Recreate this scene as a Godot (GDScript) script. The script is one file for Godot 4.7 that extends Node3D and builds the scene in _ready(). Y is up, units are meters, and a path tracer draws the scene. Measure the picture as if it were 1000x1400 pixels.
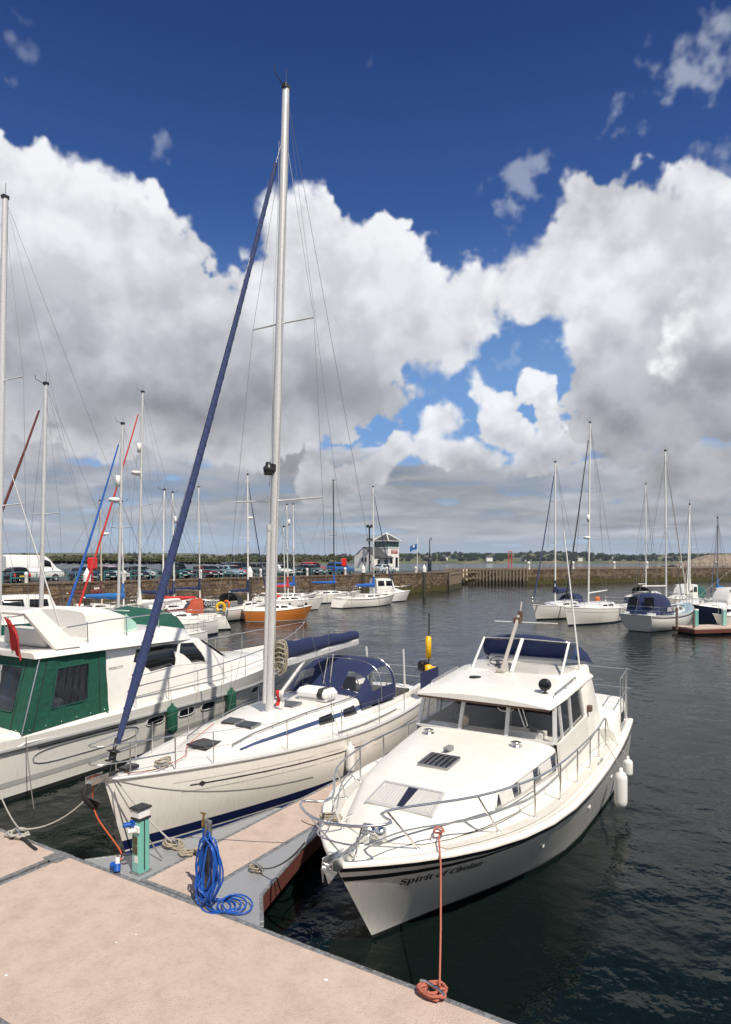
extends Node3D
# A small harbour: moored boats at floating pontoons, a stone quay with parked cars, a control tower, far wooded shore.
# World: y up, water at y = 0, the viewer stands at the origin on a quay and looks along -z. at(x, d, y) = a point d metres ahead.

var M := {}
var rng := RandomNumberGenerator.new()
var n_warp := FastNoiseLite.new()
var n_fluff := FastNoiseLite.new()
var n_fine := FastNoiseLite.new()
var n_bulge := FastNoiseLite.new()
var n_low := FastNoiseLite.new()

func _ready() -> void:
	rng.seed = 7
	var cam := Camera3D.new()
	cam.name = "camera"
	cam.near = 0.1
	cam.far = 9000.0
	cam.set_frustum(0.1 * 1400.0 / 900.0, Vector2(0, 0.1 * 65.0 / 900.0), 0.1, 9000.0)
	cam.position = Vector3(0, 5.2, 0)
	add_child(cam)
	cam.current = true
	var sun := DirectionalLight3D.new()
	sun.name = "sun"
	sun.light_energy = 1.5
	sun.light_color = Color(1.0, 0.96, 0.90)
	sun.light_angular_distance = 0.5
	sun.shadow_enabled = true
	add_child(sun)
	sun.look_at_from_position(sun_dir() * 100.0, Vector3.ZERO, Vector3.UP)
	var e := Environment.new()
	e.background_mode = Environment.BG_SKY
	e.tonemap_mode = Environment.TONE_MAPPER_LINEAR
	e.tonemap_exposure = 1.12
	e.sky = Sky.new()
	e.sky.sky_material = make_sky()
	e.fog_enabled = true
	e.fog_density = 0.00010
	e.fog_light_color = Color(0.72, 0.80, 0.92)
	e.sdfgi_enabled = true
	e.ssao_enabled = true
	e.ssil_enabled = true
	var we := WorldEnvironment.new()
	we.name = "environment"
	we.environment = e
	add_child(we)
	make_materials()
	build_all()

func sun_dir() -> Vector3:      # towards the sun
	var el := deg_to_rad(55.0)
	var az := deg_to_rad(150.0)   # behind the viewer, a little to the right
	return Vector3(sin(az) * cos(el), sin(el), -cos(az) * cos(el))

# ---------------------------------------------------------------- sky
# Clouds: [azimuth, elevation, half width, half height] in degrees, and per bank how bright its top and its underside are.
var banks := [
	# grey cloud low down, under the banks
	{"b": [[-30, 8.6, 14, 3.0], [-14, 9.0, 10, 3.0], [-7, 8.4, 6, 2.4], [24, 7.8, 8, 3.2], [36, 9, 10, 4], [-46, 9, 12, 5]], "n": 1.4,
		"k": 1.2, "amp": 1.8, "soft": 2.4, "top": 0.54, "low": 0.34, "e0": 6.0, "e1": 13.0, "tex": 0.24},
	# far cumulus, behind
	{"b": [[6.4, 11.0, 1.7, 1.7], [5.8, 9.0, 2.2, 1.6], [9.6, 15.0, 0.8, 1.6], [10.2, 13.4, 1.0, 1.3], [11.2, 10.4, 2.2, 2.0], [9.0, 8.2, 2.0, 1.6], [12.0, 12.9, 0.7, 0.9], [13.9, 13.9, 0.9, 1.1], [15.0, 11.8, 0.8, 1.9], [16.4, 9.0, 2.2, 2.0], [13.2, 8.4, 2.0, 1.8], [2.2, 9.0, 1.5, 1.5], [0.2, 7.6, 2.0, 1.5], [-4.6, 8.7, 1.2, 1.7], [-3.0, 6.8, 2.4, 1.6], [18.6, 9.6, 2.0, 2.0]], "n": 2.3,
		"k": 0.3, "amp": 0.95, "soft": 0.55, "top": 0.84, "low": 0.30, "e0": 6.5, "e1": 12.5, "tex": 0.36},
	# the great bank left and middle
	{"b": [[-27.5, 23.2, 7.5, 5.0], [-19.6, 21.8, 6.6, 5.2], [-24, 15.5, 13, 6.4], [-13.8, 17.4, 4.4, 5.2], [-16, 12.4, 13, 4.0], [-5.5, 22.5, 4.8, 4.8], [-6.5, 15.8, 8.8, 5.6], [2.0, 23.2, 4.0, 3.6], [3.2, 20.0, 5.5, 4.3], [-2.6, 13.6, 5.4, 3.2], [8.4, 20.6, 3.0, 2.6], [-35, 20, 9, 9], [-44, 16, 10, 7]], "n": 1.0,
		"k": 1.7, "amp": 2.6, "soft": 0.85, "top": 0.82, "low": 0.30, "e0": 9.5, "e1": 26.0, "tex": 0.22},
	# the bank to the right
	{"b": [[20.8, 24.6, 4.2, 3.8], [25.0, 22.6, 4.8, 4.8], [17.0, 21.6, 4.2, 2.6], [13.6, 21.6, 2.4, 1.7], [23.0, 19.0, 6.0, 5.4], [26.5, 13.5, 8.0, 5.6], [21.5, 12.0, 4.4, 4.6], [19.6, 16.4, 2.6, 3.4], [33, 15, 7, 8], [35, 23, 4, 4], [42, 12, 9, 6]], "n": 1.0,
		"k": 1.5, "amp": 2.4, "soft": 0.85, "top": 0.78, "low": 0.22, "e0": 8.0, "e1": 22.0, "tex": 0.25},
	# the sunlit towers in front of it
	{"b": [[25.6, 17.6, 1.9, 2.4], [28.2, 16.6, 2.4, 2.4], [24.4, 15.4, 1.3, 1.4], [30.5, 17.5, 2.6, 3]], "n": 1.8,
		"k": 0.8, "amp": 1.5, "soft": 2.8, "top": 0.90, "low": 0.40, "e0": 11.5, "e1": 18.0, "tex": 0.40},
]
var wisps := [[25.4, 33.3, 4.2, 1.9, 0.50, 0.45], [12.0, 28.3, 2.2, 1.6, 0.42, 0.8], [-18.4, 35.2, 0.8, 0.7, 0.35, -0.5], [-16.6, 31.0, 0.6, 0.7, 0.3, 0.3], [13.0, 17.2, 2.0, 1.1, 0.4, 0.2], [29.0, 28.5, 3.0, 1.4, 0.32, 0.4], [0.6, 38.5, 0.4, 1.3, 0.14, 0.0], [-27.8, 34.6, 1.0, 1.4, 0.22, 0.0]]

func make_sky() -> PanoramaSkyMaterial:
	n_warp.seed = 11; n_warp.frequency = 3.2; n_warp.fractal_octaves = 3
	n_fluff.seed = 5; n_fluff.frequency = 6.0; n_fluff.fractal_octaves = 6; n_fluff.fractal_gain = 0.54
	n_fine.seed = 21; n_fine.frequency = 30.0; n_fine.fractal_octaves = 3
	n_low.seed = 33; n_low.frequency = 2.1; n_low.fractal_octaves = 4
	n_bulge.seed = 9; n_bulge.noise_type = FastNoiseLite.TYPE_CELLULAR; n_bulge.frequency = 9.0
	n_bulge.cellular_return_type = FastNoiseLite.RETURN_DISTANCE; n_bulge.fractal_type = FastNoiseLite.FRACTAL_FBM; n_bulge.fractal_octaves = 3; n_bulge.fractal_gain = 0.5
	var w := 4096
	var im := Image.create_empty(w, 2048, false, Image.FORMAT_RGBF)
	im.fill(Color(0.05, 0.07, 0.075))
	var coarse := sky_part(0.0, 0.0, 360.0, 90.0, 1024, 256)
	coarse.resize(4096, 1024, Image.INTERPOLATE_CUBIC)
	im.blit_rect(coarse, Rect2i(0, 0, 4096, 1024), Vector2i.ZERO)
	var k := 4096.0 / 360.0
	var fine := sky_part(0.0, 38.0, 36.0, 52.0, roundi(36 * k), roundi(52 * k))
	im.blit_rect(fine, Rect2i(0, 0, fine.get_width(), fine.get_height()), Vector2i(0, roundi(38 * k)))
	fine = sky_part(324.0, 38.0, 36.0, 52.0, roundi(36 * k), roundi(52 * k))
	im.blit_rect(fine, Rect2i(0, 0, fine.get_width(), fine.get_height()), Vector2i(roundi(324 * k), roundi(38 * k)))
	var m := PanoramaSkyMaterial.new()
	m.panorama = ImageTexture.create_from_image(im)
	return m

func sky_part(a0: float, z0: float, da: float, dz: float, nx: int, ny: int) -> Image:
	var rows := []
	rows.resize(ny)
	var lock := Mutex.new()
	var work := func(j: int):
		var row := PackedFloat32Array()
		row.resize(nx * 3)
		var el := 90.0 - (z0 + (j + 0.5) * dz / ny)
		for i in nx:
			var az := a0 + (i + 0.5) * da / nx
			if az > 180.0: az -= 360.0
			var c := sky_at(az, el)
			row[3 * i] = c.x; row[3 * i + 1] = c.y; row[3 * i + 2] = c.z
		lock.lock()
		rows[j] = row.to_byte_array()
		lock.unlock()
	var id := WorkerThreadPool.add_group_task(work, ny)
	WorkerThreadPool.wait_for_group_task_completion(id)
	var data := PackedByteArray()
	for r in rows: data.append_array(r)
	return Image.create_from_data(nx, ny, false, Image.FORMAT_RGBF, data)

func bank_depth(b: Array, az: float, el: float, k: float) -> float:
	var s := -9.0
	for q in b:
		var x: float = (az - q[0]) / q[2]
		if x > 1.8 or x < -1.8: continue
		var y: float = (el - q[1]) / q[3]
		if y < 0.0: y *= 1.15
		var m: float = (1.0 - sqrt(x * x + y * y)) * minf(q[2], q[3])
		var h := clampf(0.5 + 0.5 * (m - s) / k, 0.0, 1.0)
		s = lerpf(s, m, h) + k * h * (1.0 - h) if s > -8.0 else m
	return s

func st_low(p: Vector3, k: int) -> float:
	return n_low.get_noise_3d(p.x * 2.2 + 3.0 * k, p.y * 3.4, p.z * 2.2)

func sky_at(az0: float, el0: float) -> Vector3:
	var ce := cos(deg_to_rad(el0))
	var p := Vector3(sin(deg_to_rad(az0)) * ce, sin(deg_to_rad(el0)), -cos(deg_to_rad(az0)) * ce)
	var t := clampf(el0 / 42.0, 0.0, 1.4)
	# clear air: pale at the horizon, deep blue overhead
	var c := Vector3(0.47, 0.58, 0.72).lerp(Vector3(0.185, 0.36, 0.69), smoothstep(0.0, 0.28, t))
	c = c.lerp(Vector3(0.050, 0.125, 0.37), smoothstep(0.26, 0.68, t))
	c = c.lerp(Vector3(0.019, 0.052, 0.192), smoothstep(0.46, 1.0, t))
	var wx := n_warp.get_noise_3dv(p) * 2.2
	var wy := n_warp.get_noise_3d(p.x + 7.0, p.y, p.z) * 1.6
	var az := az0 + wx
	var el := el0 + wy
	var fl := n_fluff.get_noise_3dv(p)
	var ff := n_fine.get_noise_3dv(p)
	var ps := (p + Vector3(0.022, 0.030, 0.0)).normalized()   # a little towards the sun
	var fl2 := n_fluff.get_noise_3dv(ps)
	# banks of low cloud one behind the other down to the horizon
	var q3 := Vector3(p.x * 1.1, p.y * 4.2, p.z * 1.1)
	for lay in 3:
		var sh := 3.0 + 5.0 * lay
		var st := n_fluff.get_noise_3d(q3.x + sh, q3.y * (1.0 + 0.5 * (2 - lay)), q3.z)
		var st0 := n_low.get_noise_3d(q3.x * 0.8 - sh, q3.y * 1.2, q3.z * 0.8)
		var up: float = [3.6, 6.6, 9.4][lay] + 4.2 * st0 + 3.2 * st
		var g := smoothstep(up, up - 0.9, el0) * smoothstep(-1.0, 1.8 + lay, el0 - [0.0, 1.6, 3.6][lay] + 2.4 * st) 
		var rise := clampf((up - el0) / 3.6, 0.0, 1.0)
		var sl: float = lerpf([0.50, 0.57, 0.60][lay], [0.40, 0.32, 0.26][lay], rise) + 0.50 * st + 0.16 * st0
		sl = clampf(sl, 0.2, 0.8)
		c = c.lerp(Vector3(sl * 0.96, sl * 1.0, sl * 1.08), g * 0.9)
	for k in banks.size():
		var B: Dictionary = banks[k]
		var s := bank_depth(B.b, az, el, B.k)
		if k == 2:      # the rest of the sky, all the way round, has the same kind of clouds
			var far := smoothstep(30.0, 42.0, absf(az0))
			if far > 0.0:
				var g := (n_low.get_noise_3d(p.x * 1.3, p.y * 2.4 + 4.0, p.z * 1.3) + 0.10) * 22.0 * smoothstep(64.0, 34.0, el0)- smoothstep(30.0, 60.0, el0) * 6.0
				s = maxf(s, lerpf(-9.0, g, far))
		if s < -4.0: continue
		var pn: Vector3 = p * float(B.n)
		var b1 := 0.5 - absf(n_bulge.get_noise_3dv(pn) + 0.55)
		var f1 := n_fluff.get_noise_3dv(pn)
		var nz: float = B.amp * (1.5 * f1 + 0.9 * b1 + 0.30 * ff)
		var d: float = s + nz * lerpf(1.0, 0.3, smoothstep(0.6, 3.6, s))
		if d <= 0.0: continue
		var pt: Vector3 = pn + Vector3(0.012, 0.036, 0.0)       # a little up, towards the light
		var pl: Vector3 = pn + Vector3(0.03, 0.10, 0.0)
		var n2: float = B.amp * (1.5 * n_fluff.get_noise_3dv(pt) + 0.9 * (0.5 - absf(n_bulge.get_noise_3dv(pt) + 0.55)))
		var n3: float = B.amp * 1.5 * n_fluff.get_noise_3dv(pl)
		var soft: float = B.soft * (1.0 + 1.1 * clampf(fl2 * 3.0, -0.5, 1.0))
		var a := smoothstep(0.0, soft, d)
		var face := clampf((nz - n2) / 2.6 + (B.amp * 1.5 * f1 - n3) / 5.0, -0.6, 0.6)
		var high := smoothstep(B.e0, B.e1, el0 + 3.5 * fl + 1.0 * wx)
		var thick := smoothstep(0.2, 4.2, d)
		var l: float = lerpf(B.low, B.top, high)
		l = lerpf(l, B.top, (1.0 - thick) * (0.42 + 0.5 * high))
		l += B.tex * face * (0.35 + 0.35 * high + 0.5 * (1.0 - thick)) + 0.085 * st_low(p, k)
		l = clampf(l, 0.15, 0.95)
		var warm := clampf((l - 0.25) * 1.2, 0.0, 1.0)
		var cc := Vector3(l * 0.975, l * 0.992, l * lerpf(1.07, 1.01, warm))
		c = c.lerp(cc, a * 0.96)
	var f_w := n_fluff.get_noise_3d(p.x * 2.0, p.y * 2.6, p.z * 2.0)
	for q in wisps:
		var dx: float = (az - q[0]); var dy: float = (el - q[1] - dx * q[5] * 0.6)
		var r: float = 1.0 - sqrt(dx * dx / (q[2] * q[2]) + dy * dy / (q[3] * q[3]))
		if r < -0.8: continue
		var a2 := smoothstep(0.0, 1.5, r * 0.9 + 2.3 * f_w + 1.4 * ff) * float(q[4])
		c = c.lerp(Vector3(0.62, 0.66, 0.73), a2)
	# air in front of the lowest clouds
	c = c.lerp(Vector3(0.40, 0.47, 0.57), smoothstep(3.5, 0.0, el0) * 0.6)
	return c * 0.90

# ---------------------------------------------------------------- small helpers
func at(x: float, d: float, y := 0.0) -> Vector3:
	return Vector3(x, y, -d)

func mb() -> SurfaceTool:
	var st := SurfaceTool.new()
	st.begin(Mesh.PRIMITIVE_TRIANGLES)
	return st

func build(st: SurfaceTool, called: String, m: Material, parent: Node3D = null, kind := "") -> MeshInstance3D:
	st.generate_normals()
	var o := MeshInstance3D.new()
	o.name = called
	o.mesh = st.commit()
	o.material_override = m
	if kind: o.set_meta("kind", kind)
	(parent if parent else self).add_child(o, true)
	return o

func put(mesh: Mesh, called: String, m: Material, parent: Node3D, pos := Vector3.ZERO, basis := Basis.IDENTITY) -> MeshInstance3D:
	var o := MeshInstance3D.new()
	o.name = called
	o.mesh = mesh
	o.material_override = m
	o.transform = Transform3D(basis, pos)
	(parent if parent else self).add_child(o, true)
	return o

func thing(called: String, label: String, category: String, pos := Vector3.ZERO, turn := 0.0, group := "") -> Node3D:
	var o := Node3D.new()
	o.name = called
	add_child(o, true)
	o.position = pos
	o.rotation.y = turn
	return tag(o, label, category, group)

func tag(o: Node3D, label: String, category: String, group := "") -> Node3D:
	o.set_meta("label", label)
	o.set_meta("category", category)
	if group: o.set_meta("group", group)
	return o

func struct(st: SurfaceTool, called: String, m: Material) -> MeshInstance3D:
	return build(st, called, m, null, "structure")

func smooth(st: SurfaceTool, g: int) -> void:
	st.set_smooth_group(g)

const FLAT := 4294967295

func tri(st: SurfaceTool, a: Vector3, b: Vector3, c: Vector3) -> void:
	st.add_vertex(a); st.add_vertex(b); st.add_vertex(c)

func quad(st: SurfaceTool, a: Vector3, b: Vector3, c: Vector3, d: Vector3) -> void:
	tri(st, a, b, c)
	tri(st, a, c, d)

func loft(st: SurfaceTool, rings: Array, closed := false) -> void:
	for i in rings.size() - 1:
		var a = rings[i]; var b = rings[i + 1]
		var n: int = a.size()
		for j in (n if closed else n - 1):
			var k := (j + 1) % n
			quad(st, a[j], a[k], b[k], b[j])

func fan(st: SurfaceTool, ring, flip := false) -> void:
	var c := Vector3.ZERO
	for p in ring: c += p
	c /= ring.size()
	for j in ring.size():
		var k: int = (j + 1) % ring.size()
		if flip: tri(st, c, ring[k], ring[j])
		else: tri(st, c, ring[j], ring[k])

# a box with small chamfers; axes in the columns of b
func box(st: SurfaceTool, c: Vector3, size: Vector3, b := Basis.IDENTITY, bev := -1.0) -> void:
	var h := size * 0.5
	var e := bev if bev >= 0.0 else minf(0.012, minf(h.x, minf(h.y, h.z)) * 0.3)
	smooth(st, FLAT)
	var X := Transform3D(b, c)
	for ax in 3:
		var u := (ax + 1) % 3; var v := (ax + 2) % 3
		for s in [-1.0, 1.0]:
			var q := []
			for k in 4:
				var p := Vector3.ZERO
				p[ax] = h[ax] * s
				p[u] = (h[u] - e) * (1.0 if k in [1, 2] else -1.0)
				p[v] = (h[v] - e) * (1.0 if k in [2, 3] else -1.0)
				q.append(X * p)
			if s > 0.0: quad(st, q[3], q[2], q[1], q[0])
			else: quad(st, q[0], q[1], q[2], q[3])
	if e <= 0.0: return
	for ax in 3:
		var u := (ax + 1) % 3; var v := (ax + 2) % 3
		for su in [-1.0, 1.0]:
			for sv in [-1.0, 1.0]:
				var q := []
				for k in 4:
					var p := Vector3.ZERO
					p[ax] = (h[ax] - e) * (1.0 if k in [1, 2] else -1.0)
					p[u] = su * (h[u] - (e if k in [2, 3] else 0.0))
					p[v] = sv * (h[v] - (0.0 if k in [2, 3] else e))
					q.append(X * p)
				if su * sv > 0.0: quad(st, q[0], q[1], q[2], q[3])
				else: quad(st, q[3], q[2], q[1], q[0])
	for sx in [-1.0, 1.0]:
		for sy in [-1.0, 1.0]:
			for sz in [-1.0, 1.0]:
				var a := X * Vector3(sx * h.x, sy * (h.y - e), sz * (h.z - e))
				var d := X * Vector3(sx * (h.x - e), sy * h.y, sz * (h.z - e))
				var f := X * Vector3(sx * (h.x - e), sy * (h.y - e), sz * h.z)
				if sx * sy * sz > 0.0: tri(st, a, f, d)
				else: tri(st, a, d, f)

func frame_of(dir: Vector3) -> Basis:      # y along dir
	var y := dir.normalized()
	var x := y.cross(Vector3.RIGHT if absf(y.x) < 0.9 else Vector3.BACK).normalized()
	return Basis(x, y, x.cross(y))

# a round bar through points; r is a number or one radius per point
func tube(st: SurfaceTool, pts, r, n := 6, closed := false) -> void:
	smooth(st, 0)
	var rings := []
	var x := Vector3.ZERO
	var m: int = pts.size()
	for i in m:
		var d: Vector3
		if closed: d = pts[(i + 1) % m] - pts[(i - 1 + m) % m]
		else: d = pts[mini(i + 1, m - 1)] - pts[maxi(i - 1, 0)]
		d = d.normalized() if d.length() > 1e-9 else Vector3.UP
		if i == 0:
			x = d.cross(Vector3.UP if absf(d.y) < 0.95 else Vector3.RIGHT).normalized()
		else:
			x = (x - d * x.dot(d)).normalized()
		var z := d.cross(x)
		var rad: float = r if typeof(r) != TYPE_ARRAY and typeof(r) != TYPE_PACKED_FLOAT32_ARRAY else r[i]
		var ring := PackedVector3Array()
		for k in n:
			var a := TAU * k / n
			ring.append(pts[i] + (x * cos(a) - z * sin(a)) * rad)
		rings.append(ring)
	if closed: rings.append(rings[0])
	loft(st, rings, true)
	if not closed:
		smooth(st, FLAT)
		fan(st, rings[0], false)
		fan(st, rings[-1], true)

func bar(st: SurfaceTool, a: Vector3, b: Vector3, r: float, n := 6, r2 := -1.0) -> void:
	tube(st, [a, b], [r, r2 if r2 >= 0.0 else r], n)

# Catmull-Rom through points
func curve(pts: Array, per := 6) -> Array:
	var out := []
	for i in pts.size() - 1:
		var p0: Vector3 = pts[maxi(i - 1, 0)]; var p1: Vector3 = pts[i]; var p2: Vector3 = pts[i + 1]; var p3: Vector3 = pts[mini(i + 2, pts.size() - 1)]
		for k in per:
			var t := float(k) / per
			out.append(p1.cubic_interpolate(p2, p0, p3, t))
	out.append(pts[-1])
	return out

func sag(a: Vector3, b: Vector3, drop: float, n := 12) -> Array:
	var out := []
	for i in n + 1:
		var t := float(i) / n
		out.append(a.lerp(b, t) - Vector3(0, drop * 4.0 * t * (1.0 - t), 0))
	return out

func lathe(st: SurfaceTool, prof: Array, n := 16, X := Transform3D.IDENTITY, crease := false) -> void:
	var rings := []
	for p in prof:
		var ring := PackedVector3Array()
		for k in n:
			var a := TAU * k / n
			ring.append(X * Vector3(p.x * cos(a), p.y, p.x * sin(a)))
		rings.append(ring)
	if crease:
		for i in rings.size() - 1:
			smooth(st, i + 1)
			loft(st, [rings[i], rings[i + 1]], true)
	else:
		smooth(st, 0)
		loft(st, rings, true)

# polygon in the xy plane pushed along z by depth
func extrude(st: SurfaceTool, poly: PackedVector2Array, depth: float, X := Transform3D.IDENTITY) -> void:
	smooth(st, FLAT)
	var p := poly
	if not Geometry2D.is_polygon_clockwise(p):
		p = p.duplicate(); p.reverse()
	var idx := Geometry2D.triangulate_polygon(p)
	for i in range(0, idx.size(), 3):
		var a := p[idx[i]]; var b := p[idx[i + 1]]; var c := p[idx[i + 2]]
		if (b - a).cross(c - a) > 0.0:
			var t := b; b = c; c = t
		tri(st, X * Vector3(a.x, a.y, depth), X * Vector3(b.x, b.y, depth), X * Vector3(c.x, c.y, depth))
		tri(st, X * Vector3(a.x, a.y, 0), X * Vector3(c.x, c.y, 0), X * Vector3(b.x, b.y, 0))
	for i in p.size():
		var a := p[i]; var b := p[(i + 1) % p.size()]
		quad(st, X * Vector3(a.x, a.y, 0), X * Vector3(b.x, b.y, 0), X * Vector3(b.x, b.y, depth), X * Vector3(a.x, a.y, depth))

# a flat many-sided piece in space: pts round its rim, thickness along n (outwards), set out by off
func plate(st: SurfaceTool, pts: Array, thick: float, off := 0.0, n := Vector3.ZERO) -> void:
	smooth(st, FLAT)
	if n == Vector3.ZERO:
		for i in pts.size():
			n += pts[i].cross(pts[(i + 1) % pts.size()])
		n = n.normalized()
	var a := []; var b := []
	for p in pts:
		a.append(p + n * off)
		b.append(p + n * (off + thick))
	fan(st, b, true)
	fan(st, a, false)
	for i in pts.size():
		var k := (i + 1) % pts.size()
		quad(st, a[i], b[i], b[k], a[k])

# rim of a window: bars between a rim and the same rim drawn in by w
func rim(st: SurfaceTool, pts: Array, w: float, thick: float, off := 0.0, n := Vector3.ZERO) -> void:
	smooth(st, FLAT)
	if n == Vector3.ZERO:
		for i in pts.size():
			n += pts[i].cross(pts[(i + 1) % pts.size()])
		n = n.normalized()
	var c := Vector3.ZERO
	for p in pts: c += p
	c /= pts.size()
	var inner := inset(pts, w, n)
	var m := pts.size()
	for i in m:
		var k := (i + 1) % m
		var A: Vector3 = pts[i] + n * (off + thick); var B: Vector3 = pts[k] + n * (off + thick)
		var C: Vector3 = inner[k] + n * (off + thick); var D: Vector3 = inner[i] + n * (off + thick)
		quad(st, D, C, B, A)
		quad(st, A, B, pts[k] + n * off, pts[i] + n * off)
		quad(st, C, D, inner[i] + n * off, inner[k] + n * off)

func inset(pts: Array, w: float, n: Vector3) -> Array:
	var out := []
	var m := pts.size()
	for i in m:
		var p: Vector3 = pts[i]
		var a: Vector3 = (p - pts[(i - 1 + m) % m]).normalized()
		var b: Vector3 = (pts[(i + 1) % m] - p).normalized()
		var na := n.cross(a); var nb := n.cross(b)
		var q := (na + nb)
		out.append(p + q * (w / maxf(0.3, 1.0 + na.dot(nb))))
	return out

# ---------------------------------------------------------------- materials
func noise_tex(seed_: int, freq: float, size := 512, normal := false, strength := 4.0, oct := 5, type := FastNoiseLite.TYPE_SIMPLEX_SMOOTH, ramp: Gradient = null) -> NoiseTexture2D:
	var f := FastNoiseLite.new()
	f.seed = seed_
	f.noise_type = type
	f.frequency = freq
	f.fractal_octaves = oct
	var t := NoiseTexture2D.new()
	t.width = size; t.height = size
	t.seamless = true
	t.noise = f
	t.as_normal_map = normal
	t.bump_strength = strength
	if ramp: t.color_ramp = ramp
	return t

func ramp(stops: Array) -> Gradient:
	var g := Gradient.new()
	var o := PackedFloat32Array(); var c := PackedColorArray()
	for s in stops:
		o.append(s[0]); c.append(s[1])
	g.offsets = o; g.colors = c
	return g

func lin(r: float, g: float, b: float, a := 1.0) -> Color:     # from real-world (linear) values
	var c := Color(r, g, b).linear_to_srgb()
	c.a = a
	return c

func mat(key: String, c: Color, rough := 0.5, metal := 0.0, spec := 0.5) -> StandardMaterial3D:
	var m := StandardMaterial3D.new()
	m.resource_name = key
	m.albedo_color = c
	m.roughness = rough
	m.metallic = metal
	m.metallic_specular = spec
	M[key] = m
	return m

func tri_map(m: StandardMaterial3D, scale: float, world := false) -> StandardMaterial3D:
	m.uv1_triplanar = true
	m.uv1_world_triplanar = world
	m.uv1_scale = Vector3.ONE * scale
	return m

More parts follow.
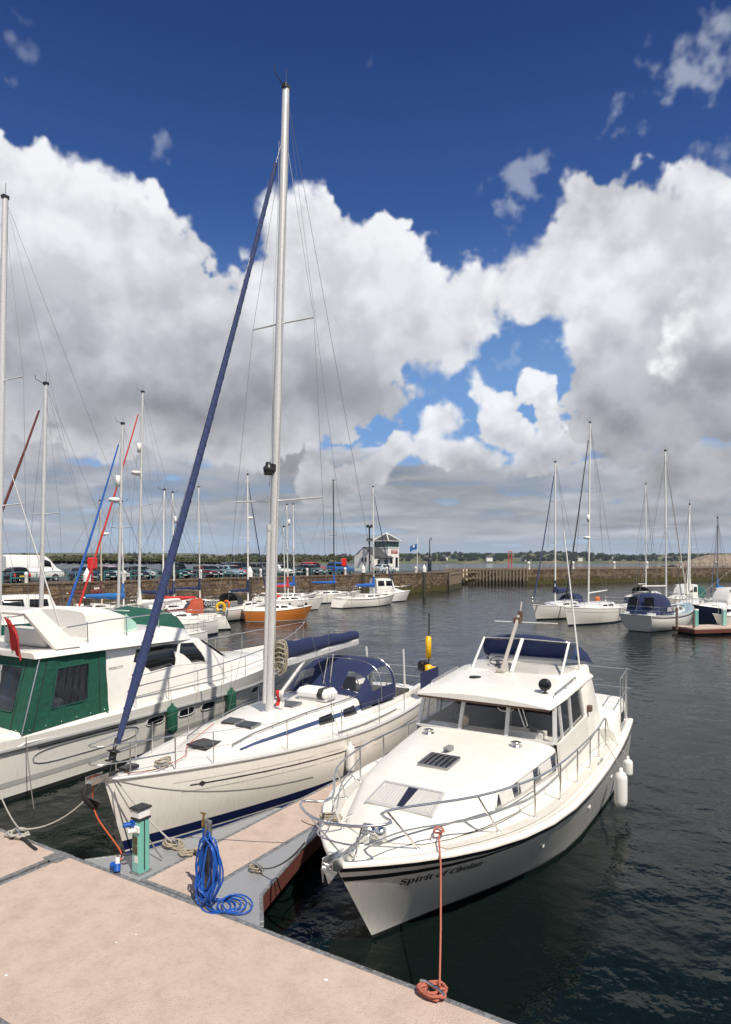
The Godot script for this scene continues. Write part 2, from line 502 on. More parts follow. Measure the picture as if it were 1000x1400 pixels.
func make_materials() -> void:
	var grey := func(lo: float, hi: float): return ramp([[0.0, Color(lo, lo, lo)], [1.0, Color(hi, hi, hi)]])
	var wear := noise_tex(3, 0.012, 512, false, 1, 5, FastNoiseLite.TYPE_SIMPLEX_SMOOTH, grey.call(0.955, 1.0))
	var weave_n := noise_tex(8, 0.16, 256, true, 2.0, 2)
	var fold_n := noise_tex(9, 0.012, 512, true, 10.0, 3)
	var cloth_c := noise_tex(14, 0.02, 256, false, 1, 4, FastNoiseLite.TYPE_SIMPLEX_SMOOTH, grey.call(0.84, 1.0))
	var gel := func(key, c, r := 0.22):
		var m := mat(key, c, r)
		m.albedo_texture = wear
		tri_map(m, 0.45)
		m.clearcoat_enabled = true; m.clearcoat = 0.35; m.clearcoat_roughness = 0.12
		return m
	gel.call("gelcoat", lin(0.80, 0.79, 0.755))
	# hulls carry faint run-down streaks
	var streak := noise_tex(6, 0.02, 512, false, 1, 5, FastNoiseLite.TYPE_SIMPLEX_SMOOTH, ramp([[0.0, Color(0.88, 0.865, 0.83)], [0.30, Color(0.98, 0.975, 0.965)], [1.0, Color(1, 1, 1)]]))
	var gh := gel.call("hull_white", lin(0.80, 0.79, 0.755), 0.16)
	gh.albedo_texture = streak; gh.uv1_scale = Vector3(1.6, 0.22, 1.6); gh.uv1_world_triplanar = true
	gel.call("cream_hull", lin(0.80, 0.78, 0.735))
	M.cream_hull.albedo_texture = streak; M.cream_hull.uv1_scale = Vector3(1.6, 0.22, 1.6); M.cream_hull.uv1_world_triplanar = true; M.cream_hull.roughness = 0.16
	gel.call("cream_deck", lin(0.80, 0.785, 0.735), 0.42)
	gel.call("white_deck", lin(0.80, 0.79, 0.75), 0.42)
	gel.call("navy_stripe", lin(0.010, 0.016, 0.07))
	gel.call("blue_boot", lin(0.018, 0.05, 0.22), 0.35)
	gel.call("black_stripe", lin(0.012, 0.011, 0.014), 0.35)
	gel.call("grey_band", lin(0.46, 0.46, 0.455), 0.35)
	gel.call("orange_hull", lin(0.52, 0.17, 0.03), 0.3)
	gel.call("green_hull", lin(0.008, 0.10, 0.075), 0.3)
	gel.call("red_hull", lin(0.30, 0.035, 0.02), 0.4)
	gel.call("navy_hull", lin(0.012, 0.018, 0.045), 0.25)
	gel.call("pale_blue_deck", lin(0.28, 0.42, 0.52), 0.5)
	mat("antifoul_dark", lin(0.012, 0.014, 0.016), 0.8)
	mat("antifoul_blue", lin(0.014, 0.03, 0.12), 0.8)
	var nonskid := gel.call("nonskid", lin(0.62, 0.60, 0.55), 0.7)
	nonskid.normal_enabled = true; nonskid.normal_texture = weave_n; nonskid.normal_scale = 0.3
	mat("steel", lin(0.76, 0.76, 0.74), 0.24, 1.0)
	mat("stripe_blue", lin(0.045, 0.07, 0.165), 0.35)
	mat("dull_steel", lin(0.42, 0.42, 0.41), 0.42, 1.0)
	var sp := mat("spar", lin(0.76, 0.76, 0.75), 0.36, 0.35)
	sp.albedo_texture = noise_tex(31, 0.03, 256, false, 1, 4, FastNoiseLite.TYPE_SIMPLEX_SMOOTH, grey.call(0.92, 1.0)); tri_map(sp, 1.3)
	mat("white_spar", lin(0.74, 0.74, 0.72), 0.4)
	mat("dark_spar", lin(0.02, 0.02, 0.022), 0.4)
	mat("wire", lin(0.30, 0.30, 0.30), 0.4, 0.8)
	mat("rubber", lin(0.018, 0.017, 0.017), 0.75)
	mat("black_plastic", lin(0.02, 0.02, 0.021), 0.35)
	mat("grey_plastic", lin(0.24, 0.25, 0.26), 0.5)
	mat("white_plastic", lin(0.76, 0.76, 0.74), 0.4)
	mat("yellow_plastic", lin(0.72, 0.42, 0.01), 0.45)
	mat("orange_plastic", lin(0.75, 0.16, 0.015), 0.5)
	mat("red_plastic", lin(0.55, 0.015, 0.012), 0.45)
	mat("acrylic", lin(0.010, 0.011, 0.014), 0.06)
	mat("brass", lin(0.55, 0.36, 0.12), 0.35, 1.0)
	mat("gold_dial", lin(0.65, 0.52, 0.25), 0.4)
	for a in [["navy_cloth", 0.010, 0.020, 0.085], ["green_cloth", 0.004, 0.085, 0.055], ["blue_cloth", 0.015, 0.12, 0.50], ["red_cloth", 0.62, 0.035, 0.035], ["brown_cloth", 0.13, 0.03, 0.025], ["rust_cloth", 0.42, 0.075, 0.03], ["white_cloth", 0.72, 0.71, 0.68], ["mint_cloth", 0.40, 0.68, 0.58], ["bright_blue_cloth", 0.02, 0.16, 0.48], ["black_cloth", 0.02, 0.02, 0.022], ["yellow_cloth", 0.75, 0.42, 0.02], ["cream_cloth", 0.70, 0.66, 0.55], ["furl_navy", 0.028, 0.046, 0.145], ["navy_seat", 0.015, 0.017, 0.04], ["teal_cloth", 0.01, 0.11, 0.09]]:
		var m := mat(a[0], lin(a[1], a[2], a[3]), 0.85)
		m.albedo_texture = cloth_c
		m.normal_enabled = true; m.normal_texture = fold_n; m.normal_scale = 0.55
		tri_map(m, 1.1)
		if a[0] in ["white_cloth", "cream_cloth"]: m.albedo_texture = wear; m.normal_scale = 0.25
		m.rim_enabled = true; m.rim = 0.25
	for a in [["rope_cream", 0.62, 0.55, 0.42], ["rope_salmon", 0.72, 0.23, 0.16], ["rope_orange", 0.80, 0.16, 0.05], ["rope_grey", 0.28, 0.27, 0.25], ["rope_white", 0.72, 0.70, 0.64], ["rope_blue", 0.05, 0.10, 0.30]]:
		var m := mat(a[0], lin(a[1], a[2], a[3]), 0.9)
		m.albedo_texture = noise_tex(17, 0.08, 128, false, 1, 3, FastNoiseLite.TYPE_SIMPLEX_SMOOTH, grey.call(0.55, 1.0)) if a[0] == "rope_cream" else M.rope_cream.albedo_texture
		tri_map(m, 9.0)
	mat("hose_blue", lin(0.010, 0.085, 0.40), 0.3)
	var cq := Image.create_empty(128, 128, false, Image.FORMAT_RGB8)
	for y in 128:
		for x in 128:
			var h := 0.0
			for o in [[32, 32, 1], [96, 96, 1], [96, 32, -1], [32, 96, -1]]:
				var u: float = (x - o[0]) * 0.7071 + (y - o[1]) * 0.7071 * o[2]; var v: float = (x - o[0]) * 0.7071 * o[2] * -1.0 + (y - o[1]) * 0.7071
				h = maxf(h, 1.0 - pow(absf(u) / 24.0, 2.0) - pow(absf(v) / 8.0, 2.0))
			h = sqrt(maxf(h, 0.0))
			cq.set_pixel(x, y, Color(h, h, h))
	var ch := mat("chequer", lin(0.40, 0.42, 0.44), 0.45, 0.45)
	cq.bump_map_to_normal_map(6.0)
	ch.normal_enabled = true; ch.normal_texture = ImageTexture.create_from_image(cq); ch.normal_scale = 1.0
	tri_map(ch, 9.0, true)
	var gl := mat("glass", Color(0.05, 0.07, 0.07, 0.04), 0.02)
	gl.transparency = BaseMaterial3D.TRANSPARENCY_ALPHA
	var vinyl := mat("clear_vinyl", Color(0.30, 0.32, 0.34, 0.22), 0.08)
	vinyl.transparency = BaseMaterial3D.TRANSPARENCY_ALPHA
	mat("dark_glass", lin(0.012, 0.014, 0.017), 0.04)
	mat("tinted_glass", lin(0.012, 0.014, 0.016), 0.12, 0.0, 0.3)
	# deck boards of the pontoon, a sandy resin surface
	var tan_c := ramp([[0.0, Color(0.695, 0.63, 0.585)], [0.5, Color(0.735, 0.667, 0.622)], [1.0, Color(0.76, 0.695, 0.65)]])
	var pd := mat("pontoon_deck", lin(1.0, 1.0, 1.0), 0.93)
	pd.albedo_texture = noise_tex(41, 0.006, 1024, false, 1, 7, FastNoiseLite.TYPE_SIMPLEX_SMOOTH, tan_c)
	pd.normal_enabled = true; pd.normal_texture = noise_tex(42, 0.25, 512, true, 3.0, 2); pd.normal_scale = 0.5
	tri_map(pd, 0.33, true)
	pd.detail_enabled = true
	pd.detail_blend_mode = BaseMaterial3D.BLEND_MODE_MUL
	pd.detail_albedo = noise_tex(43, 0.03, 1024, false, 1, 6, FastNoiseLite.TYPE_SIMPLEX_SMOOTH, ramp([[0.0, Color(0.88, 0.87, 0.86)], [0.22, Color(0.965, 0.96, 0.955)], [0.5, Color(0.99, 0.987, 0.985)], [1.0, Color(1, 1, 1)]]))
	var alu := mat("galvanised", lin(0.42, 0.43, 0.44), 0.5, 0.5)
	alu.albedo_texture = noise_tex(44, 0.03, 256, false, 1, 5, FastNoiseLite.TYPE_SIMPLEX_SMOOTH, grey.call(0.62, 1.0)); tri_map(alu, 1.5, true)
	mat("fascia_red", lin(0.11, 0.028, 0.02), 0.8)
	mat("furl_seam", lin(0.06, 0.08, 0.18), 0.9)
	mat("fascia_dark", lin(0.035, 0.03, 0.028), 0.85)
	mat("turquoise", lin(0.15, 0.43, 0.37), 0.4)
	mat("turquoise_light", lin(0.27, 0.52, 0.47), 0.45)
	mat("turquoise_rail", lin(0.05, 0.24, 0.25), 0.45)
	mat("navy_paint", lin(0.01, 0.013, 0.03), 0.4)
	mat("lamp_white", lin(0.74, 0.75, 0.74), 0.35)
	var st_c := ramp([[0.0, Color(0.24, 0.20, 0.165)], [0.5, Color(0.44, 0.385, 0.325)], [1.0, Color(0.60, 0.54, 0.46)]])
	for k in 4:
		var m := mat("stone_%d" % k, [lin(0.66, 0.62, 0.56), lin(0.95, 0.89, 0.80), lin(0.50, 0.44, 0.39), lin(1.0, 0.95, 0.86)][k], 0.95)
		m.albedo_texture = noise_tex(51, 0.02, 512, false, 1, 6, FastNoiseLite.TYPE_SIMPLEX_SMOOTH, st_c) if k == 0 else M.stone_0.albedo_texture
		tri_map(m, 0.35, true)
	mat("mortar", lin(0.16, 0.14, 0.12), 0.95)
	var weed := mat("weed_stone", lin(0.55, 0.60, 0.30), 0.95)
	weed.albedo_texture = noise_tex(52, 0.03, 512, false, 1, 6, FastNoiseLite.TYPE_SIMPLEX_SMOOTH, ramp([[0.0, Color(0.16, 0.17, 0.08)], [0.5, Color(0.36, 0.32, 0.18)], [1.0, Color(0.55, 0.48, 0.34)]]))
	tri_map(weed, 0.3, true)
	var cap := mat("coping", lin(0.75, 0.70, 0.62), 0.92); cap.albedo_texture = M.stone_0.albedo_texture; tri_map(cap, 0.4, true)
	var asp := mat("asphalt", lin(0.11, 0.108, 0.105), 0.95)
	asp.albedo_texture = noise_tex(53, 0.02, 512, false, 1, 6, FastNoiseLite.TYPE_SIMPLEX_SMOOTH, grey.call(0.6, 1.0)); tri_map(asp, 0.2, true)
	var tm := mat("timber", lin(0.34, 0.27, 0.20), 0.95)
	tm.albedo_texture = noise_tex(54, 0.03, 256, false, 1, 5, FastNoiseLite.TYPE_SIMPLEX_SMOOTH, grey.call(0.45, 1.0)); tri_map(tm, 0.8, true)
	mat("grey_timber", lin(0.42, 0.39, 0.35), 0.9)
	mat("wet_timber", lin(0.045, 0.04, 0.025), 0.7)
	mat("pale_timber", lin(0.60, 0.50, 0.36), 0.9)
	var wp := mat("white_render", lin(0.80, 0.79, 0.76), 0.85); wp.albedo_texture = wear; tri_map(wp, 0.3, true)
	mat("slate", lin(0.055, 0.058, 0.065), 0.7)
	mat("green_paint", lin(0.02, 0.12, 0.085), 0.45)
	mat("red_sign", lin(0.32, 0.03, 0.035), 0.5)
	mat("red_paint", lin(0.60, 0.018, 0.014), 0.5)
	mat("letter_white", lin(0.80, 0.80, 0.78), 0.6)
	mat("letter_black", lin(0.014, 0.013, 0.018), 0.5)
	mat("letter_red", lin(0.55, 0.03, 0.03), 0.5)
	var sand := mat("sand", lin(0.36, 0.29, 0.22), 0.97)
	sand.albedo_texture = noise_tex(55, 0.01, 512, false, 1, 6, FastNoiseLite.TYPE_SIMPLEX_SMOOTH, grey.call(0.6, 1.0)); tri_map(sand, 0.1, true)
	var hg := mat("hill_green", lin(1, 1, 1), 0.98)
	hg.vertex_color_use_as_albedo = true
	var leaf := mat("foliage", lin(1, 1, 1), 0.95)
	leaf.vertex_color_use_as_albedo = true
	mat("bark", lin(0.10, 0.08, 0.06), 0.95)
	mat("skin", lin(0.50, 0.30, 0.21), 0.6)
	var water := mat("water", lin(0.0030, 0.0070, 0.0062), 1.0, 0.0, 0.27)
	water.normal_enabled = true
	water.normal_texture = noise_tex(61, 0.011, 2048, true, 15.0, 5)
	water.normal_scale = 0.20
	water.roughness_texture = noise_tex(62, 0.006, 1024, false, 1, 5, FastNoiseLite.TYPE_SIMPLEX_SMOOTH, ramp([[0.0, Color(0.02, 0.02, 0.02)], [0.45, Color(0.05, 0.05, 0.05)], [0.62, Color(0.16, 0.16, 0.16)], [1.0, Color(0.26, 0.26, 0.26)]]))
	tri_map(water, 0.038, true)
	for a in [["tyre", 0.016, 0.016, 0.017, 0.9], ["car_black", 0.012, 0.012, 0.014, 0.2], ["car_blue", 0.015, 0.09, 0.36, 0.2], ["car_red", 0.42, 0.02, 0.02, 0.2], ["car_silver", 0.42, 0.45, 0.48, 0.25], ["car_steel", 0.22, 0.29, 0.37, 0.25], ["car_navy", 0.012, 0.022, 0.06, 0.2], ["car_grey", 0.10, 0.105, 0.11, 0.2], ["car_green", 0.012, 0.035, 0.026, 0.2], ["car_white", 0.78, 0.78, 0.77, 0.25], ["car_maroon", 0.10, 0.01, 0.014, 0.2]]:
		var m := mat(a[0], lin(a[1], a[2], a[3]), a[4])
		if a[0] != "tyre":
			m.clearcoat_enabled = true; m.clearcoat = 0.8; m.clearcoat_roughness = 0.05
	mat("rim_alloy", lin(0.45, 0.46, 0.47), 0.35, 0.8)
	mat("headlamp", lin(0.75, 0.77, 0.78), 0.1, 0.3)
	mat("plate_white", lin(0.75, 0.75, 0.70), 0.5)
	mat("plate_yellow", lin(0.75, 0.55, 0.05), 0.5)

# ---------------------------------------------------------------- boats
# Local axes of every boat: z runs aft from the tip of the bow (z = 0) to the stern, x to starboard, y up from the waterline.
class Hull:
	var L := 10.0; var B := 3.3
	var sb := 1.3; var sm := 1.0; var ss := 1.0      # height of the sheer at bow, middle and stern
	var over := 1.0; var srake := 0.3                # how far the stem and the stern slope in down to the keel
	var p := 2.2; var tm := 0.55; var wb := 0.8      # fullness, place of the greatest beam, breadth of the stern
	var d := 0.4                                     # drawn depth under water
	var cb := 0.6; var cm := 0.15; var cs := 0.2     # how much narrower the bottom is at bow, middle and stern
	var ex := 1.5
	func half(t: float) -> float:
		if t < tm: return B * 0.5 * (1.0 - pow(1.0 - t / tm, p))
		var k := (t - tm) / (1.0 - tm)
		return B * 0.5 * (1.0 - (1.0 - wb) * k * k)
	func sheer(t: float) -> float:
		return sb * (2.0 * t - 1.0) * (t - 1.0) + sm * 4.0 * t * (1.0 - t) + ss * t * (2.0 * t - 1.0)
	func pt(t: float, y: float, side: float, off := 0.0) -> Vector3:
		var s := sheer(t)
		var v := clampf((s - y) / (s + d), 0.0, 1.0)
		var c := lerpf(cb, cm, smoothstep(0.0, 0.55, t)) if t < 0.55 else lerpf(cm, cs, (t - 0.55) / 0.45)
		var b := half(t) * (1.0 - c * pow(v, ex))
		var z := t * L + over * pow(1.0 - t, 3.0) * v - srake * pow(t, 8.0) * v
		return Vector3(side * maxf(0.0, b + off), y, z)
	func edge(t: float, side: float, off := 0.0, up := 0.0) -> Vector3:
		var q := pt(t, sheer(t), side, off)
		return q + Vector3(0, up, 0)
	func t_at(z: float) -> float:
		return clampf(z / L, 0.0, 1.0)
	func edge_z(z: float, side: float, off := 0.0, up := 0.0) -> Vector3:
		return edge(t_at(z), side, off, up)

const TS := [0.0, 0.006, 0.02, 0.04, 0.07, 0.11, 0.16, 0.22, 0.29, 0.37, 0.45, 0.53, 0.61, 0.69, 0.77, 0.85, 0.92, 0.97, 1.0]

# a band of the hull between two heights (each given over t); both sides, set out by off; with the stern closed if stern
func hull_band(st: SurfaceTool, H: Hull, top: Callable, bot: Callable, off := 0.0, nv := 5, t0 := 0.0, t1 := 1.0, stern := false, sides := [-1.0, 1.0]) -> void:
	for side in sides:
		smooth(st, 1 if side < 0 else 2)
		var rings := []
		for tt in TS:
			var t: float = lerpf(t0, t1, tt)
			var ring := PackedVector3Array()
			for j in nv + 1:
				ring.append(H.pt(t, lerpf(top.call(t), bot.call(t), float(j) / nv), side, off))
			if side > 0: ring.reverse()
			rings.append(ring)
		loft(st, rings)
	if stern:
		smooth(st, 3)
		var ring := []
		for j in nv + 1: ring.append(H.pt(1.0, lerpf(top.call(1.0), bot.call(1.0), float(j) / nv), -1.0, off) + Vector3(0, 0, off))
		for j in range(nv, -1, -1): ring.append(H.pt(1.0, lerpf(top.call(1.0), bot.call(1.0), float(j) / nv), 1.0, off) + Vector3(0, 0, off))
		fan(st, ring, true)

func deck_sheet(st: SurfaceTool, H: Hull, drop: float, camber: float, inn := 0.03, t0 := 0.0, t1 := 1.0) -> void:
	smooth(st, 0)
	var rings := []
	for tt in TS:
		var t: float = lerpf(t0, t1, tt)
		var l := H.edge(t, -1.0, -inn if H.half(t) > inn else -H.half(t), -drop)
		var ring := PackedVector3Array()
		for j in 9:
			var k := -1.0 + j / 4.0
			ring.append(Vector3(l.x * -k, l.y + camber * (1.0 - k * k) * minf(1.0, H.half(t) / 0.8), l.z))
		rings.append(ring)
	loft(st, rings)

# a cabin or other body symmetric about the centre line: stations with z, half width and height at its foot and top
class House:
	var z := []; var wb := []; var yb := []; var wt := []; var yt := []; var crown := 0.06; var cham := 0.05
	func add(z_: float, wb_: float, yb_: float, wt_: float, yt_: float) -> House:
		z.append(z_); wb.append(wb_); yb.append(yb_); wt.append(wt_); yt.append(yt_)
		return self
	func at(a: Array, zz: float) -> float:
		for i in z.size() - 1:
			if zz <= z[i + 1] or i == z.size() - 2:
				return lerpf(a[i], a[i + 1], clampf((zz - z[i]) / maxf(1e-6, z[i + 1] - z[i]), 0.0, 1.0))
		return a[-1]
	func side(zz: float, f: float, s: float) -> Vector3:
		return Vector3(s * lerpf(at(wb, zz), at(wt, zz), f), lerpf(at(yb, zz), at(yt, zz), f), zz)
	func top(zz: float, k: float) -> Vector3:      # k from -1 to 1 across the roof
		var w := at(wt, zz)
		return Vector3(w * k, at(yt, zz) + crown * (1.0 - k * k), zz)
	func ring(i: int) -> PackedVector3Array:
		var r := PackedVector3Array()
		var c: float = minf(cham, minf(wt[i] * 0.4, maxf(0.002, (yt[i] - yb[i]) * 0.4)))
		r.append(Vector3(wb[i], yb[i], z[i]))
		var e := Vector3(wt[i], yt[i], z[i])
		r.append(e + (Vector3(wb[i], yb[i], z[i]) - e).normalized() * c)
		r.append(e + Vector3(-c * 0.35, -c * 0.28, 0))
		for j in 7:
			var k := lerpf(1.0 - c / maxf(wt[i], 0.01), -1.0 + c / maxf(wt[i], 0.01), j / 6.0)
			r.append(Vector3(wt[i] * k, yt[i] + crown * (1.0 - k * k), z[i]))
		r.append(Vector3(-e.x, e.y, e.z) + Vector3(c * 0.35, -c * 0.28, 0))
		e.x = -e.x
		r.append(e + (Vector3(-wb[i], yb[i], z[i]) - e).normalized() * c)
		r.append(Vector3(-wb[i], yb[i], z[i]))
		return r

func house_shape(st: SurfaceTool, h: House, caps := true) -> void:
	smooth(st, 0)
	var rings := []
	for i in h.z.size(): rings.append(h.ring(i))
	loft(st, rings)
	if caps:
		smooth(st, FLAT)
		fan(st, rings[0], true)
		fan(st, rings[-1], false)

# a pane that follows the side of a house: corners (z, f) foot-front, head-front, head-back, foot-back
func on_side(h: House, c: Array, u: float, v: float, s: float, off: float) -> Vector3:
	var z: float = lerpf(lerpf(c[0][0], c[3][0], u), lerpf(c[1][0], c[2][0], u), v)
	var f: float = lerpf(lerpf(c[0][1], c[3][1], u), lerpf(c[1][1], c[2][1], u), v)
	var t := h.side(z, 1.0, s) - h.side(z, 0.0, s)
	return h.side(z, f, s) + Vector3(s * t.y, -s * t.x, 0).normalized() * off

func side_pane(st: SurfaceTool, h: House, c: Array, s: float, thick := 0.012, off := 0.002) -> void:
	smooth(st, 1)
	var rings := []
	var n := 8 if h.z.size() > 2 else 3
	for i in n + 1:
		var r := PackedVector3Array()
		for q in [[0.0, -0.01], [0.0, off + thick], [0.5, off + thick], [1.0, off + thick], [1.0, -0.01]]: r.append(on_side(h, c, float(i) / n, q[0], s, q[1]))
		if s < 0: r.reverse()
		rings.append(r)
	loft(st, rings)
	smooth(st, FLAT); fan(st, rings[0], true); fan(st, rings[-1])

func pane_rim(st: SurfaceTool, h: House, c: Array, s: float, w := 0.03, _thick := 0.02) -> void:
	var pts := []
	for k in 8: pts.append(on_side(h, c, k / 8.0, 0.0, s, 0.008))
	for k in 4: pts.append(on_side(h, c, 1.0, k / 4.0, s, 0.008))
	for k in 8: pts.append(on_side(h, c, 1.0 - k / 8.0, 1.0, s, 0.008))
	for k in 4: pts.append(on_side(h, c, 0.0, 1.0 - k / 4.0, s, 0.008))
	tube(st, pts, w * 0.5, 5, true)

func hull_parts(H: Hull, o: Node3D, c: Dictionary) -> void:
	# c: hull, boot, boot_h, foul, stripe (colour), stripe_a, stripe_b (below the sheer), rail
	var st := mb()
	var bh: float = c.get("boot_h", 0.12)
	hull_band(st, H, func(t): return H.sheer(t), func(_t): return bh, 0.0, 6, 0.0, 1.0, true)
	build(st, "hull", M[c.get("hull", "hull_white")], o)
	st = mb()
	hull_band(st, H, func(_t): return bh, func(_t): return 0.03, 0.0, 2, 0.0, 1.0, true)
	build(st, "boot_stripe", M[c.get("boot", "navy_stripe")], o)
	st = mb()
	hull_band(st, H, func(_t): return 0.03, func(_t): return -H.d, 0.0, 3, 0.0, 1.0, true)
	build(st, "bottom", M[c.get("foul", "antifoul_dark")], o)
	if c.has("stripe"):
		st = mb()
		hull_band(st, H, func(t): return H.sheer(t) - c.stripe_a, func(t): return H.sheer(t) - c.stripe_b, 0.004, 1, 0.012, 0.995)
		build(st, "cove_stripe", M[c.stripe], o)
	st = mb()
	deck_sheet(st, H, 0.012, 0.07)
	build(st, "deck", M[c.get("deck", "white_deck")], o)
	var pts := []
	for side in [-1.0, 1.0]:
		var row := []
		for t in TS: row.append(H.edge(t, side, 0.0, 0.0))
		if side > 0: row.reverse()
		pts += row
	st = mb()
	tube(st, pts, c.get("rail_r", 0.028), 6)
	build(st, "gunwale", M[c.get("rail", "gelcoat")], o)

func stay(o: Node3D, called: String, a: Vector3, b: Vector3, r := 0.005, m := "wire") -> void:
	var st := mb()
	bar(st, a, b, r, 4)
	build(st, called, M[m], o)

# a sailing yacht; c describes it
func sailboat(called: String, label: String, group: String, pos: Vector3, turn: float, c: Dictionary) -> Node3D:
	var o := thing(called, label, "sailing yacht", pos, turn, group)
	var H := Hull.new()
	for k in c.get("H", {}): H.set(k, c.H[k])
	hull_parts(H, o, c)
	var L := H.L
	var st: SurfaceTool
	var rr: float = c.get("wire_r", 0.006)
	# coachroof, its windows, cockpit coaming
	var ch: float = c.get("cabin_h", 0.42)
	var z0: float = c.get("cabin_a", 0.26) * L
	var z1: float = c.get("cabin_b", 0.66) * L
	var hs := House.new()
	for k in [0.0, 0.06, 0.2, 0.5, 0.8, 1.0]:
		var z: float = lerpf(z0, z1, k)
		var t := H.t_at(z)
		var w := minf(H.half(t) * 0.66, H.B * 0.33)
		var y := H.sheer(t) - 0.01
		var up: float = ch * (smoothstep(0.0, 0.35, k) * 0.72 + 0.28 * k + 0.02)
		hs.add(z, w, y, w * 0.86, y + up)
	st = mb(); house_shape(st, hs)
	build(st, "coachroof", M[c.get("cabin", "gelcoat")], o)
	var lay: Array = c.get("panes", [[0.30, 0.55], [0.62, 0.88]])
	for s in [-1.0, 1.0]:
		for w in lay:
			st = mb()
			var a: float = lerpf(z0, z1, w[0]); var b: float = lerpf(z0, z1, w[1])
			side_pane(st, hs, [[a, 0.42], [a + 0.06, 0.78], [b, 0.80], [b + 0.04, 0.38]], s)
			build(st, "window", M.acrylic, o)
	st = mb()
	for s in [-1.0, 1.0]:
		var row := []
		for k in 7:
			var z: float = lerpf(z1 - 0.05, L - 0.25, k / 6.0)
			var t := H.t_at(z)
			row.append(Vector3(s * minf(H.half(t) * 0.68, H.B * 0.33), H.sheer(t) + 0.16, z))
		for k in 6:
			var a: Vector3 = row[k]; var b: Vector3 = row[k + 1]
			var yy := (a + b) * 0.5 - Vector3(0, 0.14, 0)
			box(st, yy, Vector3(0.16, 0.34, a.distance_to(b) + 0.01), Basis.looking_at((b - a).normalized()))
	build(st, "coaming", M[c.get("cabin", "gelcoat")], o)
	for q in c.get("hatches", [0.18]):
		st = mb()
		var y2 := H.sheer(q) + 0.09
		if q * L > z0: y2 = hs.top(q * L, 0.0).y + 0.02
		box(st, Vector3(0, y2, q * L), Vector3(0.5, 0.05, 0.5))
		build(st, "hatch", M.acrylic, o)
	# spars
	var mz: float = c.get("mast_z", 0.4) * L
	var my := hs.top(mz, 0.0).y if mz > z0 else H.sheer(mz / L)
	var mh: float = c.mast_h
	var lean := Vector3(c.get("lean", 0.0), 0, c.get("rake", 0.15))
	var foot := Vector3(0, my - 0.02, mz)
	var head := foot + Vector3(0, mh - my, 0) + lean
	var mr: float = c.get("mast_r", 0.075)
	st = mb(); bar(st, foot, head, mr, 8, mr * 0.8)
	build(st, "mast", M[c.get("spar", "white_spar")], o)
	var along := func(y: float): return foot.lerp(head, (y - foot.y) / (head.y - foot.y))
	var chain := [Vector3(-H.half(mz / L) + 0.06, H.sheer(mz / L), mz + 0.15), Vector3(H.half(mz / L) - 0.06, H.sheer(mz / L), mz + 0.15)]
	var tips := []
	for q in c.get("spreaders", [[0.5, 0.85]]):
		var y: float = lerpf(my, mh, q[0])
		var m0: Vector3 = along.call(y)
		st = mb()
		bar(st, m0, m0 + Vector3(-q[1], 0.04, 0.12), 0.022, 5)
		bar(st, m0, m0 + Vector3(q[1], 0.04, 0.12), 0.022, 5)
		build(st, "spreader", M[c.get("spar", "white_spar")], o)
		tips.append([m0 + Vector3(-q[1], 0.04, 0.12), m0 + Vector3(q[1], 0.04, 0.12)])
	for s in 2:
		st = mb()
		var pts := [chain[s]]
		for t in tips: pts.append(t[s])
		pts.append(along.call(mh * c.get("hounds", 0.97)))
		tube(st, pts, rr, 4)
		build(st, "shroud", M.wire, o)
		if tips.size() and c.get("lowers", true):
			stay(o, "shroud", chain[s] + Vector3(0, 0, 0.3), along.call(lerpf(my, mh, c.spreaders[0][0] if c.has("spreaders") else 0.5) - 0.1), rr)
	stay(o, "backstay", Vector3(0, H.sheer(1.0), L - 0.1), head, rr)
	var bowp := Vector3(0, H.sheer(0.0) + 0.12, 0.12)
	var fy: float = c.get("hounds", 0.97) * mh
	var fp: Vector3 = along.call(fy)
	if c.has("furl"):
		st = mb()
		var n := 10
		var pts := []; var rad := []
		var fr: float = c.get("furl_r", 0.075)
		for k in n + 1:
			var q := float(k) / n
			pts.append(bowp.lerp(fp, 0.03 + 0.90 * q) - Vector3(0, 0.25 * sin(PI * q), 0))
			rad.append(fr * (0.5 + 0.5 * minf(1.0, q * 10.0)) * lerpf(1.0, 0.5, q))
		tube(st, pts, rad, 7)
		var fs := build(st, "furled_sail", M[c.furl], o)
		if c.has("spiral"):
			st = mb()
			var hx := []
			var fb := frame_of(fp - bowp)
			for k in 500:
				var q := k / 499.0
				var i := mini(int(q * n), n - 1)
				var f := q * n - i
				var a := q * TAU * 42.0
				hx.append((pts[i] as Vector3).lerp(pts[i + 1], f) + (fb.x * cos(a) + fb.z * sin(a)) * (lerpf(rad[i], rad[i + 1], f) + 0.001))
			tube(st, hx, 0.007, 4)
			build(st, "spiral_seam", M.furl_seam, fs)
	stay(o, "forestay", bowp, fp, rr)
	# boom with its covered sail
	var gy: float = my + c.get("boom_up", 0.85)
	var bl: float = c.get("boom", 0.34) * L
	var g0: Vector3 = along.call(gy)
	var g1 := g0 + Vector3(0, c.get("boom_rise", 0.1), bl)
	st = mb(); bar(st, g0, g1, 0.055, 7)
	build(st, "boom", M[c.get("spar", "white_spar")], o)
	if c.has("cover"):
		st = mb()
		var pts := []; var rad := []
		for k in 9:
			var q := k / 8.0
			pts.append(g0.lerp(g1, 0.02 + 0.93 * q) + Vector3(0.02 * sin(q * 9.0), 0.14 - 0.05 * q + 0.015 * sin(q * 17.0), 0))
			rad.append(lerpf(0.19, 0.09, q) * c.get("cover_k", 1.0))
		tube(st, pts, rad, 9)
		var up: Vector3 = along.call(gy + 1.1)
		tube(st, [pts[0] + Vector3(0, -0.1, -0.05), along.call(gy + 0.6) + Vector3(0, 0, 0.06), up], [0.18, 0.12, 0.09], 8)
		build(st, "sail_cover", M[c.cover], o)
	stay(o, "topping_lift", g1, head, rr * 0.7)
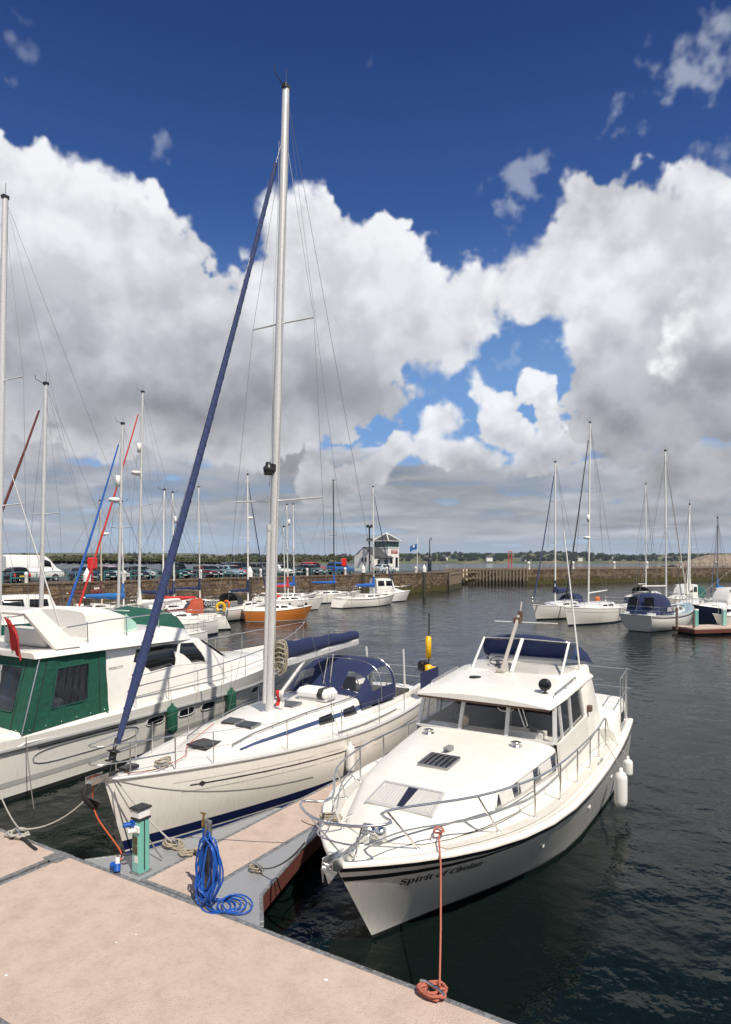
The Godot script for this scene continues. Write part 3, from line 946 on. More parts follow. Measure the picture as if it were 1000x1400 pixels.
	# rails and guard wires
	if c.get("rails", true):
		var ts := []
		var nst: int = c.get("stanchions", 6)
		for k in nst: ts.append(lerpf(0.16, 0.86, float(k) / (nst - 1)))
		for s in [-1.0, 1.0]:
			for t in ts:
				stay(o, "stanchion", H.edge(t, s, -0.05), H.edge(t, s, -0.06, 0.6), 0.012, "steel")
			for y in [0.32, 0.6]:
				st = mb()
				var pts := []
				for t in [0.10] + ts + [0.94]: pts.append(H.edge(t, s, -0.06, y))
				tube(st, pts, rr * 0.7, 4)
				build(st, "guard_wire", M.wire, o)
		for end in [[0.0, 0.10, "pulpit"], [1.0, 0.90, "pushpit"]]:
			st = mb()
			for y in [0.32, 0.62]:
				var a: Vector3 = H.edge(end[1], -1.0, -0.06, y); var b: Vector3 = H.edge(end[1], 1.0, -0.06, y)
				var out_z := -0.12 if end[0] == 0.0 else L + 0.02
				var yy: float = H.sheer(end[0]) + y
				var hw: float = 0.16 if end[0] == 0.0 else H.half(1.0) - 0.1
				tube(st, curve([a, Vector3(-hw, yy, out_z), Vector3(hw, yy, out_z), b], 4), 0.014, 5)
			for s in [-1.0, 1.0]:
				bar(st, H.edge(end[1], s, -0.05), H.edge(end[1], s, -0.06, 0.62), 0.013, 5)
				var t2: float = lerpf(end[0], end[1], 0.35)
				bar(st, H.edge(t2, s, -0.03), H.edge(t2, s, -0.02, 0.6), 0.013, 5)
			build(st, end[2], M.steel, o)
	# spray hood
	if c.has("hood"):
		var hz := z1 - 0.35
		var hw: float = minf(H.half(hz / L) * 0.60, H.B * 0.31)
		var hy := hs.top(hz, 0.0).y - 0.02
		st = mb(); smooth(st, 0)
		var rings := []
		for a in [[0.0, 0.10, 0.95], [0.35, 0.5, 0.97], [0.75, 0.62, 1.0], [1.25, 0.64, 1.0]]:
			var ring := PackedVector3Array()
			for j in 9:
				var g := PI * j / 8.0
				ring.append(Vector3(cos(g) * hw * a[2] * (1.0 if j in [0, 8] else 1.04), hy - 0.14 + (0.14 + a[1] * c.get("hood_k", 1.0)) * pow(sin(g), 0.55), hz + a[0]))
			rings.append(ring)
		loft(st, rings)
		var hd := build(st, "spray_hood", M[c.hood], o)
		for j in [2, 4]:
			st = mb()
			var A: Vector3 = rings[0][j].lerp(rings[1][j], 0.2); var B: Vector3 = rings[0][j + 2 if j == 2 else j + 2].lerp(rings[1][j + 2], 0.2)
			plate(st, [A, rings[1][j] * 1.0, rings[1][j + 2] * 1.0, B], 0.01, 0.012, Vector3(0, 0.75, -0.66))
			build(st, "window", M.dark_glass, hd)
	for q in c.get("extras", []):
		match q[0]:
			"radar":
				var y: float = q[1]
				var m0: Vector3 = along.call(y)
				st = mb()
				lathe(st, [Vector2(0.02, -0.12), Vector2(0.27, -0.10), Vector2(0.30, 0.0), Vector2(0.26, 0.10), Vector2(0.02, 0.13)], 12, Transform3D(Basis.IDENTITY, m0 + Vector3(0, 0, -0.42)))
				box(st, m0 + Vector3(0, -0.14, -0.22), Vector3(0.12, 0.04, 0.45))
				build(st, "radar_dome", M.white_plastic, o)
			"reflector":
				st = mb()
				lathe(st, [Vector2(0.01, -0.32), Vector2(0.11, -0.30), Vector2(0.115, 0.28), Vector2(0.01, 0.31)], 10, Transform3D(Basis.IDENTITY, along.call(q[1]) + Vector3(0.0, 0, -0.22)))
				build(st, "radar_reflector", M.white_plastic, o)
			"wheel":
				st = mb()
				var ring := []
				for k in 16: ring.append(Vector3(0.42 * cos(TAU * k / 16), H.sheer(0.9) + 0.75 + 0.42 * sin(TAU * k / 16), L * 0.88))
				tube(st, ring, 0.018, 5, true)
				build(st, "steering_wheel", M.steel, o)
	# masthead gear
	st = mb()
	bar(st, head, head + Vector3(0, 0.5, 0.02), 0.008, 4)
	bar(st, head, head + Vector3(0.02, 0.14, -0.42), 0.012, 4)
	bar(st, head + Vector3(0.02, 0.14, -0.42), head + Vector3(0.02, 0.3, -0.44), 0.012, 4)
	box(st, head + Vector3(0, 0.06, 0), Vector3(0.14, 0.12, 0.2))
	build(st, "wind_vane", M.dark_spar, o)
	return o

# ---------------------------------------------------------------- lettering laid on a surface
func letters(text: String, font_name: String, size: float, mapper: Callable, slant := 0.0, bold := false, depth := 0.006) -> SurfaceTool:
	# mapper(x, y) gives the place on the surface for a point of the text, x from 0 to its width, y from the baseline
	var f := SystemFont.new()
	f.font_names = PackedStringArray([font_name])
	if bold: f.font_weight = 700
	var t := TextMesh.new()
	t.text = text; t.font = f; t.font_size = 64; t.pixel_size = size / 64.0 / 0.72; t.depth = 0.0; t.curve_step = 2.0
	t.horizontal_alignment = HORIZONTAL_ALIGNMENT_LEFT
	t.vertical_alignment = VERTICAL_ALIGNMENT_BOTTOM
	var arr := t.get_mesh_arrays()
	var v: PackedVector3Array = arr[Mesh.ARRAY_VERTEX]
	var idx: PackedInt32Array = arr[Mesh.ARRAY_INDEX]
	var x0 := 1e9; var y0 := 1e9
	for p in v:
		x0 = minf(x0, p.x); y0 = minf(y0, p.y)
	var st := mb(); smooth(st, FLAT)
	if idx.is_empty():
		for i in v.size(): idx.append(i)
	for i in idx:
		var p := v[i]
		st.add_vertex(mapper.call(p.x - x0 + (p.y - y0) * slant, p.y - y0))
	return st

func flat_letters(called: String, text: String, font_name: String, size: float, m: String, parent: Node3D, pos: Vector3, b: Basis, slant := 0.0, bold := false) -> MeshInstance3D:
	return build(letters(text, font_name, size, func(x, y): return pos + b.x * x + b.y * y, slant, bold), called, M[m], parent)

func cleat(o: Node3D, p: Vector3, dir: Vector3, k := 1.0) -> void:
	var st := mb()
	dir = dir.normalized()
	tube(st, [p + dir * -0.14 * k + Vector3(0, 0.055 * k, 0), p + dir * -0.08 * k + Vector3(0, 0.075 * k, 0), p + dir * 0.08 * k + Vector3(0, 0.075 * k, 0), p + dir * 0.14 * k + Vector3(0, 0.055 * k, 0)], 0.014 * k, 6)
	bar(st, p + dir * 0.05 * k, p + dir * 0.05 * k + Vector3(0, 0.075 * k, 0), 0.014 * k)
	bar(st, p - dir * 0.05 * k, p - dir * 0.05 * k + Vector3(0, 0.075 * k, 0), 0.014 * k)
	build(st, "cleat", M.steel, o)

# ---------------------------------------------------------------- the cream motor cruiser in front
func motor_cruiser() -> void:
	var o := thing("motor_cruiser", "cream motor cruiser with flybridge and black rubbing strake, bow towards the pontoon", "motor boat", at(-0.38, 8.25), PI - deg_to_rad(31.5))
	var H := Hull.new()
	H.L = 10.7; H.B = 4.02; H.sb = 1.36; H.sm = 1.2; H.ss = 1.2; H.over = 1.2; H.srake = 0.1; H.p = 3.1; H.tm = 0.5; H.wb = 0.86; H.d = 0.4
	H.cb = 1.0; H.cm = 0.27; H.cs = 0.1; H.ex = 1.15
	var sh := func(t): return H.sheer(t)
	var st := mb()
	hull_band(st, H, sh, func(_t): return 0.06, 0.0, 9, 0.0, 1.0, true)
	build(st, "hull", M.hull_white, o)
	st = mb()
	hull_band(st, H, func(_t): return 0.06, func(_t): return -0.4, 0.0, 3, 0.0, 1.0, true)
	build(st, "bottom", M.antifoul_dark, o)
	st = mb()
	hull_band(st, H, func(t): return sh.call(t) - lerpf(0.20, 0.125, smoothstep(0.0, 0.30, t)), func(t): return sh.call(t) - lerpf(0.275, 0.145, smoothstep(0.0, 0.30, t)), 0.004, 1, 0.0, 0.99)
	build(st, "lower_stripe", M.black_stripe, o)
	# black rubber strake round the edge, flat sided
	st = mb()
	hull_band(st, H, func(t): return sh.call(t) - 0.04, func(t): return sh.call(t) - 0.105, 0.035, 2, 0.0, 1.0, true)
	for side in [-1.0, 1.0]:
		smooth(st, 5)
		for q in [[0.04, 0.0, 0.035], [0.105, 0.035, 0.0]]:
			var rings := []
			for t in TS:
				var r := PackedVector3Array([H.pt(t, sh.call(t) - q[0], side, q[1]), H.pt(t, sh.call(t) - q[0], side, q[2])])
				if side > 0: r.reverse()
				rings.append(r)
			loft(st, rings)
	build(st, "rubbing_strake", M.black_stripe, o)
	# moulded edge of the deck, deck
	st = mb()
	var prof := [[0.012, -0.035], [0.015, -0.005], [-0.005, 0.02], [-0.05, 0.028], [-0.11, 0.022], [-0.14, -0.02]]
	for side in [-1.0, 1.0]:
		smooth(st, 6 if side < 0 else 7)
		var rings := []
		for t in TS:
			var r := PackedVector3Array()
			for q in prof: r.append(H.edge(t, side, maxf(q[0], -H.half(t)), q[1]))
			if side > 0: r.reverse()
			rings.append(r)
		loft(st, rings)
	build(st, "deck_edge", M.cream_deck, o)
	st = mb()
	deck_sheet(st, H, 0.015, 0.03, 0.12)
	build(st, "deck", M.cream_deck, o)
	for side in [-1.0, 1.0]:
		st = mb(); smooth(st, 1)
		var rings := []
		for k in 16:
			var t := lerpf(0.12, 0.78, k / 15.0)
			rings.append(PackedVector3Array([H.edge(t, side, -0.20, 0.004), H.edge(t, side, -0.36, 0.007)]))
		loft(st, rings)
		build(st, "walkway", M.nonskid, o)
	# forward cabin
	var T := House.new()
	T.crown = 0.055; T.cham = 0.07
	for q in [[1.02, 0.30, 1.335, 0.2, 1.35], [1.2, 0.62, 1.33, 0.5, 1.385], [1.6, 0.86, 1.315, 0.74, 1.48], [2.25, 1.10, 1.30, 0.98, 1.665], [3.1, 1.28, 1.27, 1.15, 1.745], [4.1, 1.38, 1.23, 1.26, 1.815], [5.02, 1.45, 1.2, 1.35, 1.87]]: T.add(q[0], q[1], q[2], q[3], q[4])
	st = mb(); house_shape(st, T)
	build(st, "forward_cabin", M.cream_deck, o)
	# front window with curtains
	var fw := [Vector3(0.56, 0, 1.62), Vector3(-0.56, 0, 1.62), Vector3(-0.52, 0, 2.16), Vector3(0.52, 0, 2.16)]
	for i in 4:
		var q: Vector3 = fw[i]
		fw[i] = T.top(q.z, q.x / T.at(T.wt, q.z)) + Vector3(0, 0.028, 0)
	var nfw := Vector3(0, 0.95, -0.29).normalized()
	st = mb(); rim(st, fw, 0.045, 0.056, -0.026, nfw)
	var fwo := build(st, "front_window", M.spar, o)
	st = mb(); plate(st, fw, 0.004, 0.004, nfw)
	build(st, "recess", M.navy_seat, fwo)
	for s in [-1.0, 1.0]:
		st = mb(); smooth(st, 0)
		var rings := []
		for k in 33:
			var q := k / 32.0
			var wav := 0.006 * sin(q * 58.0) + 0.003 * sin(q * 97.0)
			var a: Vector3 = fw[0].lerp(fw[1], lerpf(0.03, 0.47, q) if s > 0 else lerpf(0.55, 0.97, q)) 
			var b: Vector3 = fw[3].lerp(fw[2], lerpf(0.03, 0.43, q) if s > 0 else lerpf(0.59, 0.97, q)) 
			rings.append(PackedVector3Array([a + nfw * (0.017 + wav), b + nfw * (0.017 + wav * 0.8)]))
		loft(st, rings)
		build(st, "curtain", M.white_cloth, fwo)
	st = mb(); plate(st, inset(fw, 0.03, nfw), 0.003, 0.036, nfw)
	build(st, "pane", M.glass, fwo)
	# side windows of the forward cabin: a frame, curtains, three panes
	for s in [-1.0, 1.0]:
		var cor := [[2.62, 0.40], [2.74, 0.80], [5.0, 0.82], [4.92, 0.34]]
		st = mb(); side_pane(st, T, cor, s, 0.003, 0.003)
		var w := build(st, "side_window", M.navy_seat, o)
		st = mb(); pane_rim(st, T, cor, s, 0.028, 0.026)
		for z in [3.35, 4.15]:
			var a := T.side(z, 0.36, s); var b := T.side(z, 0.82, s)
			box(st, (a + b) * 0.5 + Vector3(s * 0.008, 0, 0), Vector3(0.02, a.distance_to(b), 0.03))
		build(st, "frame", M.spar, w)
		for q in [[2.78, 3.28], [3.42, 4.08], [4.22, 4.86]]:
			st = mb(); smooth(st, 0)
			var rings := []
			for k in 21:
				var z: float = lerpf(q[0], q[1] - 0.12, k / 20.0)
				var wv := 0.014 + 0.005 * sin(k * 2.1)
				rings.append(PackedVector3Array([T.side(z, 0.42, s) + Vector3(s * wv, 0, 0), T.side(z, 0.79, s) + Vector3(s * wv, 0, 0)]))
			loft(st, rings)
			build(st, "curtain", M.white_cloth, w)
		st = mb(); side_pane(st, T, cor, s, 0.003, 0.021)
		build(st, "pane", M.glass, w)
	# slatted deck hatch
	var hp := T.top(3.2, 0.06)
	var hb := Basis.IDENTITY.rotated(Vector3.RIGHT, -0.085)
	st = mb()
	for q in [[Vector3(0, 0, -0.26), Vector3(0.54, 0.05, 0.04)], [Vector3(0, 0, 0.26), Vector3(0.54, 0.05, 0.04)], [Vector3(-0.26, 0, 0), Vector3(0.04, 0.05, 0.5)], [Vector3(0.26, 0, 0), Vector3(0.04, 0.05, 0.5)]]:
		box(st, hp + hb * q[0] + Vector3(0, 0.02, 0), q[1], hb)
	var hatch := build(st, "deck_hatch", M.dull_steel, o)
	st = mb(); box(st, hp + Vector3(0, 0.012, 0), Vector3(0.5, 0.03, 0.5), hb)
	build(st, "pane", M.acrylic, hatch)
	for k in 5:
		st = mb(); box(st, hp + hb * Vector3(lerpf(-0.19, 0.19, k / 4.0), 0, 0) + Vector3(0, 0.042, 0), Vector3(0.025, 0.016, 0.5), hb)
		build(st, "slat", M.dull_steel, hatch)
	st = mb(); box(st, T.top(3.78, 0.12) + Vector3(0, 0.04, 0), Vector3(0.12, 0.09, 0.16)); box(st, T.top(3.72, 0.12) + Vector3(0, 0.06, -0.06), Vector3(0.1, 0.03, 0.1), Basis(Vector3.RIGHT, 0.6))
	build(st, "cowl_vent", M.grey_plastic, o)
	for x in [-0.79, 0.93]:
		st = mb()
		lathe(st, [Vector2(0.115, 0.0), Vector2(0.115, 0.02), Vector2(0.07, 0.03), Vector2(0.07, 0.06), Vector2(0.10, 0.075), Vector2(0.06, 0.09), Vector2(0.001, 0.095)], 18, Transform3D(Basis.IDENTITY, T.top(4.56, x / 1.3) - Vector3(0, 0.004, 0)))
		build(st, "mushroom_vent", M.steel, o)
	# wheelhouse
	var W := House.new()
	W.cham = 0.02
	for q in [[5.0, 1.45, 1.2, 1.395, 1.90], [7.05, 1.47, 1.2, 1.42, 2.0]]: W.add(q[0], q[1], q[2], q[3], q[4])
	for s in [-1.0, 1.0]:
		st = mb()
		plate(st, [Vector3(s * 1.45, 1.2, 5.0), Vector3(s * 1.395, 1.9, 5.0), Vector3(s * 1.41, 2.0, 7.06), Vector3(s * 1.47, 1.2, 7.06)] if s < 0 else [Vector3(s * 1.47, 1.2, 7.06), Vector3(s * 1.41, 2.0, 7.06), Vector3(s * 1.395, 1.9, 5.0), Vector3(s * 1.45, 1.2, 5.0)], 0.05, -0.05)
		build(st, "wheelhouse_side", M.cream_deck, o)
	var R := House.new()
	R.crown = 0.085; R.cham = 0.035
	for q in [[4.76, 1.28, 2.545, 1.25, 2.57], [4.82, 1.34, 2.53, 1.31, 2.595], [5.6, 1.40, 2.575, 1.37, 2.65], [6.6, 1.42, 2.64, 1.39, 2.72], [7.3, 1.42, 2.68, 1.38, 2.76], [7.8, 1.42, 2.68, 1.38, 2.74]]: R.add(q[0], q[1], q[2], q[3], q[4])
	st = mb(); house_shape(st, R)
	for i in R.z.size() - 1:      # underside
		quad(st, Vector3(-R.wb[i], R.yb[i], R.z[i]), Vector3(R.wb[i], R.yb[i], R.z[i]), Vector3(R.wb[i + 1], R.yb[i + 1], R.z[i + 1]), Vector3(-R.wb[i + 1], R.yb[i + 1], R.z[i + 1]))
	build(st, "roof", M.cream_deck, o)
	st = mb(); box(st, Vector3(0, 2.51, 4.86), Vector3(2.62, 0.05, 0.05))
	build(st, "roof_batten", mat("brown_trim", lin(0.12, 0.07, 0.05), 0.6), o)
	var bx := [-1.37, -0.47, 0.47, 1.37]
	var tx := [-1.30, -0.45, 0.45, 1.30]
	for k in 4:
		st = mb()
		var a := Vector3(bx[k], 1.88 + 0.03 * (1.0 if k in [1, 2] else 0.0), 4.98); var b := Vector3(tx[k], 2.58, 5.20)
		var bb := frame_of(b - a)
		box(st, (a + b) * 0.5, Vector3(0.075, a.distance_to(b), 0.06), Basis(Vector3.RIGHT, bb.y, Vector3.RIGHT.cross(bb.y)))
		build(st, "windscreen_post", M.spar, o)
	st = mb()
	box(st, Vector3(0, 1.90, 4.97), Vector3(2.72, 0.05, 0.06))
	box(st, Vector3(0, 2.555, 5.18), Vector3(2.6, 0.05, 0.05))
	build(st, "windscreen_sill", M.spar, o)
	for k in 3:
		st = mb()
		plate(st, [Vector3(bx[k] + 0.03, 1.92, 4.99), Vector3(tx[k] + 0.03, 2.56, 5.19), Vector3(tx[k + 1] - 0.03, 2.56, 5.19), Vector3(bx[k + 1] - 0.03, 1.92, 4.99)], 0.006)
		build(st, "windscreen", M.glass, o)
	st = mb()
	tube(st, [Vector3(-0.62, 2.53, 5.10), Vector3(-0.80, 2.13, 5.02)], 0.011, 5); tube(st, [Vector3(-0.70, 2.54, 5.10), Vector3(-0.86, 2.15, 5.02), Vector3(-0.78, 2.10, 5.01)], 0.009, 5)
	build(st, "wiper", M.white_plastic, o)
	# side windows: pillars and panes
	for s in [-1.0, 1.0]:
		var foot := func(z): return Vector3(s * lerpf(1.385, 1.40, (z - 5.0) / 2.05), lerpf(1.89, 1.99, (z - 5.0) / 2.05), z)
		var head := func(z): return Vector3(s * lerpf(1.30, 1.37, (z - 5.2) / 1.8), lerpf(2.57, 2.68, (z - 5.2) / 1.8), z)
		for q in [[5.42, 5.42, 0.05], [6.05, 6.05, 0.07], [6.98, 6.72, 0.09]]:
			st = mb()
			var a: Vector3 = foot.call(q[0]) - Vector3(0, 0.03, 0); var b: Vector3 = head.call(q[1]) + Vector3(0, 0.03, 0)
			var y := (b - a).normalized(); var x := Vector3(s, 0, 0)
			box(st, (a + b) * 0.5, Vector3(0.05, a.distance_to(b), q[2]), Basis((x - y * x.dot(y)).normalized(), y, (x - y * x.dot(y)).normalized().cross(y)))
			build(st, "window_post", M.spar, o)
		for q in [[5.02, 5.22, 5.40, 5.40], [5.45, 5.45, 6.01, 6.01], [6.09, 6.09, 6.92, 6.68]]:
			st = mb()
			var pp := [foot.call(q[0]), head.call(q[1]), head.call(q[3]), foot.call(q[2])]
			plate(st, pp, 0.006)
			build(st, "side_pane", M.glass, o)
	# closed after part of the house
	var A := House.new()
	A.cham = 0.03; A.crown = 0.02
	for q in [[6.98, 1.47, 1.2, 1.405, 2.0], [7.02, 1.47, 1.2, 1.39, 2.64], [7.4, 1.48, 1.2, 1.395, 2.68], [7.72, 1.5, 1.2, 1.40, 2.66], [8.3, 1.52, 1.2, 1.46, 1.72]]: A.add(q[0], q[1], q[2], q[3], q[4])
	st = mb(); house_shape(st, A)
	build(st, "after_house", M.cream_deck, o)
	# inside: floor, bulkhead, dashboard, seats, wheel
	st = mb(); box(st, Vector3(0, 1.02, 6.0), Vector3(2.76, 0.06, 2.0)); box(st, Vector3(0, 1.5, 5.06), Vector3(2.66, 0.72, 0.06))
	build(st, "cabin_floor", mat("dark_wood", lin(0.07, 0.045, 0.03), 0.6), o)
	st = mb(); box(st, Vector3(0, 1.86, 5.27), Vector3(2.6, 0.05, 0.42)); box(st, Vector3(-0.72, 1.93, 5.32), Vector3(0.75, 0.12, 0.3))
	build(st, "dashboard", M.cream_deck, o)
	for x in [-0.75, 0.75]:
		st = mb(); box(st, Vector3(x, 1.35, 6.5), Vector3(0.9, 0.5, 0.6), Basis.IDENTITY, 0.06); box(st, Vector3(x, 1.72, 6.78), Vector3(0.9, 0.62, 0.16), Basis.IDENTITY, 0.06)
		build(st, "seat", M.navy_seat, o)
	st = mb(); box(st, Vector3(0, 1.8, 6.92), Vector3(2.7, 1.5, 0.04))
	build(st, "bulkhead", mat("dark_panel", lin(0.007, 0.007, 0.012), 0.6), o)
	st = mb(); bar(st, Vector3(-0.1, 1.1, 6.3), Vector3(-0.1, 2.5, 6.3), 0.02, 6)
	build(st, "grab_pole", M.steel, o)
	st = mb()
	var ring := []
	for k in 20: ring.append(Vector3(0.72, 1.94, 5.5) + Vector3(0.17 * cos(TAU * k / 20), 0.16 * sin(TAU * k / 20), 0.05 * sin(TAU * k / 20)))
	tube(st, ring, 0.014, 6, true)
	for k in 3: bar(st, Vector3(0.72, 1.94, 5.5), ring[k * 7 % 20], 0.01, 4)
	build(st, "steering_wheel", M.black_plastic, o)
	st = mb(); lathe(st, [Vector2(0.001, 0.0), Vector2(0.10, 0.005), Vector2(0.105, 0.04), Vector2(0.08, 0.055), Vector2(0.001, 0.05)], 20, Transform3D(Basis(Vector3.RIGHT, -PI / 2 + 0.3), Vector3(0.52, 2.0, 5.33)))
	build(st, "dial", M.gold_dial, o)
	st = mb(); lathe(st, [Vector2(0.001, 0.10), Vector2(0.05, 0.09), Vector2(0.075, 0.05), Vector2(0.07, 0.0)], 14, Transform3D(Basis.IDENTITY, Vector3(-0.88, 1.98, 5.3)))
	build(st, "compass", M.black_plastic, o)
	st = mb(); tube(st, curve([Vector3(-0.2, 2.36, 5.25), Vector3(-0.26, 2.30, 5.3), Vector3(-0.42, 2.30, 5.35), Vector3(-0.50, 2.36, 5.3)], 4), 0.012, 5)
	build(st, "grab_handle", M.white_plastic, o)
	# on the roof
	st = mb()
	var sl := R.top(5.52, -0.76) + Vector3(0, 0.0, 0)
	lathe(st, [Vector2(0.07, 0.0), Vector2(0.05, 0.02), Vector2(0.03, 0.03), Vector2(0.028, 0.07)], 12, Transform3D(Basis.IDENTITY, sl))
	build(st, "light_foot", M.steel, o)
	st = mb(); lathe(st, [Vector2(0.001, 0.09), Vector2(0.09, 0.085), Vector2(0.115, 0.05), Vector2(0.115, -0.02), Vector2(0.085, -0.08), Vector2(0.001, -0.11)], 18, Transform3D(Basis(Vector3.RIGHT, -PI / 2 + 0.15), sl + Vector3(0, 0.16, 0)))
	var sL := build(st, "searchlight", M.black_plastic, o)
	st = mb(); lathe(st, [Vector2(0.10, 0.088), Vector2(0.085, 0.096), Vector2(0.001, 0.10)], 18, Transform3D(Basis(Vector3.RIGHT, -PI / 2 + 0.15), sl + Vector3(0, 0.16, 0)))
	build(st, "lens", M.dark_glass, sL)
	for s in [-1.0, 1.0]:
		st = mb()
		tube(st, [R.top(5.35, s * 0.93), R.top(5.40, s * 0.93) + Vector3(0, 0.07, 0), R.top(6.75, s * 0.93) + Vector3(0, 0.07, 0), R.top(6.8, s * 0.93)], 0.014, 6)
		bar(st, R.top(6.05, s * 0.93), R.top(6.05, s * 0.93) + Vector3(0, 0.07, 0), 0.012)
		build(st, "roof_handrail", M.steel, o)
		st = mb(); box(st, Vector3(s * 1.47, 2.12, 7.2), Vector3(0.1, 0.13, 0.12))
		build(st, "navigation_light", M.brown_trim, o)
	st = mb(); lathe(st, [Vector2(0.13, 0.0), Vector2(0.12, 0.015), Vector2(0.001, 0.02)], 18, Transform3D(Basis.IDENTITY, R.top(6.05, 0.42)))
	build(st, "deck_plate", M.black_plastic, o)
	# flybridge: coaming, screen, seats, folded navy canopy
	var F := House.new(); F.crown = 0.0; F.cham = 0.04
	for q in [[6.62, 0.98, 2.70, 0.94, 2.72], [6.75, 1.10, 2.70, 1.06, 2.80], [7.6, 1.28, 2.70, 1.22, 2.86], [8.15, 1.28, 2.62, 1.22, 2.88]]: F.add(q[0], q[1], q[2], q[3], q[4])
	st = mb(); house_shape(st, F)
	build(st, "flybridge_base", M.cream_deck, o)
	var lo := [Vector3(-1.12, 2.82, 7.35), Vector3(-0.98, 2.80, 6.85), Vector3(0.0, 2.82, 6.68), Vector3(0.98, 2.80, 6.85), Vector3(1.12, 2.82, 7.35)]
	var hi := [Vector3(-1.05, 3.36, 7.95), Vector3(-0.96, 3.41, 7.55), Vector3(0.0, 3.45, 7.42), Vector3(0.96, 3.41, 7.55), Vector3(1.05, 3.36, 7.95)]
	for k in [1, 3]:
		st = mb(); bar(st, lo[k], hi[k], 0.026, 8)
		build(st, "screen_post", M.white_spar, o)
	st = mb(); box(st, (lo[2] + hi[2]) * 0.5 + Vector3(0.02, 0, 0), Vector3(0.075, lo[2].distance_to(hi[2]), 0.03), Basis(Vector3.RIGHT, atan2(0.74, 0.63)))
	build(st, "screen_post", M.white_spar, o)
	st = mb(); tube(st, curve(hi, 4), 0.016, 6)
	build(st, "screen_rim", M.steel, o)
	for k in 4:
		st = mb(); plate(st, [lo[k], hi[k], hi[k + 1], lo[k + 1]], 0.005)
		build(st, "screen_pane", M.glass, o)
	st = mb(); smooth(st, 0)
	var rings := []
	for q in [[7.56, 1.0, 3.43, 3.28], [7.8, 1.08, 3.50, 3.08], [8.1, 1.16, 3.44, 2.95], [8.4, 1.22, 3.22, 2.88], [8.6, 1.24, 2.90, 2.82]]:
		var r := PackedVector3Array()
		for j in 11:
			var g := PI * j / 10.0
			r.append(Vector3(cos(g) * q[1], lerpf(q[3], q[2], pow(sin(g), 0.45)), q[0] + 0.02 * sin(j * 2.7)))
		rings.append(r)
	loft(st, rings)
	smooth(st, 1)
	var back := PackedVector3Array(); var back2 := PackedVector3Array()
	for j in 9:
		var k := -1.0 + j / 4.0
		back.append(Vector3(k * 1.02, 3.42 - 0.12 * k * k, 7.62 + 0.05 * sin(j * 1.9)))
		back2.append(Vector3(k * 1.05, 2.98 + 0.10 * k * k + 0.03 * sin(j * 2.3), 7.95 + 0.04 * sin(j * 1.3)))
	loft(st, [back, back2])
	build(st, "folded_canopy", M.navy_cloth, o)
	st = mb(); box(st, Vector3(0.1, 2.90, 7.9), Vector3(1.7, 0.2, 0.3), Basis.IDENTITY, 0.05)
	build(st, "flybridge_seat", M.cream_deck, o)
	st = mb()
	ring = []
	for k in 16: ring.append(Vector3(0.52, 2.95, 7.2) + Vector3(0.17 * cos(TAU * k / 16), 0.07 * sin(TAU * k / 16), 0.14 * sin(TAU * k / 16)))
	tube(st, ring, 0.012, 5, true); bar(st, ring[0], ring[8], 0.01); bar(st, Vector3(0.52, 2.8, 7.1), Vector3(0.52, 2.95, 7.2), 0.02)
	build(st, "flybridge_wheel", M.black_plastic, o)
	# grey signal mast, scanner bar, whip aerial
	st = mb()
	var m0 := R.top(6.62, 0.16); var m1 := Vector3(0.14, 4.02, 7.62)
	var md := (m1 - m0).normalized()
	box(st, (m0 + m1) * 0.5, Vector3(0.06, m0.distance_to(m1), 0.075), Basis(Vector3.RIGHT, md, Vector3.RIGHT.cross(md)))
	box(st, m0 + Vector3(0, 0.03, 0), Vector3(0.18, 0.06, 0.2))
	bar(st, m1, m1 + Vector3(0, 0.22, 0.1), 0.02)
	build(st, "signal_mast", M.grey_timber, o)
	st = mb()
	bar(st, m1 + Vector3(-0.85, -0.22, -0.02), m1 + Vector3(0.55, -0.22, -0.14), 0.010, 5)
	build(st, "scanner_bar", M.white_plastic, o)
	st = mb(); box(st, m1 + Vector3(0.02, -0.18, -0.1), Vector3(0.17, 0.14, 0.16)); box(st, m1 + Vector3(-0.02, -0.04, -0.05), Vector3(0.10, 0.14, 0.10))
	build(st, "mast_lamp", M.brown_trim, o)
	st = mb(); bar(st, Vector3(-1.2, 2.86, 7.5), Vector3(-0.80, 5.85, 7.75), 0.022, 6, 0.010)
	build(st, "whip_aerial", M.white_plastic, o)
	st = mb(); bar(st, Vector3(0.95, 3.42, 7.55), Vector3(0.55, 4.1, 7.6), 0.006, 4)
	build(st, "aerial_stay", M.wire, o)
	# after cabin and cockpit
	var Q := House.new(); Q.crown = 0.06; Q.cham = 0.06
	for q in [[8.45, 1.78, 1.16, 1.70, 1.42], [8.75, 1.80, 1.16, 1.70, 1.74], [9.6, 1.76, 1.18, 1.66, 1.78], [10.5, 1.66, 1.18, 1.55, 1.76]]: Q.add(q[0], q[1], q[2], q[3], q[4])
	st = mb(); house_shape(st, Q)
	build(st, "after_cabin", M.cream_deck, o)
	for s in [-1.0, 1.0]:
		var cor := [[9.05, 0.25], [9.1, 0.78], [9.95, 0.78], [9.95, 0.25]]
		st = mb(); side_pane(st, Q, cor, s, 0.004, 0.003)
		var w := build(st, "after_window", M.dark_glass, o)
		st = mb(); pane_rim(st, Q, cor, s, 0.03, 0.02)
		build(st, "frame", M.spar, w)
	# railings
	var rail_t := func(L: float): return H.t_at(L)
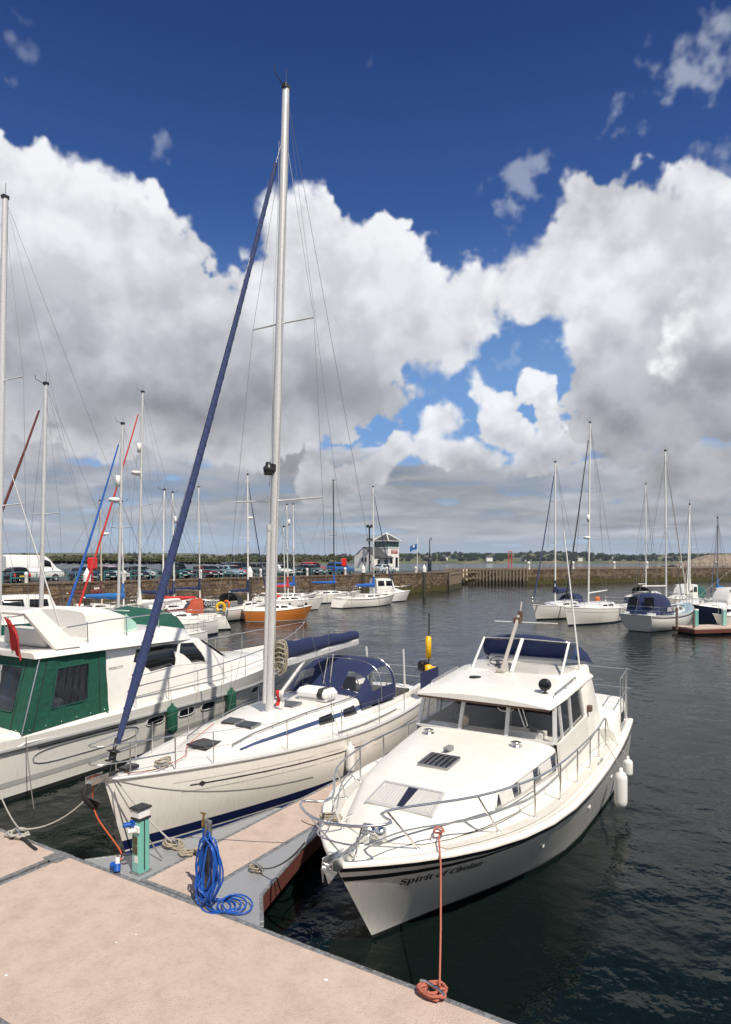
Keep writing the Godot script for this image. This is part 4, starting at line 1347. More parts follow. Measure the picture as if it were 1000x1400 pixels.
	for s in [-1.0, 1.0]:
		var base := [[1.08, 0.55, 0.62], [2.26, 1.78, 0.62], [3.13, 3.10, 0.6], [4.14, 4.14, 0.6], [5.2, 5.2, 0.6], [6.2, 6.2, 0.6], [7.05, 7.05, 0.6], [7.87, 7.87, 0.62]]
		var inn := func(z: float): return lerpf(0.42, 0.30, smoothstep(0.5, 3.0, z))
		var topp := []
		for q in base:
			var a := H.edge_z(q[0], s, -inn.call(q[0]), 0.0)
			var b := H.edge_z(q[1], s, -lerpf(0.14, 0.30, smoothstep(0.3, 2.6, q[1])), q[2])
			topp.append(b)
			st = mb(); bar(st, a, b, 0.016, 6); lathe(st, [Vector2(0.035, 0.0), Vector2(0.032, 0.012), Vector2(0.016, 0.02)], 8, Transform3D(Basis.IDENTITY, a - Vector3(0, 0.003, 0)))
			build(st, "stanchion", M.steel, o)
		topp.append(H.edge_z(8.3, s, -0.3, 0.2)); topp.append(H.edge_z(8.42, s, -0.3, 0.03))
		st = mb()
		var nose := [Vector3(0, H.sb + 0.60, -0.20), Vector3(s * 0.40, H.sb + 0.60, -0.06), Vector3(s * 0.68, H.sb + 0.61, 0.22)]
		tube(st, curve(nose + topp, 4), 0.018, 7)
		build(st, "top_rail", M.steel, o)
		st = mb()
		tube(st, curve([Vector3(0, H.sb + 0.30, 0.0), Vector3(s * 0.36, H.sb + 0.30, 0.12), H.edge_z(0.85, s, -0.26, 0.31), H.edge_z(2.05, s, -0.30, 0.30), H.edge_z(3.12, s, -0.30, 0.42)], 5), 0.011, 6)
		build(st, "lower_rail", M.steel, o)
		st = mb()
		bar(st, Vector3(s * 0.1, H.sb + 0.0, 0.30), Vector3(s * 0.42, H.sb + 0.60, -0.04), 0.0135, 6)
		build(st, "stanchion", M.steel, o)
	st = mb()
	for y in [0.75, 1.22]:
		tube(st, curve([H.edge_z(8.9, -1.0, -0.12, y + 0.1), H.edge_z(10.0, -1.0, -0.12, y + 0.1), Vector3(-1.45, 1.25 + y, 10.62), Vector3(1.45, 1.25 + y, 10.62), H.edge_z(10.0, 1.0, -0.12, y + 0.1), H.edge_z(8.9, 1.0, -0.12, y + 0.1)], 4), 0.014, 6)
	for s in [-1.0, 1.0]:
		for z in [8.95, 9.5, 10.1, 10.5]: bar(st, H.edge_z(z, s, -0.12, 0.0), H.edge_z(z, s, -0.12, 1.32), 0.014, 6)
	build(st, "stern_rail", M.steel, o)
	# bow gear: roller, anchor, capstan, cleats
	st = mb()
	for s in [-1.0, 1.0]: box(st, Vector3(s * 0.075, H.sb + 0.04, 0.06), Vector3(0.014, 0.16, 0.48), Basis(Vector3.RIGHT, 0.12))
	box(st, Vector3(0, H.sb + 0.005, 0.16), Vector3(0.16, 0.016, 0.5), Basis(Vector3.RIGHT, 0.12))
	bar(st, Vector3(-0.08, H.sb - 0.0, -0.12), Vector3(0.08, H.sb - 0.0, -0.12), 0.04, 10)
	build(st, "bow_roller", M.steel, o)
	st = mb()
	box(st, Vector3(0, H.sb + 0.06, 0.12), Vector3(0.035, 0.05, 0.75), Basis(Vector3.RIGHT, -0.10))
	plate(st, [Vector3(0, H.sb + 0.05, -0.25), Vector3(0.11, H.sb + 0.0, -0.12), Vector3(0.03, H.sb - 0.13, -0.20)], 0.02)
	plate(st, [Vector3(0, H.sb + 0.05, -0.25), Vector3(-0.03, H.sb - 0.13, -0.20), Vector3(-0.11, H.sb + 0.0, -0.12)], 0.02)
	build(st, "anchor", M.galvanised, o)
	st = mb()
	lathe(st, [Vector2(0.001, -0.17), Vector2(0.085, -0.165), Vector2(0.09, -0.06), Vector2(0.06, -0.04), Vector2(0.05, 0.02), Vector2(0.075, 0.06), Vector2(0.09, 0.10), Vector2(0.085, 0.15), Vector2(0.05, 0.17), Vector2(0.001, 0.175)], 18, Transform3D(Basis(Vector3.BACK, PI / 2), Vector3(-0.06, H.sb + 0.14, 0.86)))
	box(st, Vector3(0.04, H.sb + 0.06, 0.86), Vector3(0.16, 0.14, 0.24))
	build(st, "windlass", M.steel, o)
	st = mb(); tube(st, [Vector3(0.0, H.sb + 0.16, 0.80), Vector3(0, H.sb + 0.10, 0.45), Vector3(0, H.sb + 0.06, 0.1)], 0.014, 5)
	build(st, "anchor_chain", M.dull_steel, o)
	cleat(o, H.edge_z(1.45, -1.0, -0.62, 0.02), Vector3(0.5, 0, 1))
	cleat(o, H.edge_z(1.45, 1.0, -0.62, 0.02), Vector3(-0.5, 0, 1))
	for s in [-1.0, 1.0]:
		cleat(o, H.edge_z(6.6, s, -0.16, 0.02), Vector3(0, 0, 1))
		st = mb()
		for z in [3.3, 5.4, 7.4]:
			lathe(st, [Vector2(0.05, 0.0), Vector2(0.045, 0.012), Vector2(0.001, 0.014)], 12, Transform3D(frame_of(Vector3(s, 0, 0)), H.pt(H.t_at(z), 0.72, s, 0.0)))
		build(st, "skin_fitting", M.white_plastic, o)
	# her name on the bow
	var nm := func(x: float, y: float) -> Vector3: return H.pt((0.55 + x) / H.L, 0.86 + y + 0.02 * x, -1.0, 0.006)
	build(letters("Spirit of Chelan", "Droid Serif", 0.105, nm, 0.28, true), "name_lettering", M.letter_black, o)
	# rope coil lying on the foredeck
	var co := thing("coiled_rope", "small beige rope heap on the foredeck of the cream motor cruiser", "rope", Vector3.ZERO)
	var c0 := o.transform * Vector3(0.86, H.sb + 0.02, 1.15)
	co.position = c0
	st = mb()
	rope_heap(st, 0.20, 0.12, 0.013, 5, 3)
	build(st, "coil", M.rope_cream, co)

func rope_heap(st: SurfaceTool, rx: float, rz: float, r: float, turns: int, seed_: int, c := Vector3.ZERO) -> void:
	var g := RandomNumberGenerator.new(); g.seed = seed_
	var pts := []
	for k in turns * 8:
		var a := TAU * k / 8.0 + g.randf_range(-0.25, 0.25)
		var q := g.randf_range(0.45, 1.0)
		pts.append(c + Vector3(cos(a) * rx * q, r + 0.012 * floorf(k / 8.0) + g.randf_range(0, 0.02), sin(a) * rz * q))
	tube(st, curve(pts, 3), r, 6)

# ---------------------------------------------------------------- the white sailing yacht beside the finger
func big_yacht() -> void:
	var pos := at(-4.38, 11.03)
	var turn := PI - deg_to_rad(28.0)
	var o := sailboat("sailing_yacht", "white sailing yacht with rolled navy genoa and navy spray hood, bow at the pontoon", "", pos, turn, {
		"H": {"L": 11.4, "B": 3.75, "sb": 1.50, "sm": 1.22, "ss": 1.18, "over": 0.62, "srake": -0.5, "p": 1.75, "tm": 0.56, "wb": 0.74, "cb": 0.55, "cm": 0.14, "cs": 0.3, "ex": 1.9},
		"hull": "cream_hull", "boot": "blue_boot", "boot_h": 0.13, "foul": "antifoul_blue", "rail": "spar", "rail_r": 0.035,
		"cabin_a": 0.17, "cabin_b": 0.66, "cabin_h": 0.50, "panes": [[0.56, 0.66], [0.74, 0.84], [0.90, 0.98]], "hatches": [0.215],
		"mast_z": 0.405, "mast_h": 16.1, "mast_r": 0.105, "rake": 0.30, "lean": -0.26, "spar": "spar", "spreaders": [[0.335, 1.22], [0.62, 0.86]], "hounds": 0.94, "wire_r": 0.0055,
		"furl": "furl_navy", "furl_r": 0.092, "spiral": true, "boom": 0.36, "boom_up": 1.05, "boom_rise": 0.12, "rails": true, "stanchions": 6})
	var H := Hull.new()
	for k in {"L": 11.4, "B": 3.75, "sb": 1.50, "sm": 1.22, "ss": 1.18, "over": 0.62, "srake": -0.5, "p": 1.75, "tm": 0.56, "wb": 0.74, "cb": 0.55, "cm": 0.14, "cs": 0.3, "ex": 1.9}: H.set(k, {"L": 11.4, "B": 3.75, "sb": 1.50, "sm": 1.22, "ss": 1.18, "over": 0.62, "srake": -0.5, "p": 1.75, "tm": 0.56, "wb": 0.74, "cb": 0.55, "cm": 0.14, "cs": 0.3, "ex": 1.9}[k])
	var st := mb()
	hull_band(st, H, func(_t): return 0.34, func(_t): return 0.165, 0.004, 1, 0.0, 1.0)
	build(st, "waterline_stripe", M.navy_stripe, o)
	# thin cove line with a diamond, inside a moulded panel line
	st = mb()
	hull_band(st, H, func(t): return H.sheer(t) - 0.305 , func(t): return H.sheer(t) - 0.33, 0.004, 1, 0.115, 0.97)
	build(st, "cove_line", M.black_stripe, o)
	st = mb()
	hull_band(st, H, func(t): return H.sheer(t) - 0.225 , func(t): return H.sheer(t) - 0.235, 0.003, 1, 0.09, 0.97)
	hull_band(st, H, func(t): return H.sheer(t) - 0.425 , func(t): return H.sheer(t) - 0.435, 0.003, 1, 0.10, 0.97)
	build(st, "panel_line", M.grey_band, o)
	for s in [-1.0, 1.0]:
		st = mb()
		var c := H.sheer(0.135) - 0.318
		plate(st, [H.pt(0.128, c, s, 0.006), H.pt(0.1345, c + 0.055, s, 0.006), H.pt(0.141, c, s, 0.006), H.pt(0.1345, c - 0.055, s, 0.006)], 0.002)
		build(st, "diamond", M.black_stripe, o)
	# blue stripe along the coachroof side, handrails, dark eyelid window before the mast
	var hs := House.new()
	var z0 := 0.17 * H.L; var z1 := 0.66 * H.L
	for k in [0.0, 0.06, 0.2, 0.5, 0.8, 1.0]:
		var z: float = lerpf(z0, z1, k)
		var t := H.t_at(z)
		var w := minf(H.half(t) * 0.66, H.B * 0.33)
		var y := H.sheer(t) - 0.01
		hs.add(z, w, y, w * 0.86, y + 0.50 * (smoothstep(0.0, 0.35, k) * 0.72 + 0.28 * k + 0.02))
	for s in [-1.0, 1.0]:
		st = mb(); smooth(st, 1)
		var rings := []
		for k in 13:
			var z := lerpf(2.7, 7.45, k / 12.0)
			rings.append(PackedVector3Array([hs.side(z, 0.50, s) + Vector3(s * 0.006, 0, 0), hs.side(z, 0.70, s) + Vector3(s * 0.006, 0, 0)]))
		loft(st, rings)
		build(st, "blue_stripe", M.stripe_blue, o)
		st = mb()
		var pts := []
		for k in 9:
			var z := lerpf(2.6, 7.0, k / 8.0)
			pts.append(hs.top(z, s * 0.93) + Vector3(0, 0.06, 0))
			if k % 2 == 0: bar(st, hs.top(z, s * 0.93), pts[-1], 0.012, 5)
		tube(st, pts, 0.016, 6)
		build(st, "grab_rail", M.dull_steel, o)
		st = mb()
		var tr := []
		for k in 9: tr.append(H.edge_z(lerpf(5.2, 8.2, k / 8.0), s, -0.28, 0.04))
		tube(st, tr, 0.02, 6)
		build(st, "genoa_track", M.dull_steel, o)
		st = mb()
		lathe(st, [Vector2(0.06, 0.0), Vector2(0.055, 0.03), Vector2(0.045, 0.04), Vector2(0.05, 0.11), Vector2(0.06, 0.12), Vector2(0.03, 0.15), Vector2(0.001, 0.15)], 14, Transform3D(Basis.IDENTITY, hs.top(7.15, s * 0.62)))
		build(st, "winch", M.steel, o)
	for q in [[3.55, -0.30, 0.42, 0.34], [3.62, 0.30, 0.36, 0.34], [5.3, 0.0, 0.62, 0.4]]:
		var p := hs.top(q[0], q[1])
		st = mb(); box(st, p + Vector3(0, 0.018, 0), Vector3(q[2], 0.04, q[3]), Basis(Vector3.RIGHT, -0.10))
		var hh := build(st, "hatch", M.acrylic, o)
		st = mb()
		for w in [[0.5, 0.0, 0.03, 1.0], [-0.5, 0.0, 0.03, 1.0]]: box(st, p + Vector3(q[2] * w[0], 0.02, 0), Vector3(0.03, 0.05, q[3]), Basis(Vector3.RIGHT, -0.10))
		build(st, "frame", M.dull_steel, hh)
	# life raft canister in front of the hood
	st = mb()
	var rp := hs.top(6.2, -0.28)
	box(st, rp + Vector3(0, 0.16, 0), Vector3(0.98, 0.27, 0.54), Basis.IDENTITY, 0.10)
	var raft := build(st, "life_raft", M.white_plastic, o)
	st = mb(); box(st, rp + Vector3(-0.24, 0.16, 0), Vector3(0.05, 0.285, 0.555), Basis.IDENTITY, 0.10)
	build(st, "strap", M.black_plastic, raft)
	st = mb(); box(st, rp + Vector3(0, 0.03, 0), Vector3(0.80, 0.05, 0.46))
	build(st, "cradle", M.spar, raft)
	# sail bag on the boom: covered sail, then the bare boom below it
	var my := hs.top(4.617, 0.0).y
	var foot := Vector3(0, my - 0.02, 4.617)
	var head := Vector3(-0.26, 16.1, 4.617 + 0.30)
	var al := func(y: float): return foot.lerp(head, (y - foot.y) / (head.y - foot.y))
	var g0: Vector3 = al.call(my + 1.05) + Vector3(0, 0, 0.14)
	var g1: Vector3 = g0 + Vector3(0, 0.12, 4.0)
	st = mb(); smooth(st, 0)
	var rings := []
	for k in 15:
		var q := k / 14.0
		var c := g0.lerp(g1, 0.02 + 0.98 * q)
		var hh2 := lerpf(0.46, 0.24, q) + 0.02 * sin(q * 23.0)
		var hw := lerpf(0.15, 0.10, q)
		var ring := PackedVector3Array()
		for j in 12:
			var a := TAU * j / 12.0
			ring.append(c + Vector3(cos(a) * hw * (1.0 + 0.12 * sin(q * 31.0 + j)) + 0.02 * sin(q * 14.0), 0.03 + hh2 * 0.5 + sin(a) * hh2 * 0.5 * (1.0 if sin(a) > 0 else 0.9), 0))
		rings.append(ring)
	loft(st, rings, true)
	smooth(st, FLAT); fan(st, rings[0]); fan(st, rings[-1], true)
	build(st, "sail_cover", M.navy_cloth, o)
	st = mb(); box(st, (g0 + g1) * 0.5 + Vector3(0, -0.05, 0), Vector3(0.12, 0.17, 4.05), Basis.looking_at((g0 - g1).normalized()), 0.03)
	build(st, "boom_section", M.spar, o)
	# vang, mainsheet, mast fittings
	st = mb(); bar(st, al.call(my + 0.12) + Vector3(0, 0, 0.12), g0.lerp(g1, 0.33) + Vector3(0, -0.12, 0), 0.04, 8)
	build(st, "boom_vang", M.spar, o)
	stay(o, "mainsheet", g0.lerp(g1, 0.62), hs.top(7.1, 0.1) + Vector3(0, 0.05, 0), 0.012, "rope_white")
	stay(o, "mainsheet", g0.lerp(g1, 0.68), hs.top(7.1, -0.1) + Vector3(0, 0.05, 0), 0.012, "rope_white")
	st = mb(); bar(st, al.call(my + 0.2) + Vector3(0.02, 0, -0.17), al.call(5.9) + Vector3(0.02, 0, -0.17), 0.042, 8)
	bar(st, al.call(5.86) + Vector3(0.02, 0, -0.17), al.call(6.0) + Vector3(0.02, 0, -0.17), 0.055, 8)
	build(st, "spinnaker_pole", M.spar, o)
	st = mb()
	lathe(st, [Vector2(0.001, -0.12), Vector2(0.10, -0.12), Vector2(0.12, 0.05), Vector2(0.07, 0.10), Vector2(0.06, 0.17), Vector2(0.001, 0.17)], 12, Transform3D(Basis.IDENTITY, al.call(7.25) + Vector3(0.06, 0, -0.20)))
	box(st, al.call(7.3) + Vector3(0, 0, -0.10), Vector3(0.12, 0.18, 0.14))
	build(st, "deck_light", M.black_plastic, o)
	for q in [[0.045, my + 0.3, 14.9], [-0.05, my + 0.4, 15.8]]:
		st = mb()
		var pts := []
		for k in 9: pts.append(al.call(lerpf(q[1], q[2], k / 8.0)) + Vector3(q[0] * 2.6, 0, -0.05 + 0.03 * sin(k * 2.0)))
		tube(st, pts, 0.007, 4)
		build(st, "halyard", M.rope_white, o)
	# the thick cream coil of halyard hung on the mast
	st = mb()
	var g := RandomNumberGenerator.new(); g.seed = 4
	var cp: Vector3 = al.call(my + 1.28) + Vector3(-0.22, 0, 0.12)
	for k in 11:
		var loop := []
		var dx := g.randf_range(-0.05, 0.05); var ww := g.randf_range(0.09, 0.16); var top := g.randf_range(0.26, 0.36); var bot := g.randf_range(-0.22, -0.48)
		for j in 12:
			var a := TAU * j / 12.0
			loop.append(cp + Vector3(cos(a) * ww + dx, (top + bot) * 0.5 + sin(a) * (top - bot) * 0.5, 0.03 * sin(a * 2.0 + k) + (k - 5) * 0.014))
		tube(st, loop, 0.014, 5, true)
	for k in 5:
		var y := 0.24 - 0.11 * k
		tube(st, curve([cp + Vector3(-0.16, y, -0.09), cp + Vector3(0.0, y + 0.05, -0.12), cp + Vector3(0.16, y - 0.02, -0.08)], 4), 0.016, 5)
	build(st, "halyard_coil", M.rope_cream, o)
	# spray hood: navy cloth over hoops, clear windows in front and at the sides
	var hz := 6.95
	var hoops := []     # height and half width over z
	for q in [[0.0, 0.06, 0.98], [0.55, 0.62, 1.0], [1.0, 0.80, 1.03], [1.55, 0.80, 1.06], [1.72, 0.76, 1.06]]:
		var ring := PackedVector3Array()
		for j in 17:
			var a := PI * j / 16.0
			var yb: float = H.sheer(0.6) + 0.26
			var yt: float = hs.top(hz, 0.0).y - 0.04 + q[1]
			ring.append(Vector3(signf(cos(a)) * pow(absf(cos(a)), 0.55) * 1.22 * q[2], lerpf(yb, yt, pow(sin(a), 0.62)), hz + q[0] - 0.35 * (1.0 - sin(a)) * (0.0 if q[0] > 1.2 else 0.2)))
		hoops.append(ring)
	var cut := func(i: int, j: int) -> bool:      # cells that are window
		return (i == 0 and (j in [4, 5, 6] or j in [9, 10, 11])) or (i in [1, 2] and j in [1, 2, 3, 12, 13, 14])
	st = mb(); smooth(st, 0)
	var sv := mb(); smooth(sv, 0)
	for i in 4:
		for j in 16:
			var t: SurfaceTool = sv if cut.call(i, j) else st
			if cut.call(i, j) and i == 0:
				quad(sv, hoops[i][j].lerp(hoops[i + 1][j], 0.2), hoops[i][j + 1].lerp(hoops[i + 1][j + 1], 0.2), hoops[i + 1][j + 1].lerp(hoops[i][j + 1], 0.08), hoops[i + 1][j].lerp(hoops[i][j], 0.08))
				quad(st, hoops[i][j], hoops[i][j + 1], hoops[i][j + 1].lerp(hoops[i + 1][j + 1], 0.2), hoops[i][j].lerp(hoops[i + 1][j], 0.2))
				quad(st, hoops[i + 1][j].lerp(hoops[i][j], 0.08), hoops[i + 1][j + 1].lerp(hoops[i][j + 1], 0.08), hoops[i + 1][j + 1], hoops[i + 1][j])
			else:
				quad(t, hoops[i][j], hoops[i][j + 1], hoops[i + 1][j + 1], hoops[i + 1][j])
	var hood := build(st, "spray_hood", M.navy_cloth, o)
	build(sv, "clear_window", M.clear_vinyl, hood)
	st = mb()
	for i in [2, 4]: tube(st, Array(hoops[i]), 0.014, 5)
	build(st, "hoop", M.steel, hood)
	st = mb(); box(st, hs.top(7.3, 0.0) + Vector3(0, -0.05, 0.75), Vector3(0.75, 0.6, 0.05)); box(st, hs.top(7.4, 0.0) + Vector3(0, -0.35, 1.6), Vector3(2.3, 0.1, 1.8))
	build(st, "companionway", mat("companion_dark", lin(0.05, 0.045, 0.04), 0.6), o)
	# wheel on its pedestal, cockpit table cloth, stern gear
	st = mb()
	var ring2 := []
	for k in 24: ring2.append(Vector3(0.55 * cos(TAU * k / 24), H.sheer(0.85) + 0.62 + 0.55 * sin(TAU * k / 24), 9.75))
	tube(st, ring2, 0.016, 6, true)
	for k in 6: bar(st, Vector3(0, H.sheer(0.85) + 0.62, 9.75), ring2[k * 4], 0.009, 4)
	bar(st, Vector3(0, H.sheer(0.85) - 0.3, 9.65), Vector3(0, H.sheer(0.85) + 0.7, 9.65), 0.07, 8)
	build(st, "steering_wheel", M.steel, o)
	# bow gear
	st = mb()
	box(st, Vector3(0, 1.53, -0.06), Vector3(0.16, 0.04, 0.5)); for s in [-1.0, 1.0]: box(st, Vector3(s * 0.07, 1.57, -0.14), Vector3(0.014, 0.12, 0.34))
	build(st, "bow_roller", M.steel, o)
	st = mb()
	bar(st, Vector3(0, 1.57, 0.3), Vector3(0, 1.52, -0.34), 0.025, 6)
	tube(st, curve([Vector3(0, 1.52, -0.34), Vector3(0, 1.36, -0.40), Vector3(0.0, 1.14, -0.22)], 5), [0.03, 0.03, 0.03, 0.035, 0.035, 0.04, 0.04, 0.05, 0.05, 0.06, 0.06], 6)
	plate(st, [Vector3(-0.20, 1.24, -0.25), Vector3(0, 1.06, -0.16), Vector3(0.20, 1.24, -0.25), Vector3(0, 1.34, -0.36)], 0.03)
	build(st, "anchor", M.rubber, o)
	st = mb()
	lathe(st, [Vector2(0.03, -0.10), Vector2(0.115, -0.09), Vector2(0.12, -0.075), Vector2(0.06, -0.06), Vector2(0.06, 0.06), Vector2(0.12, 0.075), Vector2(0.115, 0.09), Vector2(0.03, 0.11), Vector2(0.03, 0.3)], 16, Transform3D(Basis(Vector3.RIGHT, 0.28), Vector3(0, 1.86, 0.18)))
	build(st, "furling_drum", M.black_plastic, o)
	for s in [-1.0, 1.0]: cleat(o, H.edge_z(0.95, s, -0.10, 0.03), Vector3(0, 0, 1), 1.1)
	st = mb(); rope_heap(st, 0.13, 0.2, 0.012, 4, 8, Vector3(-0.18, 1.50, 1.15))
	build(st, "rope_coil", M.rope_cream, o)
	st = mb(); tube(st, curve([Vector3(-0.1, 1.52, 0.4), Vector3(-0.32, 1.50, 0.9), Vector3(-0.2, 1.50, 1.7), Vector3(0.2, 1.52, 2.2), Vector3(0.4, 1.7, 3.2)], 5), 0.008, 5)
	build(st, "furling_line", M.rope_orange, o)
	st = mb(); box(st, Vector3(0.1, 1.53, 0.62), Vector3(0.2, 0.06, 0.3)); build(st, "deck_pad", M.black_plastic, o)
	# ensign staff furled, danbuoy and lifebuoy light at the stern
	var dn := thing("danbuoy", "yellow marker buoy and black pole standing on the white yacht's stern rail", "marker buoy", o.transform * Vector3(-1.25, 1.2, 11.1))
	st = mb(); bar(st, Vector3(0, -0.1, 0), Vector3(0.02, 2.35, 0), 0.022, 6)
	build(st, "pole", M.black_plastic, dn)
	st = mb(); lathe(st, [Vector2(0.02, 0.95), Vector2(0.09, 0.98), Vector2(0.09, 1.62), Vector2(0.02, 1.65)], 12); lathe(st, [Vector2(0.02, 0.28), Vector2(0.11, 0.30), Vector2(0.11, 0.75), Vector2(0.02, 0.78)], 12)
	box(st, Vector3(0.18, 0.5, 0), Vector3(0.22, 0.42, 0.16), Basis.IDENTITY, 0.04)
	build(st, "float", M.yellow_plastic, dn)
	var lb := thing("outboard_motor", "small black outboard motor clamped to the white yacht's stern rail", "outboard motor", o.transform * Vector3(-1.0, 1.55, 11.25), turn)
	st = mb(); box(st, Vector3(0, 0.35, 0), Vector3(0.26, 0.34, 0.36), Basis.IDENTITY, 0.07)
	build(st, "cowl", M.black_plastic, lb)
	st = mb(); box(st, Vector3(0, -0.15, 0), Vector3(0.09, 0.7, 0.14)); box(st, Vector3(0, -0.5, 0.05), Vector3(0.14, 0.03, 0.34))
	build(st, "leg", M.grey_plastic, lb)
	st = mb(); box(st, Vector3(-1.62, 1.72, 10.3), Vector3(0.03, 0.5, 1.3)); box(st, Vector3(1.62, 1.72, 10.3), Vector3(0.03, 0.5, 1.3))
	build(st, "dodger", M.navy_cloth, o)
	for s in [-0.5, 0.75]:
		st = mb(); bar(st, Vector3(s, 1.2, 11.0), Vector3(s * 1.05 + 0.1, 2.4, 11.05), 0.035, 8)
		build(st, "aerial_post", M.spar, o)
	# a red and white cloth pegged behind the mast
	for q in [[-0.17, -0.07, "red_cloth"], [-0.28, -0.17, "white_cloth"]]:
		st = mb(); smooth(st, 1)
		for k in 6:
			var f := func(u: float, v: float) -> Vector3: return Vector3(lerpf(q[0], q[1], u), 1.82 + 0.36 * v, 4.8 + 0.03 * sin(u * 5.0 + v * 7.0))
			quad(st, f.call(0.0, k / 6.0), f.call(0.0, (k + 1) / 6.0), f.call(1.0, (k + 1) / 6.0), f.call(1.0, k / 6.0))
		build(st, "flag_cloth", M[q[2]], o)
	# an orange lifejacket inside the hood
	var lj := thing("lifejacket", "orange yellow lifejacket hanging inside the navy spray hood", "lifejacket", o.transform * Vector3(0.35, 2.1, 7.95), turn)
	st = mb(); box(st, Vector3(0, 0.1, 0), Vector3(0.34, 0.5, 0.12), Basis.IDENTITY, 0.05)
	build(st, "vest", M.yellow_cloth, lj)
	fender("white_fender", "white fender between the sailing yacht and the finger pontoon", o.transform * H.pt(H.t_at(5.1), 0.75, -1.0, 0.12), o.transform * H.edge_z(5.1, -1.0, 0.0, 0.1), "white_plastic", 0.10, 0.62)

func fender(called: String, label: String, p: Vector3, up: Vector3, m: String, r: float, h: float, group := "") -> Node3D:
	var o := thing(called, label, "fender", p - Vector3(0, h * 0.5, 0), 0.0, group)
	var st := mb()
	lathe(st, [Vector2(0.001, 0.0), Vector2(r * 0.35, 0.01), Vector2(r * 0.7, h * 0.05), Vector2(r * 0.95, h * 0.13), Vector2(r, h * 0.22), Vector2(r, h * 0.78), Vector2(r * 0.95, h * 0.87), Vector2(r * 0.7, h * 0.95), Vector2(r * 0.3, h), Vector2(r * 0.25, h + 0.06), Vector2(0.001, h + 0.07)], 14)
	build(st, "body", M[m], o)
	st = mb(); bar(st, Vector3(0, h + 0.05, 0), up - o.position, 0.008, 5)
	build(st, "lanyard", M.rope_white, o)
	return o

